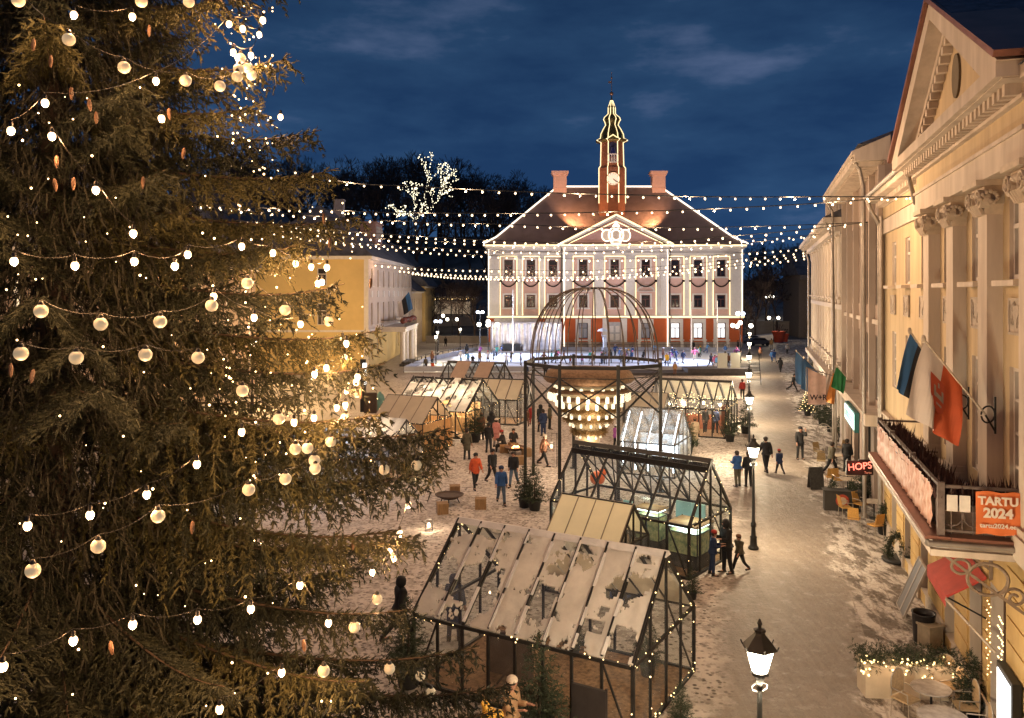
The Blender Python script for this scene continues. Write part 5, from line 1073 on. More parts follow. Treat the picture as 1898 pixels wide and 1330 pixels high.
# stage with mirrored back wall
st = T('stage_screen', 'silvery draped stage wall at the left back of the rink', 'stage', base_of(975, 131)); m = MB(); m.smooth = True; n = 60; vs = []
for i in range(n+1):
    for z in (.3, 2.0, 4.6): x = -5.4+10.8*i/n; vs.append((x, .1*math.sin(i*1.3)+.07*math.sin(i*.6+z), z))
m.add(vs, [(i*3+j,(i+1)*3+j,(i+1)*3+j+1,i*3+j+1) for i in range(n) for j in range(2)]); m.build('drape', mat('silver_drape', (.6,.64,.74), .25, .25, 1.2, metal=.7), st)
m = MB(); m.box(-5.6,5.6,-.1,.4,4.6,4.85); m.box(-5.6,-5.4,0,.3,0,4.6); m.box(5.4,5.6,0,.3,0,4.6); m.box(-5.5,5.5,-1.4,.3,0,.35); m.build('frame', mat('stage_frame', (.35,.33,.33), .6), st)
m = MB(); m.box(-4.0,-1.8,-1.2,-.4,.35,1.2); m.box(-3.6,-.9,-1.3,-.5,1.2,1.5); m.box(-1.7,-.9,-1.2,-.4,.35,1.2); m.build('sound_desk', black, st)
vn = T('white_truck', 'white trailer with a raised side parked behind the stage wall', 'trailer', base_of(955, 134.5)); m = MB(); m.box(-3.4,2.6,-.9,.9,4.9,5.15); m.box(-3.3,2.4,-.8,.8,5.15,5.3); m.prism([(-3.3,4.9),(-2.7,4.3),(2.4,4.3),(2.6,4.9)], 'y', -.6, .6); m.build('roof', mat('trailer_white', (.6,.58,.55), .5), vn); m = MB(); [m.tube((x,0,0),(x,0,4.4),.06,6) for x in (-2.5,-.5,1.5)]; m.box(-2.4,1.4,-.4,.4,3.5,4.3); m.build('body', steel, vn)
# tall white poles
for i, (px, Z, h, lb) in enumerate(((951, 125, 9.6, 'white flagpole in front of the stage wall'), (1281.5, 127, 7.8, 'white flagpole in front of the lit hall windows, the left one'), (1329.5, 127, 7.9, 'white flagpole in front of the lit hall windows, the right one'))):
    m = MB(); m.lathe([(.1,0),(.06,h),(.12,h+.05),(.02,h+.2)], n=8); m.ball((0,0,h+.25),.1,8,6); o = m.build('flagpole', mat('white_pole', (.7,.66,.6), .5)); o.location = base_of(px, Z); tag(o, lb, 'flagpole')
# fountain statue: kissing pair under an umbrella
sx0 = base_of(1121, 124); s_ = T('fountain_statue', 'pale statue of an embracing pair under an umbrella on a round plinth', 'statue', sx0); m = MB(); m.lathe([(1.1,0),(1.1,.3),(.75,.4),(.7,1.9),(.9,2.0),(.9,2.15)], n=20); m.build('plinth', mat('grey_granite', (.2,.2,.22), .6, .2, 3), s_)
m = MB()
for q in (-.22, .2): m.smooth = True; m.lathe([(.18,2.1),(.26,2.4),(.2,3.2),(.3,3.9),(.26,4.4),(.09,4.6),(.16,4.75),(.17,4.95),(.05,5.1)], (q,0,0), 12)
m.path([(-.3,0,4.2),(-.6,0,4.6),(-.7,0,5.2)], .07, 6); m.tube((-.7,0,4.6),(-.7,0,6.5),.04,6); m.build('figures', mat('frosted_bronze', (.5,.55,.62), .6, .2, 3), s_)
m = MB(); m.lathe([(1.3,6.0),(1.1,6.3),(.6,6.6),(.1,6.75),(.02,6.9)], (-.5,0,0), 16); m.build('umbrella', mat('snowy_umbrella', (.66,.7,.76), .7), s_); s_.scale = (.62,.62,.62)
# pavilion left of the hall
pv = T('garden_pavilion', 'open lit pavilion with a flat roof on the slope left of the town hall', 'pavilion', base_of(838, 186, 4)); m = MB(); m.box(-5,5,-3,3,-4,.3); m.build('base', mat('pavilion_stone', (.3,.27,.25), .8), pv); m = MB(); [m.box(x-.12,x+.12,-2.9,-2.66,.3,4.2) for x in (-4.8,-2.4,0,2.4,4.8)]; m.build('post', steel, pv); m = MB(); m.box(-5.5,5.5,-3.4,3.2,4.2,4.6); m.build('roof', snow, pv)
m = MB(); [m.ball((-5.2+.45*i,-3.5,4.0+.1*math.sin(i)),.12,5,4) for i in range(24)]; m.build('fairy_lights', fairy, pv)['kind'] = 'stuff'; m = MB(); m.box(-4,4,.5,.6,.6,3.4); m.build('back_wall', mat('pavilion_back', (.4,.3,.22), .8, emis=(1,.75,.5), es=.25), pv)

# added lamps, out of view round the viewpoint, to brighten the near square
for i, (x, y) in enumerate(((6.5, 3.0), (9.0, -4.0), (3.0, -5.0))):
    lamp((x, y, 0), ['tall street lamp beneath the viewpoint near the ochre wall','tall street lamp behind the viewpoint at the right','tall street lamp behind the viewpoint'][i], 0, 2.1, None); plight('added_fill_light', None, (x, y, 6.5 if i == 0 else 8.4), (800, 2300, 2300)[i], (1,.72,.44), .4)
# ================= GREENHOUSES
def greenhouse(label, FR, BR, L_, eave, ridge, npan, roofmat='glass', wallk='glass', posts=5, braces=True, lights=0, ridge_cap=None, name='greenhouse', cat='greenhouse', grp=None, bt=.035):
    """FR, BR: near and far ground corners of the right-hand gable; length L_ runs away to the left"""
    o = Vector((FR[0], FR[1], 0)); gv = Vector((BR[0]-FR[0], BR[1]-FR[1], 0)); W_ = gv.length; gv.normalize(); rz = math.atan2(gv.x*-1, gv.y)*1.0     # local y = gable direction, local -x = along ridge
    t = T(name, label, cat, o, math.atan2(-gv.x, gv.y), grp)
    fr = MB(); B = fr.beam; w2 = W_/2; wd = bt*2
    for x in (0, -L_):
        for y in (0, W_): B((x,y,0),(x,y,eave),wd)
        B((x,0,eave),(x,w2,ridge),wd); B((x,w2,ridge),(x,W_,eave),wd); B((x,0,.04),(x,W_,.04),wd); B((x,0,eave),(x,W_,eave),wd*.9)
        for k in range(1, 4): y = W_*k/4; B((x,y,0),(x,y,eave+(ridge-eave)*(1-abs(y-w2)/w2) if k != 2 or 1 else eave),wd*.75)
    for y in (0, W_): B((0,y,eave),(-L_,y,eave),wd); B((0,y,.04),(-L_,y,.04),wd)
    B((0,w2,ridge),(-L_,w2,ridge),wd*1.3)
    for k in range(1, npan):
        x = -L_*k/npan
        for y in (0, W_): B((x,y,0),(x,y,eave),wd*.8); B((x,y,eave),(x,w2,ridge),wd*.8)
    if braces:
        for y, in ((0,),(W_,)): B((-L_/npan*.1,y,.1),(-L_/npan,y,eave),wd*.5); B((-L_+.1,y,.1),(-L_*(npan-1)/npan,y,eave),wd*.5)
    fr.build('frame', steel, t)
    rf = MB(); rf.k = 0
    inset = .03
    rf.quad((0,0,eave+inset),(-L_,0,eave+inset),(-L_,w2,ridge+inset),(0,w2,ridge+inset)); rf.quad((0,W_,eave+inset),(0,w2,ridge+inset),(-L_,w2,ridge+inset),(-L_,W_,eave+inset))
    RM = {'glass': glass, 'canvas': canvas, 'snowc': snow, 'frost': frost}.get(roofmat, roofmat)
    if roofmat != 'none':
        r_ = rf.build('roof_panel', RM, t)
        if roofmat != 'glass':
            sm = r_.modifiers.new('thickness', 'SOLIDIFY'); sm.thickness = .02
            rb = MB(); [rb.beam((-L_*k/npan,0,eave+.06),(-L_*k/npan,w2,ridge+.06),.03) or rb.beam((-L_*k/npan,W_,eave+.06),(-L_*k/npan,w2,ridge+.06),.03) for k in range(npan+1)]; rb.build('roof_rib', mat('roof_rib_grey', (.25,.2,.15), .8), r_)  # thin grey ribs laid along the roof panel
    if wallk:
        wm = {'glass': glass, 'wood': wood, 'frost': frost, 'canvas': canvas}[wallk]; wp = MB()
        if wallk == 'wood':
            n = int(L_/.16)
            for y, s in ((0,-1),(W_,1)): [wp.box(-L_*(k+.96)/n,-L_*(k+.04)/n,y-.02+s*.03,y+.02+s*.03,.03,eave-.05) for k in range(n)]
            n = int(W_/.16)
            for x in (.04,-L_-.04):
                for k in range(n):
                    y = W_*(k+.5)/n; zt = eave-.04
                    if x > 0 and .62 < k/n < .88: continue
                    wp.box(x-.02,x+.02,W_*(k+.04)/n,W_*(k+.96)/n,.03,zt)
        else:
            for y in (.0, W_): wp.quad((0,y,.05),(-L_,y,.05),(-L_,y,eave),(0,y,eave))
            for x in (0, -L_): wp.add([(x,0,.05),(x,W_,.05),(x,W_,eave),(x,w2,ridge),(x,0,eave)], [(0,1,2,3,4)])
        wp.build('wall_panel', wm, t)
    fl_ = MB(); fl_.box(-L_+.05,-.05,.05,W_-.05,.004,.03); fl_.build('floor_bed', woodchip if name == 'greenhouse' else mat('kiosk_floor', (.2,.16,.12), .9, .3, 4), t)
    if ridge_cap: c = MB(); c.prism([(w2-.16,ridge-.02),(w2+.16,ridge-.02),(w2+.03,ridge+.1),(w2-.03,ridge+.1)], 'x', -L_-.06, .06); c.build('ridge_cap', ridge_cap, t)
    if lights:
        f = MB(); r3 = random.Random(lights*7+int(L_*10))
        pth = [[(0,0,.1),(0,0,eave),(-L_,0,eave)],[(0,0,eave),(0,w2,ridge),(0,W_,eave),(0,W_,.1)],[(0,0,eave),(0,W_,eave)],[(-L_,0,eave),(-L_,w2,ridge),(-L_,W_,eave)],[(0,W_,eave),(-L_,W_,eave)],[(0,0,.1),(0,W_,.1)],[(0,W_*.25,.1),(0,W_*.25,eave)]]
        for pl_ in pth[:3+lights]:
            for a, b in zip(pl_[:-1], pl_[1:]):
                a, b = Vector(a), Vector(b); n = int((b-a).length/.17)
                for i in range(n): c = a.lerp(b, (i+r3.random())/n)+Vector([r3.uniform(-.05,.05) for _ in range(3)]); f.ball(c, .0135+.008*r3.random(), 5, 4)
        f.build('fairy_lights', fairy, t)['kind'] = 'stuff'
    t['_W'] = W_; return t, W_
def snow_sheet(t, W_, L_, eave, ridge, name='roof_snow', thr=.0, seed=1, side=0, fn=None, th=.045, label=None):
    w2 = W_/2; sl = math.hypot(w2, ridge-eave); c = .035; nx = int(L_/c); ny = int(sl/c); on = np.zeros((nx, ny), bool)
    for i in range(nx):
        for j in range(ny):
            x, y = (i+.5)*c, (j+.5)*c; n = mnoise.fractal(Vector((x*.95+seed*3, y*.8, seed)), .75, 2.1, 6)
            on[i, j] = n+(fn(x/L_, y/sl, x) if fn else 0) > thr
    m = MB(); idx = {}; vs = []
    def P(i, j, top):
        k = (i, j, top)
        if k not in idx:
            u, v = i*c, j*c/sl; y = w2*v; z = eave+(ridge-eave)*v+.045; 
            if side: y = W_-y
            hh = th*(.75+.6*mnoise.noise(Vector((i*.12, j*.12, seed)))) if top else 0
            idx[k] = len(vs); vs.append((-u, y-(.5*hh if not side else -.5*hh), z+hh))
        return idx[k]
    fs = []
    for i in range(nx):
        for j in range(ny):
            if not on[i, j]: continue
            fs.append((P(i,j,1),P(i+1,j,1),P(i+1,j+1,1),P(i,j+1,1)))
            for di, dj, a, b in ((-1,0,(i,j),(i,j+1)),(1,0,(i+1,j+1),(i+1,j)),(0,-1,(i+1,j),(i,j)),(0,1,(i,j+1),(i+1,j+1))):
                ii, jj = i+di, j+dj
                if not (0 <= ii < nx and 0 <= jj < ny) or not on[ii, jj]: fs.append((P(*a,1),P(*b,1),P(*b,0),P(*a,0)))
    m.smooth = False; m.add(vs, fs); o = m.build(name, roofsnow_thin, t); 
    if label: o['label'] = label
    return o
def bulb_in(t, p, power=60, r=.06, c=WW, n='hanging_bulb'):
    b = MB(); b.ball((0,0,0), r, 10, 8, 1.2); o = b.build(n, bulb_t if c == WARM else glow('hut_bulb', (1,.8,.5), 30), t); o.location = p; plight('bulb_light', t, (p[0],p[1],p[2]-.12), power, c, .08); return o
# G1 nearest
FR1, BR1 = gp(1173, 1384), gp(1286, 1244); g1, W1 = greenhouse('nearest greenhouse, its glass roof patched with torn snow', (FR1.x, FR1.y), (BR1.x, BR1.y), 5.75, 1.66, 3.5, 8, 'glass', 'glass', lights=4, ridge_cap=snow, bt=.038)
def g1fn(u, v, x):
    e = .30 if u < .28 else (.26 if u < .55 else .12)
    e -= .55*max(0, .12-v)*(u > .1)*3; e -= .30*max(0, u-.80)*3
    if u < .25 and v < .3: e -= .35
    if v > .86: e -= .28+.2*math.sin(x*4)
    pn = (x/5.75*8) % 1; e += .14*(pn < .13)+.1*(pn > .9)
    if .33 < u < .47 and .2 < v < .5: e -= .42
    if .15 < u < .28 and .18 < v < .42: e -= .4
    if .66 < u and .25 < v < .75: e -= .3
    return e
snow_sheet(g1, W1, 5.75, 1.66, 3.5, thr=-.09, seed=5, fn=g1fn, th=.05); snow_sheet(g1, W1, 5.75, 1.66, 3.5, thr=-.15, seed=9, side=1, th=.04)
m = MB()
for k in range(9): x = -5.75*k/8; m.beam((x,.0,1.66+.1),(x,W1/2*.98,3.5+.08),.045,.04)
m.build('glazing_bar', steel, g1); m = MB()
for k in range(1, 8):
    x = -5.75*k/8; u = .0
    while u < .93: v = min(.95, u+rnd.uniform(.1,.35)); m.beam((x+.03,W1/2*u,1.66+1.84*u+.13),(x+.03,W1/2*v,1.66+1.84*v+.13),.045+.04*rnd.random(),.03); u = v+rnd.uniform(.05,.3)
m.build('bar_snow', snow, g1)['kind'] = 'stuff'; m = MB()
for k in range(8):
    x = -.35-5.75*k/8*.94
    m.quad((x+.3,W1*.98,1.7),(x-.3,W1*.98,1.7),(x-.3,W1*.55,3.1),(x+.3,W1*.55,3.1))
m.build('shade_cloth', canvas, g1, 'cream cloth hung under the far roof slope')
m = MB(); m.box(-1.3,-.5,-.28,-.2,0,1.15); m.beam((-.5,-.24,0),(-.5,-.24,1.2),.04); m.beam((-1.3,-.24,0),(-1.3,-.24,1.2),.04); o = m.build('notice_board', mat('black_board', (.03,.025,.025), .6, .2, 4), None); o.location = g1.location; o.rotation_euler = g1.rotation_euler; tag(o, 'black notice board standing against the front wall of the nearest greenhouse', 'notice board')
m = MB(); m.beam((-3.9,.9,.05),(-2.95,1.1,1.3),.05); m.box(-4.5,-3.2,1.4,1.5,0,1.1); m.build('folding_screen', mat('brown_screen', (.1,.06,.04), .8), g1)
bulb_in(g1, (-4.6,1.7,1.9), 26, .03, WARM); bulb_in(g1, (-2.7,1.9,1.9), 26, .03, WARM); bulb_in(g1, (-.9,1.9,1.9), 26, .03, WARM)
for i, (x, y, s) in enumerate(((-.9, 3.2, .7), (-3.0,3.3,.6))): potted(g1.matrix_basis @ Vector((x,y,.03)), s, i, ['small spruce standing inside the right end of the nearest greenhouse','small spruce inside the middle of the nearest greenhouse'][i])
# G2 aquarium greenhouse
FR2, BR2 = gp(1277, 1075), gp(1354, 1031); g2, W2 = greenhouse('open glass greenhouse with lit fish tanks, dark ridge beam', (FR2.x, FR2.y), (BR2.x, BR2.y), 5.7, 1.76, 3.7, 7, 'glass', 'glass', lights=1, bt=.042, ridge_cap=mat('dark_ridge', (.03,.028,.026), .6))
m = MB(); m.beam((0,W2*.42,3.44),(-5.7,W2*.42,3.44),.07,.2); m.beam((0,W2*.6,3.44),(-5.7,W2*.6,3.44),.07,.2); m.build('ridge_truss', steel, g2)
m = MB()
for k in range(7): x = -5.7*(k+.0)/7; m.beam((x,W2,1.76),(x-5.7/7,W2/2,3.6),.045); m.beam((x-5.7/7,W2,1.76),(x,W2/2,3.6),.045)
m.build('cross_brace', steel, g2)
def tank(x0, x1, y0, y1, z0, z1, label, power=60):
    q = T('fish_tank', label, 'aquarium', g2.matrix_basis @ Vector((x0,y0,0)), g2.rotation_euler[2], 'fish tanks in the greenhouse'); w_, d_ = x1-x0, y1-y0
    m = MB(); m.box(0,w_,0,d_,0.03,z0); m.build('stand', mat('tank_stand', (.04,.04,.04), .6), q); m = MB(); m.box(.02,w_-.02,.02,d_-.02,z0+.01,z1-.02)
    m.build('water', mat('tank_water', (.5,.48,.22), .15, .5, 5, c2=(.07,.14,.08), emis=(.6,.62,.3), es=.06), q)
    m = MB()
    for (x,y) in ((0,0),(w_,0),(0,d_),(w_,d_)): m.beam((x,y,z0),(x,y,z1+.3),.03)
    for z in (z0, z1): m.beam((0,0,z),(w_,0,z),.03); m.beam((0,d_,z),(w_,d_,z),.03); m.beam((0,0,z),(0,d_,z),.03); m.beam((w_,0,z),(w_,d_,z),.03)
    m.build('frame', steel, q); m = MB(); m.box(.05,w_-.05,.05,d_-.05,z1+.18,z1+.22); m.box(-.03,w_+.03,-.03,d_+.03,z1+.22,z1+.26); m.build('hood', mat('tank_hood', (.5,.36,.2), .7), q); m = MB(); m.box(.06,w_-.06,.06,d_-.06,z1+.14,z1+.17); m.build('light_tube', glow('tank_tube', (.8,1,.95), 6), q)
    plight('tank_light', q, (w_/2, d_/2-.1, z1+.07), power, (.85,1,.88), .2)
    plight('tank_light', q, (w_/2, d_/2, z1+.5), power*.35, (.85,1,.88), .2)
tank(-1.35,-.15,.9,2.1,.5,1.25,'big planted fish tank glowing yellow green at the right end of the greenhouse', 28)
tank(-3.2,-2.2,1.9,2.6,.4,1.3,'dim fish tank with dark weeds in the middle of the greenhouse', 12)
tank(-5.2,-3.9,1.0,1.7,.5,1.0,'low fish tank under a white tube at the left end of the greenhouse', 26)
m = MB(); m.box(-2.1,-1.45,W2-.2,W2-.15,.2,1.75); m.box(-1.42,-.9,W2-.2,W2-.15,.2,1.75); m.box(-4.4,-4.0,W2-.2,W2-.15,.6,1.4); m.build('panel', mat('pale_teal_panel', (.32,.5,.48), .6, .1, 1, emis=(.4,.8,.75), es=.12), g2)
# K1 canvas kiosk
def corner(apexR, Zr, rzz, W_, h): pass
def hut(label, px, py, Zr, ridge, L_, W_, eave, roofmat, wallk, ang=None, **kw):
    """right-hand ridge end seen at (px,py), Zr deep"""
    X = (px-CX)/F*Zr; gv = Vector((.5, .866, 0)) if ang is None else Vector((math.sin(R(ang)), math.cos(R(ang)), 0))
    c = Vector((X, Zr, 0)); a = c-gv*W_/2; b = c+gv*W_/2
    return greenhouse(label, (a.x,a.y), (b.x,b.y), L_, eave, ridge, **kw, roofmat=roofmat, wallk=wallk)
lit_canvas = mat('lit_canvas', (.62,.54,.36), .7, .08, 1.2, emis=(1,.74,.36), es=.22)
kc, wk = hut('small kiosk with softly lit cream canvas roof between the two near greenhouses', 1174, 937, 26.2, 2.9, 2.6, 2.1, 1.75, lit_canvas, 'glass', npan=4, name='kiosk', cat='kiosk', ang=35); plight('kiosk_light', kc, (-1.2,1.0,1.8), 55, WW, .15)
m = MB(); m.box(-.6,-.1,.6,1.1,.03,.7); m.box(-.5,-.2,.58,.6,.2,.5); m.build('blue_cooler', mat('blue_box', (.05,.12,.4), .5), kc)
# wooden kiosk, left
wk_, w_ = hut('wooden board kiosk with canvas roof and doorway at the left of the square', 811, 737.6, 50.4, 3.2, 3.5, 3.5, 1.85, 'canvas', 'wood', ang=25, npan=4, lights=3, name='kiosk', cat='kiosk'); plight('kiosk_light', wk_, (-1.6,1.7,1.9), 200, WARM, .1); plight('kiosk_light', wk_, (.6,1.7,2.3), 14, WARM, .1)
lk, w_ = hut('low greenhouse hut with snow torn off its roof behind the spruce boughs', 753, 773, 43.0, 3.0, 2.8, 2.9, 1.8, 'glass', 'frost', ang=30, npan=4, lights=3); snow_sheet(lk, w_, 2.8, 1.8, 3.0, thr=-.32, seed=3, th=.04); snow_sheet(lk, w_, 2.8, 1.8, 3.0, thr=-.2, seed=4, side=1); plight('hut_light', lk, (-1.2,1.2,1.9), 150, WW, .1)
# big left greenhouse
gl, wl = hut('wide snowy greenhouse full of warm bulbs, left of the dome', 896, 704, 56.6, 3.6, 5.4, 5.2, 1.75, 'glass', 'glass', ang=24, npan=7, lights=2, bt=.045)
snow_sheet(gl, wl, 5.4, 1.75, 3.6, thr=.05, seed=12, fn=lambda u, v, x: .45-.4*v-.3*(v > .8), th=.05); snow_sheet(gl, wl, 5.4, 1.75, 3.6, thr=.0, seed=13, side=1)
for i in range(4): bulb_in(gl, (-.7-1.2*i, 2.0+.7*(i%2), 2.3), 300, .085)
m = MB()
for k in range(8): x = -5.4*k/7; m.beam((x,0,1.87),(x,wl/2*.98,3.7),.06,.05)
m.build('glazing_bar', steel, gl)
m = MB(); m.box(-4.6,-.6,2.6,3.2,.03,1.0); m.box(-4.6,-.6,3.3,3.5,.03,2.0); [m.box(-4.4+k*.5,-4.2+k*.5,2.7,2.95,1.0,1.25) for k in range(8)]; m.build('counter', wood, gl)
gb, wb_ = hut('greenhouse with two brown roof panels backing on the rink', 935, 673, 71.0, 3.5, 5.2, 4.6, 1.8, 'glass', 'glass', ang=20, npan=6, bt=.05, ridge_cap=MT['dark_ridge'])
m = MB(); [m.prism([(-x0,0),(-x0-1.25,0),(-x0-1.25,.01),(-x0,.01)], 'z', 0, .01) for x0 in ()]
for x0 in (.9, 3.0): m.add([(-x0,0,1.9),(-x0-1.3,0,1.9),(-x0-1.3,wb_/2,3.62),(-x0,wb_/2,3.62),(-x0,0,1.86),(-x0-1.3,0,1.86),(-x0-1.3,wb_/2,3.58),(-x0,wb_/2,3.58)], [(0,1,2,3),(7,6,5,4),(0,4,5,1),(1,5,6,2),(2,6,7,3),(3,7,4,0)])
m.build('roof_shade', brown_panel, gb)
gr, wr = hut('pale lit greenhouse with canvas roof beside the dome on its left', 972, 707, 61.5, 3.1, 4.6, 3.4, 1.8, 'canvas', 'frost', ang=18, npan=5, lights=1, bt=.045)
for i in range(3): bulb_in(gr, (-.8-1.3*i, 1.4, 2.2), 170, .08)
# right back greenhouse
gq, wq = hut('right hand greenhouse strung with gold lights near the rink', 1356, 707.6, 56.9, 3.45, 5.2, 5.2, 1.84, 'glass', 'glass', ang=23, npan=6, lights=2, bt=.045, ridge_cap=MT['dark_ridge'])
m = MB(); [m.quad((-.1-x,wq*.98,1.9),(-.75-x,wq*.98,1.9),(-.75-x,wq*.52,3.4),(-.1-x,wq*.52,3.4)) for x in (0,.86,1.72,2.58,3.44,4.3)]; m.build('shade_cloth', canvas, gq)
for i in range(4): bulb_in(gq, (-.6-1.2*i, 1.6+.5*(i%2), 2.0), 150, .075)
m = MB(); m.box(-4.8,-.4,3.2,3.8,.03,1.0); m.box(-.5,-.2,1.4,2.6,.03,1.9); m.build('counter', mat('red_brown_counter', (.25,.08,.04), .7), gq)
f = MB(); r4 = random.Random(8)
for i in range(170): f.ball((-r4.uniform(.2,5), r4.uniform(1.5,3.8), r4.uniform(1.0,2.5)), .02+.015*r4.random(), 4, 3)
f.build('fairy_lights', fairy, gq)['kind'] = 'stuff'
c2, w_ = hut('kiosk with plain beige canvas roof behind the white lit greenhouse', 1238, 729, 54.5, 2.95, 3.0, 3.2, 1.8, 'canvas', 'frost', ang=22, npan=3, name='kiosk', cat='kiosk')
wlit, ww_ = hut('small greenhouse glowing icy white inside under the dome frame', 1266, 762, 44.4, 3.3, 3.0, 3.4, 1.7, 'frost', 'frost', ang=26, npan=4, bt=.03)
m = MB()
for k in range(5): x = -.15-.68*k; m.tube((x,.35,.2),(x,.3,1.65),.03,6); m.tube((x,.25,1.72),(x,1.5,3.1),.03,6)
m.build('light_tube', glow('icy_tube', (.82,.92,1), 14), wlit); plight('icy_light', wlit, (-1.5,1.7,1.6), 260, (.8,.9,1), .4); plight('icy_light', wlit, (-.7,1.2,.8), 70, (.8,.9,1), .3)
m = MB(); m.box(-2.6,-.3,2.2,2.8,.03,1.3); m.box(-2.8,-.2,3.2,3.25,.03,1.7); m.build('white_shelf', mat('white_shelf', (.6,.62,.64), .6), wlit)
# blue-white lit tent glimpsed through the spruce
tt, w_ = hut('tent glowing blue white behind the spruce boughs', 655, 800, 40, 3.0, 6.0, 3.4, 1.7, 'frost', 'frost', ang=28, npan=6, name='lit_tent', cat='tent'); plight('tent_light', tt, (-1.5,1.6,1.7), 420, (.68,.78,1), .4); plight('tent_light', tt, (-4,1.6,1.7), 420, (.68,.78,1), .4)
tt2, w_ = hut('market stall with red goods glimpsed through the lower spruce', 420, 960, 33, 2.8, 5.0, 3.2, 1.8, 'canvas', 'frost', ang=20, npan=4, name='market_stall', cat='stall'); plight('stall_light', tt2, (-2,1.5,1.8), 150, WW, .2)
m = MB(); m.box(-3,-.5,-.4,.1,.6,1.1); m.build('goods', mat('red_goods', (.6,.08,.03), .6), tt2)
# ================= DOME PAVILION
GX, GY = 4.12, 42.0
dm = T('dome_frame', 'tall dark steel octagon frame topped by an open ribbed dome', 'pavilion frame', (GX, GY, 0)); RR = 3.55; ZRG = 6.05
V8 = [(RR*math.cos(R(-90+12.6+45*k)), RR*math.sin(R(-90+12.6+45*k))) for k in range(8)]
for x, y in V8: m = MB(); m.beam((x,y,0),(x,y,ZRG+.15),.15); m.box(x-.18,x+.18,y-.18,y+.18,0,.04); m.build('post', steel, dm)
m = MB()
for k in range(8):
    a, b = V8[k], V8[(k+1)%8]; m.beam((*a,ZRG),(*b,ZRG),.13,.16); m.beam((*a,ZRG-.5),(*b,ZRG-.5),.04)
m.build('ring_beam', steel, dm)
for k in range(8):
    a, b = V8[k], V8[(k+1)%8]
    if k in (3,): continue
    m = MB(); m.beam((*a,5.55),(*b,3.75),.07); m.beam((*b,5.55),(*a,3.75),.07); m.build('cross_brace', steel, dm)
for k in range(26):
    a = 2*math.pi*k/26; m = MB(); pts = []
    for j in range(15):
        u = j/14; th = u*math.pi/2*.93; r = .5+(RR*.93-.35)*math.cos(th)**.86 if u < 1 else .62; r = .62+(RR*.9-.62)*max(0, math.cos(th/.93))**.8; z = ZRG+.1+3.65*math.sin(th)**.9
        pts.append((r*math.cos(a), r*math.sin(a), z))
    m.path(pts, .028, 5); m.build('dome_rib', mat('dome_rib_rust', (.07,.045,.035), .6, .3, 4), dm)
m = MB(); m.path([(.62*math.cos(2*math.pi*k/20), .62*math.sin(2*math.pi*k/20), ZRG+3.72) for k in range(21)], .05, 5); m.build('crown_ring', steel, dm)
m = MB()
for k in range(7): a, b = V8[1], V8[2]; m.tube((a[0]*.98-.05*k, a[1], 5.9-.12*k),(.5,-.4,4.2-.12*k),.012,4)
m.tube((V8[6][0],V8[6][1],5.7),(-.9,-.5,3.6),.012,4); m.build('guy_wire', steel, dm)
# the hanging many-tiered lantern
ch = T('tiered_lantern', 'great hanging chandelier of wicker hoops and rows of glowing paper lanterns inside the dome frame', 'chandelier', (GX-.25, GY, 0))
straw = mat('wicker_straw', (.28,.17,.06), .9, .5, 10, c2=(.09,.055,.025), bump=.6, bs=30); rustw = mat('brown_wicker', (.2,.12,.07), .9, .4, 8, bump=.6, bs=20)
m = MB(); m.lathe([(2.15,5.1),(2.3,5.25),(2.1,5.6),(1.9,5.72),(.2,5.75)], n=40); m.build('wicker_top', rustw, ch)
rng = np.random.default_rng(5)
tiers = [(1.7,4.78,20,.17,.26,0),(2.0,4.38,26,.19,.36,0),(1.62,4.0,22,.17,.3,0),(1.28,3.45,17,.15,.26,1),(.95,2.98,12,.13,.24,1),(.6,2.38,9,.1,.2,1)]
lw = glow('paper_lantern', (1,.82,.52), 1.35)
for r, z, n, w_, h, st_ in tiers:
    m = MB(); m.lathe([(r*.8,z+h*.5+.1),(r+.12,z+h*.5+.08),(r+.16,z+h*.5+.16),(r*.85,z+h*.5+.24)], n=40); m.build('wicker_hoop', straw if st_ else rustw, ch)
    if st_:
        N_ = 900; a = rng.random(N_)*6.28; rr_ = r+.14+rng.normal(size=N_)*.08; P = np.stack([rr_*np.cos(a), rr_*np.sin(a), z+h*.5+.12+rng.normal(size=N_)*.07], 1); D = unit(np.stack([-np.sin(a), np.cos(a), rng.normal(size=N_)*.5], 1)+np.stack([np.cos(a), np.sin(a), a*0], 1)*rng.normal(size=(N_,1))*.6)
        link(soup('straw_fringe', blades(P, D, np.full(N_,.1), 5, .2, .02), 3, straw), 'straw_fringe', ch)
    L1_ = MB(); L1_.lathe([(w_*.36,-h/2),(w_*.5,-h*.42),(w_*.5,h*.3),(w_*.3,h*.46),(w_*.16,h*.5)], n=8); me = L1_.mesh('paper_lantern', lw)
    for k in range(n): a = 2*math.pi*(k+.5*(n%2))/n; q = link(me, 'paper_lantern', ch, (r*math.cos(a), r*math.sin(a), z), (0,0,a), (1,1,rnd.uniform(.85,1.12)))
m = MB(); m.tube((0,0,2.3),(0,0,5.7),.04,6); m.lathe([(.5,1.95),(.6,2.6),(.9,3.3),(1.3,4.2),(1.6,4.9)], n=20); m.build('inner_frame', mat('lit_inner_drape', (.5,.38,.22), .8, emis=(1,.75,.4), es=.2), ch)
for z, r, p in ((4.4,2.6,90),(3.4,1.8,90),(2.3,.9,60)):
    for k in range(3): a = k*2.1-1.6; plight('lantern_light', ch, (r*math.cos(a), r*math.sin(a), z), p, WW, .3)
o = MB(); o.ball((0,0,0),.38,14,10,.9); o.ball((.28,.1,.28),.2,10,8); b_ = o.build('orange_toy', mat('orange_vinyl', (.7,.13,.02), .4)); b_.location = (GX+.05, GY-1.2, .5); tag(b_, 'bright orange rounded toy on the ground under the hanging chandelier', 'toy')

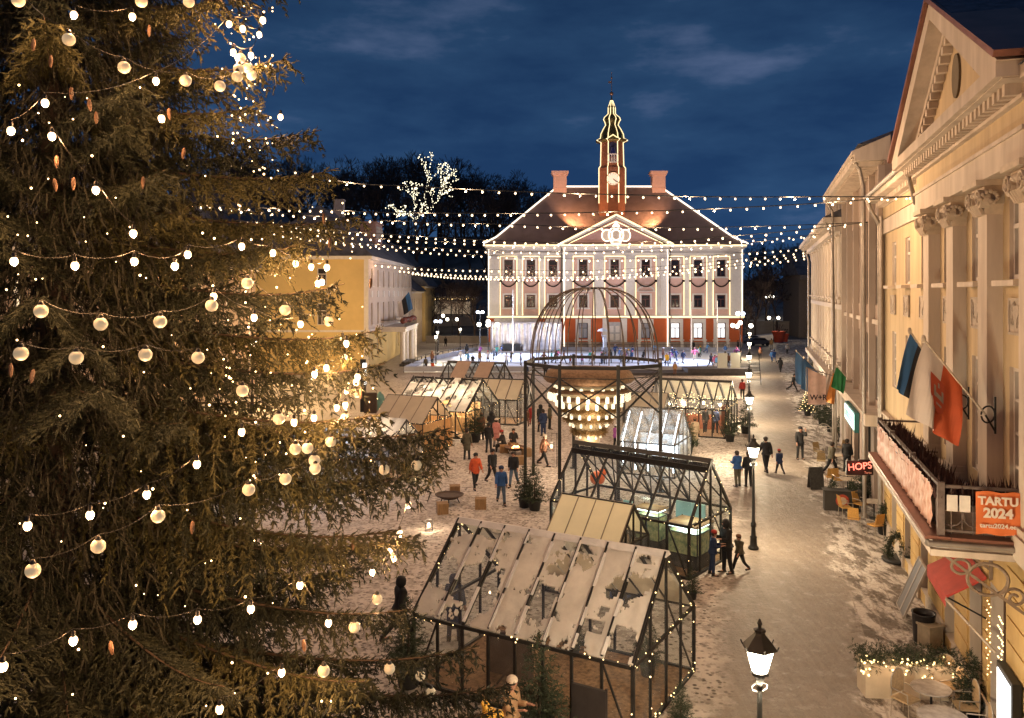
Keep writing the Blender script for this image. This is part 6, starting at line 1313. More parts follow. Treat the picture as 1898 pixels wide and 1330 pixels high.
# ================= PEOPLE
skin_m = mat('skin', (.42,.22,.15), .6, .08, 20); hair_m = mat('dark_hair', (.03,.02,.015), .7, .3, 30); boot_m = mat('boots', (.025,.02,.018), .6)
def cloth(name, c): return mat('cloth_'+name, c, .85, .18, 9, bump=.3, bs=30)
def skin_mesh(nodes, edges, mats, name, root=0, sub=1, faceeyes=None):
    me = bpy.data.meshes.new(name); me.from_pydata([n[0] for n in nodes], edges, []); o = bpy.data.objects.new(name, me); col.objects.link(o)
    s = o.modifiers.new('skin', 'SKIN'); s.use_smooth_shade = True
    for i, n in enumerate(nodes): r = n[1]; me.skin_vertices[0].data[i].radius = (r, r) if isinstance(r, (int, float)) else r; me.skin_vertices[0].data[i].use_root = (i == root)
    if sub: ss = o.modifiers.new('sub', 'SUBSURF'); ss.levels = sub; ss.render_levels = sub
    dg = bpy.context.evaluated_depsgraph_get(); e = o.evaluated_get(dg); nm = bpy.data.meshes.new_from_object(e); nm.name = name; bpy.data.objects.remove(o)
    nm.materials.clear(); [nm.materials.append(x) for x in (mats if isinstance(mats, (list, tuple)) else [mats])]
    for p in nm.polygons: p.use_smooth = True
    return nm
def pv_(ang, side=0): return Vector((math.sin(R(side)), -math.sin(R(ang))*math.cos(R(side)), -math.cos(R(ang))*math.cos(R(side))))
POSES = {   # legs (hip, knee) L/R, arms (shoulder, elbow bend, sideways) L/R, lean, pelvis height
 'stand': ((2,2),(-2,4),(6,14,8),(4,18,8),0,.93), 'hold': ((2,2),(-4,6),(8,95,4),(12,90,3),3,.93), 'phone': ((0,2),(4,6),(10,20,8),(70,120,10),2,.93),
 'walk': ((24,6),(-20,22),(-20,14,8),(22,22,8),4,.91), 'walk2': ((-16,26),(20,4),(18,28,9),(-18,12,8),4,.91), 'stride': ((30,10),(-28,28),(-26,20,10),(26,30,9),7,.88),
 'skate': ((22,38),(-30,20),(-30,25,28),(34,30,26),16,.86), 'glide': ((14,24),(-6,14),(12,22,38),(8,24,40),9,.88), 'sit': ((84,84),(86,80),(28,60,8),(30,64,8),10,.47)}
PM = {}
def pose_mesh(pose, coat):
    key = (pose, coat)
    if key in PM: return PM[key]
    (hl, kl), (hr, kr), al, ar, lean, ph = POSES[pose]
    up = Vector((0, -math.sin(R(lean)), math.cos(R(lean)))); pel = Vector((0,0,ph)); waist = pel+up*.16; chest = pel+up*.38; neckb = pel+up*.53; head0 = pel+up*.62+Vector((0,-.02,0)); head1 = pel+up*.71+Vector((0,-.025,0)); head2 = pel+up*.79
    legs = []
    for s, h, k in ((-1,hl,kl),(1,hr,kr)):
        hip = pel+Vector((s*.09,0,-.05)); kn = hip+pv_(h, s*3)*.42; an = kn+pv_(h-k, s*2)*.41; toe = an+Vector((s*.03,-.17,-.05)); hel = an+Vector((0,.03,-.04)); legs.append((hip, kn, an, toe, hel))
    arms = []
    for s, a in ((-1,al),(1,ar)):
        sh = pel+up*.48+Vector((s*.175,0,0)); el = sh+pv_(a[0], s*a[2])*.28; wr = el+pv_(a[0]+a[1], s*(a[2]-a[1]*.12))*.25; hd = wr+(wr-el).normalized()*.09; arms.append((sh, el, wr, hd))
    # body: one continuous surface with head, ears, nose, five-fingered hands
    N = [(pel,(.15,.11)),(waist,(.13,.1)),(chest,(.155,.11)),(neckb,.06),(head0,.068),(head1,.092),(head2,.062)]; E = [(0,1),(1,2),(2,3),(3,4),(4,5),(5,6)]
    def add(p, r, q): N.append((p, r)); E.append((q, len(N)-1)); return len(N)-1
    add(head1+Vector((0,-.112,-.02)), .014, 5)
    for s in (-1, 1): add(head1+Vector((s*.103,.0,-.01)), .016, 5)
    for hip, kn, an, toe, hel in legs: a = add(hip,.09,0); a = add(hip.lerp(kn,.5),.078,a); a = add(kn,.055,a); a = add(kn.lerp(an,.35),.056,a); a = add(an,.038,a); add(toe,.034,a)
    for s, (sh, el, wr, hd) in zip((-1,1), arms):
        a = add(sh,.06,2); a = add(el,.042,a); a = add(wr,.028,a); palm = wr.lerp(hd,.75); a = add(palm,.034,a); d = (hd-wr).normalized(); sd = d.cross(Vector((0,1,0))).normalized() if abs(d.y) < .9 else Vector((1,0,0)); cu = sd.cross(d).normalized()
        for k, ln in enumerate((.06,.07,.066,.052)): b = add(palm+d*.045+sd*(.024-.016*k),.009,a); add(palm+d*(.045+ln)+sd*(.026-.017*k)+cu*.02,.0075,b)
        b = add(palm+sd*.035+d*.0,.01,a); add(palm+sd*.055+d*.035,.008,b)
    body = skin_mesh(N, E, [skin_m], 'body')
    # trousers
    N = [(pel+up*.06,(.15,.12))]; E = []
    for hip, kn, an, toe, hel in legs: a = add2(N, E, hip+Vector((0,0,.0)), .105, 0); a = add2(N, E, hip.lerp(kn,.5), .098, a); a = add2(N, E, kn, .076, a); a = add2(N, E, kn.lerp(an,.4), .072, a); a = add2(N, E, an+Vector((0,0,.03)), .062, a)
    tro = skin_mesh(N, E, [skin_m], 'trousers')
    bt = MB()
    for hip, kn, an, toe, hel in legs:
        bt.smooth = True; bt.tube(an+Vector((0,0,.08)), an-Vector((0,0,.03)), .062, 10, .058); bt.tube(hel+Vector((0,.035,-.01)), toe+Vector((0,-.03,-.0)), .052, 10, .04)
    bt = bt.mesh('boots', boot_m)
    # coat: torso, sleeves, skirt
    hem = {'short':0, 'mid':.18, 'long':.42, 'dress':.62}[coat]; kn_m = (legs[0][1]+legs[1][1])/2
    N = [(pel+up*.12,(.19,.15)),(pel+up*.3,(.2,.16)),(pel+up*.43,(.19,.145)),(pel+up*.53,(.1,.09)),(pel+up*.6,(.085,.085))]; E = [(0,1),(1,2),(2,3),(3,4)]
    dwn = (kn_m-pel).normalized() if pose != 'sit' else Vector((0,-.7,-.3)).normalized(); a = add2(N, E, pel-up*.04, (.2,.165), 0)
    if hem and pose != 'sit': a = add2(N, E, pel+dwn*hem*.5, (.21,.18), a); a = add2(N, E, pel+dwn*(hem+.04), (.225+.06*hem,.195+.06*hem), a)
    for sh, el, wr, hd in arms: a = add2(N, E, sh, .098, 2); a = add2(N, E, sh.lerp(el,.6), .088, a); a = add2(N, E, el, .078, a); a = add2(N, E, wr, .06, a)
    ct = skin_mesh(N, E, [skin_m], 'coat')
    hr_ = MB(); hr_.smooth = True; hr_.lathe([(.104,-.03),(.112,.02),(.1,.07),(.06,.105),(.01,.118)], head1+Vector((0,.018,.005)), 14); hr_.lathe([(.03,-.12),(.085,-.08),(.1,-.0),(.08,.06)], head1+Vector((0,.034,0)), 12); hair = hr_.mesh('hair', hair_m)
    ht = MB(); ht.smooth = True; ht.lathe([(.112,.02),(.12,.045),(.112,.09),(.075,.13),(.012,.148)], head1+Vector((0,.012,.0)), 14); hat = ht.mesh('hat', hair_m)
    hd_ = MB(); hd_.smooth = True; hd_.lathe([(.075,-.15),(.13,-.09),(.135,.0),(.12,.07),(.08,.12),(.01,.14)], head1+Vector((0,.04,.0)), 14); hood = hd_.mesh('hood', hair_m)
    ey = MB(); [ey.ball(head1+Vector((s*.034,-.086,.01)), .011, 6, 4) for s in (-1,1)]; ey.box(head1.x-.025, head1.x+.025, head1.y-.098, head1.y-.088, head1.z-.055, head1.z-.048); ey = ey.mesh('face_features', mat('eyes_mouth', (.05,.015,.012), .4))
    PM[key] = (body, tro, bt, ct, hair, hat, hood, ey); return PM[key]
def add2(N, E, p, r, q): N.append((p, r)); E.append((q, len(N)-1)); return len(N)-1
def person(p, label, pose='stand', face=0, coat=('black','mid'), legs='darkjeans', hat=None, h=1.74, grp=None, carry=None, hair=None):
    """face: degrees the person is turned, 0 looks at the camera, 180 away"""
    body, tro, bt, ct, hair_, hat_, hood, ey = pose_mesh(pose, coat[1]); s = h/1.74
    t = T('person', label, 'person', p, R(face), grp); t.scale = (s*1.04, s*1.04, s); link(body, 'body', t)
    def dress(me, nm, m): o = link(me, nm, t); o.material_slots[0].link = 'OBJECT'; o.material_slots[0].material = m; return o
    dress(tro, 'trousers', CL[legs]); link(bt, 'boots', t); dress(ct, 'coat', CL[coat[0]]); dress(hair_, 'hair', CL[hair] if hair else hair_m); link(ey, 'face_features', t)
    if hat: dress(hood if hat.startswith('hood_') else hat_, 'hood' if hat.startswith('hood_') else 'hat', CL[hat.replace('hood_', '')])
    return t
CL = {n: cloth(n, c) for n, c in dict(black=(.016,.016,.018), olive=(.085,.075,.05), orange=(.6,.1,.035), navy=(.02,.035,.09), blue=(.03,.09,.26), darkjeans=(.025,.028,.035), jeans=(.08,.12,.18), pink=(.5,.22,.2), brown=(.15,.07,.04), tan=(.33,.2,.09), red=(.3,.03,.025), beige=(.42,.32,.22), cream=(.62,.52,.42), grey=(.18,.17,.17), greyblue=(.16,.2,.28), white=(.62,.62,.66), yellow=(.62,.36,.03), lightblue=(.12,.32,.6), hotpink=(.7,.18,.32), purple=(.3,.08,.32), teal=(.05,.3,.26), camel=(.36,.22,.12), blond=(.4,.25,.1)).items()}
P = person
# plaza
P(gp(865.5,851),'person in a long olive coat standing with their back turned before the wooden kiosk','stand',170,('olive','long'),'black')
P(gp(881,905),'person in a bright orange parka walking across the square','walk',20,('orange','mid'),'black','black')
P(gp(912,896),'slim person in a black coat walking left of the man in jeans','walk2',30,('black','mid'),'black','black')
P(gp(952,901),'man in a black jacket and pale jeans walking towards the camera','walk',-10,('black','short'),'jeans')
P(gp(929,934),'man in a blue jacket and blue jeans walking nearest the camera in the square','walk2',5,('blue','short'),'jeans','navy')
P(gp(934,836)+Vector((0,0,0)),'seated person with red hood beside the glowing fire bowl','sit',-80,('black','mid'),'black','red')
P(gp(951,832),'seated man in black behind the glowing fire bowl','sit',10,('black','short'),'black')
P(gp(906,838),'person in black standing with their back turned near the greenhouse door','stand',165,('black','short'),'darkjeans','black')
P(gp(920,828),'person in a pale pink coat standing behind the one in black','stand',150,('pink','long'),'grey','cream')
P(gp(892,815),'person in a brown coat waiting beside the dark potted spruce','stand',200,('brown','long'),'black','brown')
P(gp(910,812),'person with a dark hood at the greenhouse counter','hold',180,('black','mid'),'black','hood_black')
P(gp(977,790),'child in rust brown overalls by the lit greenhouse wall','stand',-30,('brown','short'),'brown','brown',1.2)
P(gp(985,786),'child in bright red overalls by the dome frame','stand',20,('red','short'),'red','red',1.4)
P(gp(1007,807),'person in dark navy coat talking beside the dome post','stand',200,('navy','long'),'navy')
P(gp(1019,795),'person in an olive jacket facing the one in navy','stand',90,('olive','mid'),'black')
P(gp(1002,800),'tall person in black at the left side of the dome frame','stand',150,('black','long'),'black','hood_black',1.85)
P(gp(1008,863),'person with a cream hat and brown fur coat striding past the dome posts','walk',60,('brown','mid'),'black','cream')
P(gp(1141,829),'child in a purple coat and white hat by the white lit greenhouse','stand',120,('purple','mid'),'black','white',1.4)
# street
P(gp(1367,901),'man in a blue jacket standing by the aquarium greenhouse corner','hold',200,('blue','short'),'olive')
P(gp(1387,901),'dark dressed person half hidden by the lantern head','stand',180,('black','short'),'black',h=1.7)
P(gp(1420,875),'tall man in black walking away holding a child by the hand','walk',185,('black','short'),'black',h=1.9)
P(gp(1445,878),'child in a dark coat with a red hat walking hand in hand','walk2',190,('navy','mid'),'black','red',1.3)
P(gp(1483,851),'man in a black coat and cap holding a phone to his ear','phone',0,('black','mid'),'black','black',1.85)
P(gp(1321,1065),'young person in dark blue with a crimson hat by the greenhouse wall','hold',80,('navy','short'),'navy','red',1.5)
P(gp(1347,1061),'man in a hooded dark jacket with a beige rucksack stripe beside the greenhouse','hold',-70,('black','mid'),'black','hood_black',1.8)
P(gp(1371,1060),'child in a brown jacket at the right of the trio by the greenhouse','walk',-60,('olive','short'),'black','brown',1.3)
P(gp(1470,725),'dark figure striding under the blue street flags','stride',80,('black','mid'),'black')
P(gp(1409,665),'small person in rust red far up the street','stand',0,('brown','short'),'darkjeans','red',1.6)
P(gp(1430,647),'person in a mustard coat by the red planters','stand',180,('tan','mid'),'grey','brown',1.8)
P(gp(1431,671),'person in a bright blue snowsuit far up the street','walk',180,('lightblue','mid'),'blue','white',1.6); P(gp(1435,671.5),'person in a royal blue coat beside the bright snowsuit','walk2',185,('blue','mid'),'greyblue','blue',1.75)
P(gp(1459,656),'grey dressed person walking down the far street','walk',0,('grey','mid'),'black','grey')
P(gp(1446.5,689.5),'person in a long black coat carrying a bag, far up the street','walk',180,('black','long'),'black','hood_black')
P(gp(826,642),'lone dark figure on the road beyond the left lanterns','walk',180,('black','long'),'black')
P(gp(1376,739),'person in a red jacket at the corner of the right hand greenhouse','stand',180,('red','short'),'black','brown')
P(gp(1288,826),'person in a long beige coat outside the gold lit greenhouse','stand',180,('beige','dress'),'black','brown'); P(gp(1307,802),'dark visitor inside the gold lit greenhouse, the left one','stand',30,('black','mid'),'black'); P(gp(1326,803),'dark visitor inside the gold lit greenhouse, the right one','stand',150,('navy','mid'),'black')
P(gp(1541,880),'blurred person in green leaning over the cafe chairs','walk',100,('olive','short'),'black'); P(gp(1570,874),'person in black at the bar door','stand',140,('black','mid'),'black')
P(gp(945,1408),'woman in a camel coat and white bobble hat at the front of the nearest greenhouse','hold',60,('camel','long'),'black','cream',1.7)
P(gp(842,1186),'person in a dark blue coat standing at the left end of the nearest greenhouse','stand',170,('navy','dress'),'navy','hood_navy',1.8)
P(gp(741,1190),'person in a black parka half behind the spruce boughs','walk',120,('black','mid'),'black','hood_black',1.8)
# rink
def rp(px, py): v = gp(px, py, .12); return v
sk = [(854,671,'white','lightblue','white','glide',20,1.6,'skater in white at the left rail'),(865,661,'black','black','hood_black','stand',180,1.85,'tall dark figure in a hood on the left side of the ice'),(867.5,672,'lightblue','jeans','white','glide',-40,1.5,'skater in pale blue beside the hooded figure'),(876,673,'black','darkjeans','black','sit',10,1.6,'dark dressed person crouching near the left rail'),(889,673.5,'tan','darkjeans','brown','stand',150,1.6,'person in a mustard brown jacket on the left ice'),(889.6,659,'purple','black','black','glide',60,1.6,'skater in plum near the stage'),(904.6,671,'white','darkjeans','hotpink','glide',-20,1.6,'skater in white with a pink hat'),(915.7,667,'greyblue','black','white','skate',30,1.7,'leaning skater in grey blue'),(938.6,677.5,'white','darkjeans','grey','glide',0,1.7,'skater in a white jacket facing the camera with arms out'),(968.6,652,'white','white','teal','glide',20,1.5,'pale skater in front of the stage wall'),(1029,673,'black','black','black','skate',70,1.8,'fast skater bent low in black'),(1033,668,'hotpink','black','teal','skate',80,1.6,'skater in pink with a green helmet'),(1044.5,674,'brown','black','black','walk',100,1.8,'tall skater in brown beyond the dome frame'),(1057,675,'red','black','black','glide',120,1.3,'child skater in red'),(1100,672,'tan','darkjeans','brown','stand',160,1.6,'person in tan at the near rail behind the dome ring'),(1118,673,'olive','black','black','stand',200,1.7,'person in olive watching the ice'),(1131,672,'black','black','hood_black','stand',170,1.75,'hooded person in black at the near rail'),(1140,660,'navy','black','grey','glide',30,1.8,'skater in navy in front of the statue'),(1152,671,'greyblue','black','white','stand',180,1.7,'person in a grey blue jacket at the near rail'),(1162,668,'black','darkjeans','white','skate',-40,1.8,'crouched skater in black with a white hat'),(1171,662,'navy','navy','black','glide',60,1.7,'skater in dark navy behind the dome ribs'),(1192,671,'black','black','black','skate',110,1.75,'skater in black pushing off to the right'),(1212,657,'lightblue','darkjeans','blond','glide',40,1.7,'skater in sky blue right of the dome'),(1236,678,'yellow','navy','white','walk',160,1.7,'skater in a yellow jacket right of the dome'),(1229,668,'brown','black','white','stand',90,1.8,'person in brown beside the yellow jacket'),(1241,671,'purple','black','black','glide',120,1.6,'skater in violet behind the yellow jacket'),(1253,669,'navy','navy','navy','skate',200,1.75,'skater in a navy coat leaning left'),(1266,673,'navy','grey','grey','walk',20,1.75,'skater in a long navy coat'),(1287,666,'hotpink','cream','pink','glide',0,1.7,'skater in a hot pink jacket and pale trousers'),(1285,651,'black','black','black','stand',20,1.7,'dark figure behind the pink skater'),(1297,651,'brown','black','red','sit',0,1.5,'small seated person by the hall wall'),(1310,654,'lightblue','blue','white','skate',70,1.6,'child skater in light blue by the hall wall'),(1317.5,681,'navy','black','grey','walk',120,1.8,'person in dark blue at the left of the entrance crowd'),(1325,682,'hotpink','cream','white','stand',170,1.7,'person in pink and white in the entrance crowd'),(1329,683,'lightblue','white','hotpink','stand',190,1.6,'person in light blue in the entrance crowd'),(1336,681,'greyblue','navy','white','stand',150,1.65,'person with a white hat in the entrance crowd'),(1344,679,'black','black','black','stand',180,1.85,'tall person in black in the entrance crowd'),(1350,679,'brown','darkjeans','black','stand',200,1.65,'person in brown beside the tall one at the entrance'),(1357,679,'yellow','black','black','stand',160,1.7,'person in a bright yellow coat at the rink entrance'),(1362,672,'grey','black','brown','stand',180,1.7,'person in grey behind the yellow coat'),(1251,695,'tan','brown','brown','stand',160,1.5,'child in a tan coat on the near side of the rink')]
r6 = random.Random(31); seen = set()
for i in range(26):
    px = r6.choice([r6.uniform(905,1040), r6.uniform(1060,1230), r6.uniform(1230,1370), r6.uniform(1085,1185)]); py = r6.uniform(654, 678) if px < 1060 or px > 1190 else r6.uniform(664, 676)
    while 1:
        c = r6.choice(['navy','black','grey','brown','red','blue','white','teal','purple','olive','cream','greyblue']); hh = r6.choice(['black','white','red','grey','hotpink','blue','yellow','brown']); po = r6.choice(['skate','glide','walk','stand'])
        if (c, hh) not in seen: seen.add((c, hh)); break
    sk.append((px, py, c, r6.choice(['black','darkjeans','navy','grey']), hh, po, r6.uniform(0, 360), r6.uniform(1.45, 1.8), ({'skate':'leaning skater','glide':'gliding skater','walk':'person walking','stand':'bystander'}[po])+' in '+c.replace('greyblue','slate blue')+' with a '+hh.replace('hotpink','pink')+' hat on the rink'))
for (px, py, c, l_, ht_, po, fa, h, lb) in sk: P(rp(px, py), lb, po, fa, (c, 'short' if po in ('skate','sit') else 'mid'), l_, ht_, h, 'skaters and watchers at the rink')
P(gp(801,676),'stout person in a brown fur hood at the left rink rail','stand',150,('brown','mid'),'black','hood_brown',1.8); P(gp(789,686),'person in olive at the left corner of the rink','stand',200,('olive','short'),'black','black',1.6); P(gp(802,688),'child in an orange jacket at the left corner of the rink','stand',170,('orange','short'),'red','black',1.2); P(gp(1368,650),'dark figure leaning by the floodlight mast','stand',90,('black','mid'),'black')
P(gp(1011,700),'person in black sitting on the rail left of the dome ring','stand',180,('black','mid'),'black','hood_black',1.8); P(gp(975,703),'dark person at the rink rail behind the pale greenhouse','stand',170,('navy','mid'),'black','black',1.7)

# ================= SMALL THINGS IN THE SQUARE
def firebowl(p, label, lit):
    t = T('fire_bowl', label, 'fire bowl', p); m = MB(); m.lathe([(.1,.22),(.35,.27),(.55,.38),(.62,.46),(.66,.46),(.6,.4)], n=24); m.build('bowl', mat('rusty_bowl', (.06,.035,.025), .7, .4, 6), t)
    for a in (.5, 2.6, 4.7): m = MB(); m.tube((.35*math.cos(a),.35*math.sin(a),.3),(.5*math.cos(a),.5*math.sin(a),0),.025,6); m.build('leg', black, t)
    m = MB(); m.lathe([(.5,.39),(.3,.36),(.05,.35)][::-1], n=16); m.build('ash', mat('ash', (.2,.15,.12), .9, .4, 8), t)
    if lit: m = MB(); [m.ball((.18*math.cos(k*1.9),.18*math.sin(k*2.3),.42),.07,6,5,1.4) for k in range(5)]; m.build('embers', glow('embers', (1,.35,.08), 6), t); plight('fire_light', t, (0,0,.75), 40, (1,.5,.2), .15)
firebowl(gp(833,934), 'unlit fire bowl ringed by three wooden block seats', 0); firebowl(gp(955,842), 'glowing fire bowl where two people sit', 1)
for px, py, lb, a in ((843,917,'wooden block seat behind the unlit fire bowl',.1),(820,951,'wooden block seat in front of the unlit fire bowl',.2),(891,942,'wooden block seat right of the unlit fire bowl',.0),(934,838,'wooden block seat under the red hooded person',.1),(951,834,'wooden block seat under the man in black',.4),(976,845,'wooden block seat right of the glowing fire bowl',.3),(964,860,'wooden block seat in front of the glowing fire bowl',.1)):
    m = MB(); m.box(-.24,.24,-.24,.24,0,.44); m.box(-.25,.25,-.25,.25,.44,.46); [m.box(-.245,.245,-.245+.0,-.24+.0,.1*k,.1*k+.01) for k in range(1,4)]; o = m.build('block_seat', mat('weathered_block', (.27,.16,.075), .8, .3, 3, bump=.3, stretch=(6,6,1))); o.location = gp(px, py); o.rotation_euler = (0,0,a); tag(o, lb, 'seat', 'wooden block seats')
def glasslantern(p, label, z=0):
    t = T('glass_lantern', label, 'lantern', p); m = MB()
    for x in (-.14,.14):
        for y in (-.14,.14): m.beam((x,y,z),(x,y,z+.42),.015)
    for zz in (0,.42): [m.beam(a,b,.015) for a, b in (((-.14,-.14,z+zz),(.14,-.14,z+zz)),((.14,-.14,z+zz),(.14,.14,z+zz)),((.14,.14,z+zz),(-.14,.14,z+zz)),((-.14,.14,z+zz),(-.14,-.14,z+zz)))]
    m.beam((0,0,z+.42),(0,0,z+.9 if z else z+.52),.012); m.build('frame', steel, t); m = MB(); m.ball((0,0,z+.2),.075,12,8,1.2); m.build('bulb', bulb_t, t); plight('lantern_light', t, (0,0,z+.36), 45, WW, .06)
    if z: m = MB(); m.beam((0,0,z+.9),(-.9 if 0 else .0,0,z+.9),.02); m.tube((.3,0,0),(.3,0,z+.95),.02,6); m.beam((.3,0,z+.93),(0,0,z+.93),.02); m.build('stand', steel, t)
glasslantern(gp(795,983), 'small glass lantern standing alone on the snow beside the spruce'); glasslantern(gp(1022,865)+Vector((0,0,0)), 'glass lantern hanging by the left front post of the dome', .9)
for px, py, s, v, lb in ((972,940,.92,0,'left of the paired potted spruces at the foot of the dome post'),(991,945,1.0,1,'right of the paired potted spruces at the foot of the dome post'),(879,819,1.35,2,'dark potted spruce before the wide snowy greenhouse'),(1353,818,1.05,0,'potted spruce at the corner of the gold lit greenhouse'),(1382,803,1.15,1,'taller potted spruce beside the fourth lantern post'),(1275,840,1.1,2,'potted spruce at the right end of the white lit greenhouse'),(1000,1372,1.12,2,'large potted spruce against the front wall of the nearest greenhouse'),(757,1272,1.05,1,'dark potted spruce at the left end of the nearest greenhouse'),(1262,1350,.5,0,'very small potted spruce by the right front corner of the nearest greenhouse'),(800,838,.8,1,'potted spruce beside the wooden kiosk'),(1283,1110,.5,2,'small potted spruce behind the nearest greenhouse gable')): potted(gp(px, py), s, v, lb, s*9)
# yellow spotted play animal (only its head and back are in view)
ya = T('spotted_play_animal', 'big yellow play animal with dark spots at the bottom edge by the spruce', 'play figure', gp(868,1490))
yel = mat('yellow_painted_foam', (.72,.4,.06), .6, .1, 3); Nn = [((0,0,.9),.3),((-.45,.05,.95),.3),((.25,0,1.25),.19),((.38,-.02,1.62),.17),((.52,-.03,1.72),.14),((.68,-.03,1.66),.1),((.33,0,1.86),.06),((.28,.12,1.95),.035),((.25,-.12,1.95),.035),((.1,-.15,.4),.11),((.1,-.15,.05),.1),((.1,.15,.4),.11),((.1,.15,.05),.1),((-.5,-.15,.4),.11),((-.5,-.15,.05),.1),((-.5,.15,.4),.11),((-.5,.15,.05),.1)]
link(skin_mesh([(Vector(a), r) for a, r in Nn], [(0,1),(0,2),(2,3),(3,4),(4,5),(3,6),(6,7),(6,8),(0,9),(9,10),(0,11),(11,12),(1,13),(13,14),(1,15),(15,16)], [yel], 'body'), 'body', ya)
m = MB(); [m.ball(q, r, 8, 6) for q, r in (((.46,-.15,1.66),.03),((.2,-.19,1.3),.05),((.34,-.16,1.45),.04),((-.1,-.28,1.0),.07),((-.5,-.27,1.05),.06),((0,-.2,1.2),.05),((-.3,-.2,1.24),.06),((-.6,-.1,1.28),.05),((.1,-.2,1.32),.04))]; m.build('spots', black, ya)
# bollard, bins, boards on the left road
m = MB(); m.lathe([(.5,0),(.5,.2),(.42,.9),(.3,1.25),(.12,1.4),(.1,1.5)], n=14); o = m.build('bell_bin', mat('verdigris_bin', (.1,.22,.2), .6, .2, 3)); o.location = gp(704,760); tag(o, 'domed green recycling bin on the left road', 'bin')
m = MB(); m.box(-.5,.5,-.2,.2,0,1.6); m.box(-.45,.45,-.22,-.2,.2,1.5); o = m.build('info_column', mat('brown_column', (.05,.03,.02), .6)); o.location = gp(687,765); tag(o, 'dark square information column beside the domed bin', 'column')
t = T('light_totem', 'tall black post with a glowing white light box on the left road', 'totem', gp(673,763)); m = MB(); m.box(-.22,.22,-.1,.1,0,4.2); m.build('post', black, t); m = MB(); m.box(.0,.3,-.16,-.1,2.2,3.9); m.build('light_box', glow('totem_white', (.85,.95,1), 3), t)
for i in range(7):
    m = MB(); m.path([(0,-.45,0),(0,-.45,.7),(0,-.3,1.0),(0,0,1.12),(0,.3,1.0),(0,.45,.7),(0,.45,0)], .045, 6); o = m.build('bike_hoop', mat('galvanised_hoop', (.4,.37,.33), .4, metal=.7)); o.location = (-15.3, 116+i*2.4, 0); o.rotation_euler = (0,0,R(30)); tag(o, 'steel bicycle hoop in the row by the cream building', 'bike rack', 'bicycle hoops by the cream building')
t = T('step_bench', 'low dark wooden steps before the cream building portico', 'steps', (-13.2, 110, 0)); m = MB(); m.box(-1.2,1.2,-3,3,0,.3); m.box(-1.0,.2,-2.6,2.6,.3,.55); m.build('tread', mat('dark_decking', (.05,.045,.05)), t)
fl2 = flag('balcony_flag', 'small blue black and white flag on the balcony of the cream building', (-16.4,119,7.5), (-14.6,118.4,9.6), 2.2, [fw, fk, fb_], seed=3, t0=.1, t1=1, bracket=False)
# planters and tree tubs up the street
for i, (px, py, s, lb) in enumerate(((1443,634,1.3,'large red planter tub by the park edge'),(1454,633,.95,'smaller red planter tub beside the large one'))):
    t = T('red_planter', lb, 'planter', gp(px, py)); m = MB(); m.lathe([(.6*s,0),(.75*s,.9*s),(.95*s,1.5*s),(1.0*s,1.6*s),(.85*s,1.6*s),(.8*s,1.4*s)], n=16); m.build('tub', mat('red_tub', (.5,.07,.03), .6), t); m = MB(); [m.tube((0,0,1.4*s),(.6*s*math.cos(k),.6*s*math.sin(k*2),2.6*s),.05,4) for k in range(7)]; m.build('twigs', twigm, t)
m = MB(); m.prism([(-3.5,0),(3.5,0),(3,.5),(1,1.1),(-2,.8)], 'y', -1.5, 1.5); o = m.build('snow_pile', snow); o.location = base_of(1425, 168); tag(o, 'heap of cleared snow at the park edge', 'snow heap')
# barrier ladder frames beside the rink
for i in range(4):
    m = MB(); [m.beam((x,0,0),(x*.8,0,1.7),.06) for x in (-.7,.7)]; [m.beam((-.65,0,z),(.65,0,z),.05) for z in (.5,1.0,1.5)]; m.beam((-.7,0,0),(-.7,1,0),.06); o = m.build('barrier_frame', steel); o.location = base_of(1398, 86+i*7); tag(o, 'metal barrier frame in the row between rink and street', 'barrier', 'barrier frames beside the rink')
# low walls and railings at the park edges
for x0, x1, y, z, lb in ((790,905,156,0,'low stone wall with railing left of the town hall'),(1378,1500,178,2,'low stone parapet right of the town hall')):
    a, b = base_of(x0, y, z), base_of(x1, y, z); m = MB(); m.box(a[0],b[0],y,y+.5,0,z+1.1); m.box(a[0]-.1,b[0]+.1,y-.1,y+.6,z+1.1,z+1.3); o = m.build('stone_wall', mat('parapet_stone', (.33,.28,.23), .85, .2, .6)); tag(o, lb, 'wall')
# cars parked dimly right of the hall
def car(p, rz, label, c):
    t = T('parked_car', label, 'car', p, rz, 'cars parked beside the hall'); m = MB(); m.prism([(-2.1,.35),(2.1,.35),(2.15,.75),(1.5,.95),(.9,1.42),(-1.0,1.45),(-1.7,1.0),(-2.15,.9)], 'y', -.85, .85); m.build('body', mat('car_paint_'+c, {'dark':(.05,.05,.06),'silver':(.2,.2,.22)}[c], .35, .05), t)
    for x in (-1.35, 1.35):
        for y in (-.82, .82): m = MB(); m.lathe([(.32,-.1),(.33,0),(.32,.1)], n=14); w_ = m.build('wheel', black, t); w_.location = (x, y, .33); w_.rotation_euler = (R(90),0,0)
    m = MB(); m.prism([(1.35,1.0),(.88,1.38),(-.95,1.4),(-1.55,1.05)], 'y', -.87, .87); m.build('window', dkwin, t)
car(base_of(1405, 148), R(10), 'dark car parked beyond the right corner of the town hall', 'dark'); car(base_of(1392, 155), R(5), 'silver car parked behind the dark one', 'silver')
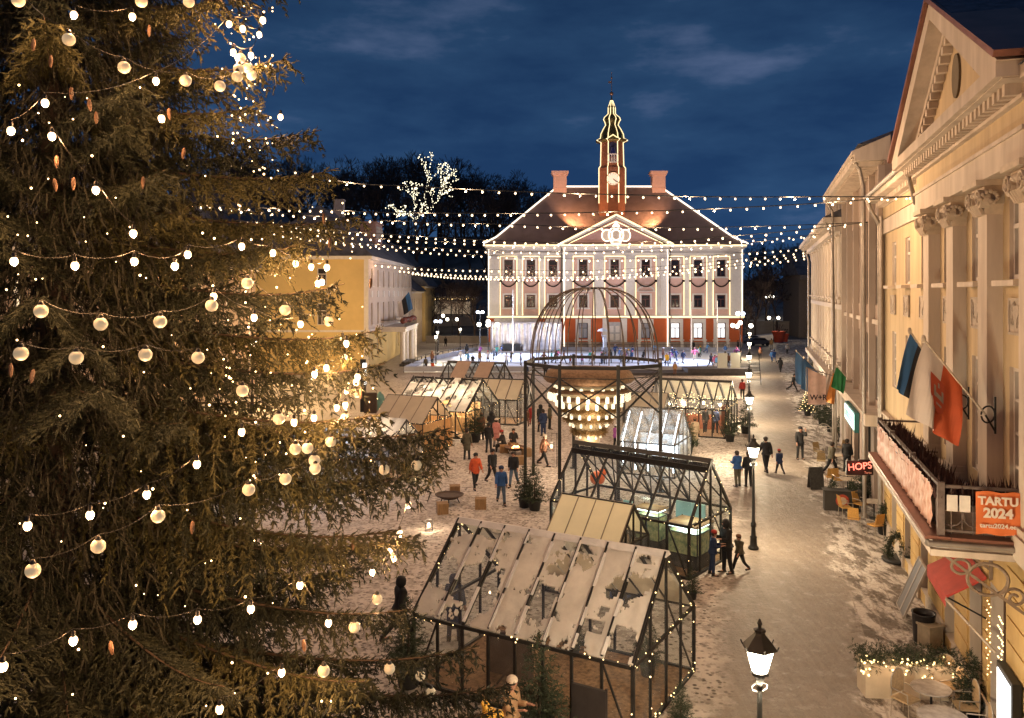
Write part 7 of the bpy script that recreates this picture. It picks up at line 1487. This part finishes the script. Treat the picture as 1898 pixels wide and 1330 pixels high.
# ================= CAFE SIDE OF THE STREET
def table(p, label, s=1.0, m_=None, h=.73, r=.42):
    t = T('cafe_table', label, 'table', p); m = MB(); m.lathe([(r,h-.03),(r+.01,h-.015),(r,h)], n=28); m.build('tabletop', m_ or mat('pale_tabletop', (.5,.42,.33), .6, .2, 4), t); m = MB(); m.lathe([(.2,0),(.2,.02),(.03,.06),(.025,h-.04),(.1,h-.03)], n=10); m.build('pedestal', black, t)
ratan = mat('yellow_rattan', (.5,.27,.07), .6, .2, 20, bump=.3, bs=50); alu = mat('pale_chair_leg', (.45,.4,.33), .4, metal=.5)
def chair(p, rz, label, m_=None, round_=False, grp='cafe chairs along the wall'):
    m_ = m_ or ratan; t = T('cafe_chair', label, 'chair', p, R(rz), grp); m = MB(); m.box(-.22,.22,-.22,.22,.42,.46); m.build('seat', m_, t)
    m = MB()
    if round_: m.prism([(-.2,.5),(.2,.5),(.21,.8)]+[(.2*math.cos(a), .82+.2*math.sin(a)) for a in [math.pi*k/8 for k in range(9)]]+[(-.21,.8)], 'y', .2, .23)
    else: m.add([(-.22,.2,.5),(.22,.2,.5),(.2,.29,.92),(-.2,.29,.92),(-.22,.225,.5),(.22,.225,.5),(.2,.315,.92),(-.2,.315,.92)], [(0,1,2,3),(7,6,5,4),(0,4,5,1),(1,5,6,2),(2,6,7,3),(3,7,4,0)])
    m.build('backrest', m_, t)
    for x in (-.2,.2):
        for y in (-.2,.2): m = MB(); m.tube((x,y,.42),(x*1.1,y*1.12,0),.013,6); m.build('leg', alu, t)
    m = MB(); [m.path([(x,-.2,.44),(x*1.08,-.2,.64),(x*1.08,.18,.66),(x,.22,.62)], .014, 6) for x in (-.22,.22)]
    if round_: m.path([(-.21,.215,.46),(-.22,.215,.8)]+[(.215*math.cos(a), .215, .82+.21*math.sin(a)) for a in [math.pi*(1-k/8) for k in range(9)]]+[(.21,.215,.46)], .018, 6)
    m.build('armrest', alu, t)
for px, py, s, lb in ((1620,960,0,'round cafe table nearest the flagged balcony'),(1575,916,0,'round cafe table before the bar door, the farther one'),(1571,905,0,'round cafe table tucked behind the chairs'),(1551,868,0,'pale round cafe table far along the terrace')): table(gp(px, py), lb)
for px, py, rz, lb in ((1583,980,150,'yellow rattan chair left of the near round table'),(1622,993,200,'yellow rattan chair in front of the near round table'),(1595,952,30,'yellow rattan chair behind the near round table'),(1567,958,90,'yellow rattan chair side on beside the planter'),(1553,905,10,'rattan chair by the terrace planter'),(1540,900,170,'rattan chair facing away on the terrace'),(1522,868,160,'pale rattan chair at the street end of the terrace'),(1518,850,20,'pale rattan chair at the far terrace end'),(1560,842,200,'rattan chair beside the bar wall')): chair(gp(px, py), rz, lb, ratan if py > 890 else mat('dim_rattan', (.36,.26,.13), .7, .2, 12))
t = T('menu_board', 'black folding menu board at the edge of the street', 'menu board', gp(1512,905)); m = MB(); 
for s in (-1, 1): m.add([(-.3,s*.25,0),(.3,s*.25,0),(.3,s*.03,1.0),(-.3,s*.03,1.0)], [(0,1,2,3)]); 
for s in (-1, 1): [m.beam((x,s*.26,0),(x,s*.03,1.02),.04) for x in (-.31,.31)]
m.beam((-.31,0,1.02),(.31,0,1.02),.05); m.build('board', mat('slate_board', (.04,.035,.03), .7, .4, 9), t)
bx = T('terrace_planter', 'dark planter box with small conifers and a round beer emblem at the terrace front', 'planter', gp(1560,945), R(-12)); m = MB(); m.box(-.75,.75,-.2,.2,0,.85); m.box(-.8,.8,-.28,.28,.85,.9); m.build('box', mat('dark_planter', (.04,.035,.03), .7), bx); m = MB(); m.prism([(.28*math.cos(2*math.pi*k/20), .45+.28*math.sin(2*math.pi*k/20)) for k in range(20)], 'y', -.23, -.205); m.build('emblem', mat('red_emblem', (.4,.06,.03), .6), bx); m = MB(); m.prism([(.17*math.cos(2*math.pi*k/20), .45+.17*math.sin(2*math.pi*k/20)) for k in range(20)], 'y', -.245, -.231); m.build('emblem_face', mat('emblem_cream', (.55,.4,.28), .6), bx)
def shrub(p, h, r, label, m_=None, seed=3, cat='shrub', pot=True, lit=0, scale=1.0):
    t = T('conifer_shrub', label, cat, p); link(small_spruce_mesh(h, r, seed, 9), 'foliage', t, (0,0,.25)); 
    if pot: link(POT, 'pot', t)
    if lit: f = MB(); r5 = random.Random(seed); [f.ball(((r*(1-k/lit)*.8+.05)*math.cos(k*2.4)*r5.uniform(.8,1.1),(r*(1-k/lit)*.8+.05)*math.sin(k*2.4),.3+h*k/lit),.03,5,4) for k in range(lit)]; f.build('fairy_lights', fairy, t)['kind'] = 'stuff'
    return t
for px, py, h, r, lb, lit in ((1497,770,1.9,.75,'rounded tub shrub wrapped in warm fairy lights',80),(1524,787,1.8,.7,'dark conifer next to the fairy lit shrub',0),(1540,800,1.9,.7,'dark conifer further along the terrace wall',0),(1557,818,1.4,.45,'narrow conifer beside the steel hoops',0),(1544,940,1.0,.25,'slim conifer at the left end of the terrace planter',0),(1578,945,1.0,.28,'slim conifer at the right end of the terrace planter',0),(1600,930,1.5,.55,'bushy conifer behind the terrace planter',0),(1613,905,1.2,.5,'dark conifer against the ochre wall',0),(1640,990,1.0,.35,'small dark conifer by the ochre wall corner',0),(1687,1050,1.1,.3,'slim conifer beside the wreath stand',0),(1510,690,2.6,.5,'pointed dark conifer far down the street',0)): shrub(gp(px, py), h, r, lb, seed=int(px), lit=lit)
for i, (px, py) in enumerate(((1527,815),(1533,820),(1539,825))): m = MB(); m.path([(.45*math.cos(a), 0, .55+.5*math.sin(a)) for a in [math.pi*k/10-.35 for k in range(14)]], .03, 6); o = m.build('bike_hoop', MT['galvanised_hoop']); o.location = gp(px, py); o.rotation_euler = (0,0,R(-20)); tag(o, 'curved steel bicycle hoop of the set by the terrace conifers', 'bike rack', 'steel hoops by the terrace')
# wreath of fir on a stand by the wall
t = T('fir_wreath', 'big fir garland arch in a black tray by the ochre wall', 'wreath', gp(1664,1040), R(20)); P_ = []; D_ = []
rng = np.random.default_rng(3)
for k in range(420): a = R(-40)+R(260)*rng.random(); rr_ = .42+rng.normal()*.06; P_.append((rr_*math.cos(a), rng.normal()*.08, .5+rr_*1.05*math.sin(a))); D_.append(rng.normal(size=3)*.6+np.array([-math.sin(a),0,math.cos(a)]))
link(soup('foliage', blades(np.array(P_), unit(np.array(D_)), np.full(420,.14), 9, .08, .018), 3, needle3), 'foliage', t); m = MB(); m.lathe([(.5,0),(.55,.1),(.5,.12)], n=18); m.path([(.4*math.cos(a),0,.5+.42*math.sin(a)) for a in [R(-50+20*k) for k in range(15)]], .025, 5); m.build('tray', black, t)
# leaning shutters, bins
t = T('leaning_shutters', 'pair of grey framed panels leaning against the wall below the balcony', 'panels', rloc(9, 15.2, .1, 0), WANG)
for k in range(2):
    m = MB(); x0 = .1+k*.62; m.add([(x0,.75,.25),(x0+.56,.75,.25),(x0+.56,.15,1.7),(x0,.15,1.7),(x0,.79,.27),(x0+.56,.79,.27),(x0+.56,.19,1.72),(x0,.19,1.72)], [(0,1,2,3),(7,6,5,4),(0,4,5,1),(1,5,6,2),(2,6,7,3),(3,7,4,0)]); m.mat(1)
    for a, b in (((x0,.78,.26),(x0+.56,.78,.26)),((x0,.18,1.71),(x0+.56,.18,1.71)),((x0,.78,.26),(x0,.18,1.71)),((x0+.56,.78,.26),(x0+.56,.18,1.71))): m.beam(a, b, .05)
    m.build('panel', [mat('grey_panel', (.1,.09,.08), .4), mat('panel_frame_grey', (.33,.29,.25), .5)], t)
m = MB(); m.lathe([(.26,0),(.3,.75),(.32,.8),(.27,.78),(.25,.6)], n=18); o = m.build('litter_bin', mat('dark_bin', (.015,.014,.016), .5)); o.location = gp(1712,1188); tag(o, 'round black litter bin against the ochre wall', 'bin')
m = MB(); m.box(-.22,.22,-.22,.22,0,.55); m.box(-.25,.25,-.25,.25,.55,.6); m.box(-.17,.17,-.17,.17,.6,.602); o = m.build('stone_tub', mat('stone_tub', (.3,.25,.18), .8, .2, 4)); o.location = gp(1724,1197); o.rotation_euler = (0,0,.3); tag(o, 'small square stone tub in front of the black bin', 'tub')
# fairy-lit planter at the bottom right
fp = T('snowy_planter_box', 'long white planter box heaped with fir and fairy lights at the bottom right', 'planter', gp(1680,1285), R(-4)); m = MB(); m.box(-1.05,1.05,-.3,.3,0,.72); m.box(-1.1,1.1,-.35,.35,.72,.8); m.build('box', mat('frosted_planter', (.55,.47,.36), .8, .12, 2, bump=.3, bs=6), fp)
P_ = rng.random((900,3))*np.array([2.3,.8,.3])+np.array([-1.15,-.4,.72]); D_ = rng.normal(size=(900,3))+np.array([0,-.3,.0]); link(soup('fir_sprigs', blades(P_, unit(D_), np.full(900,.16), 9, .08, .016), 3, needle3), 'fir_sprigs', fp)
f = MB(); r5 = random.Random(2)
for k in range(110): x = r5.uniform(-1.15,1.15); f.ball((x, -.38+.3*r5.random(), .98-.38*r5.random()-.1*abs(math.sin(x*4))), .017+.012*r5.random(), 5, 4)
f.build('fairy_lights', fairy, fp)['kind'] = 'stuff'
plight('fairy_glow', fp, (-.5,-.6,.9), 9, WARM, .2); plight('fairy_glow', fp, (.6,-.6,.9), 9, WARM, .2)
bist = mat('cream_bistro_weave', (.45,.32,.18), .6, .2, 18)
marb = mat('stone_tabletop', (.33,.29,.25), .5, .35, 5)
table(gp(1726,1334), 'stone topped bistro table in front of the fairy lit planter', m_=marb); table(gp(1748,1392), 'stone topped bistro table cut by the bottom edge', m_=marb, r=.5)
for px, py, rz, lb in ((1679,1330,30,'round backed bistro chair left of the stone table'),(1770,1322,-80,'round backed bistro chair at the far right of the stone table'),(1790,1345,-100,'second round backed bistro chair by the wall'),(1815,1392,-110,'round backed bistro chair at the bottom edge by the wall'),(1752,1300,-30,'bistro chair behind the stone table')): chair(gp(px, py), rz, lb, bist, True, 'bistro chairs at the bottom right')
shrub(gp(1800,1330), 1.2, .4, 'dark bush in a tub by the lit poster case', seed=77)
t = T('poster_case', 'glowing white poster case on the ochre wall', 'poster case', rloc(9, 7.3, .14, 0), WANG); m = MB(); m.box(-.2,.9,-.08,.08,.7,2.15); m.build('case', black, t); m = MB(); m.box(-.1,.8,.08,.1,.8,2.05); m.build('poster', glow('poster_white', (.9,.95,.95), 2.0), t); plight('poster_light', t, (.3,.7,1.5), 20, (.9,.95,1), .3)
t = T('window_light_curtain', 'curtain of fairy lights in the shop window by the bottom right corner', 'fairy lights', rloc(9, 9.0, 0, 0), WANG); m = MB(); [m.ball((x+.04*math.sin(z*9+x*8), .06+.04*math.sin(z*31), z), .016, 5, 4) for x in (-.5, -.42, .5) for z in [1.3+.07*k for k in range(24)]]; m.build('bulb', fairy, t)['kind'] = 'stuff'
m = MB(); a, b = rloc(9, 9.5, .9, 2.85), rloc(9, 8.7, .12, 2.1); m.tube((0,0,0), b-a, .03, 8); o = m.build('awning_pole', mat('ivory_pole', (.5,.42,.33), .5)); o.location = a; tag(o, 'long pale pole slanting down in front of the ochre wall', 'pole')
m = MB(); a, b = rloc(9, 11.6, .18, .85), rloc(9, 7.6, .18, .85); m.tube((0,0,0), b-a, .025, 6); o = m.build('handrail', mat('worn_handrail', (.3,.2,.12), .4, metal=.4)); o.location = a; tag(o, 'thin dark handrail running along the ochre wall beside the poster case', 'handrail')
print('objects', len(bpy.data.objects))
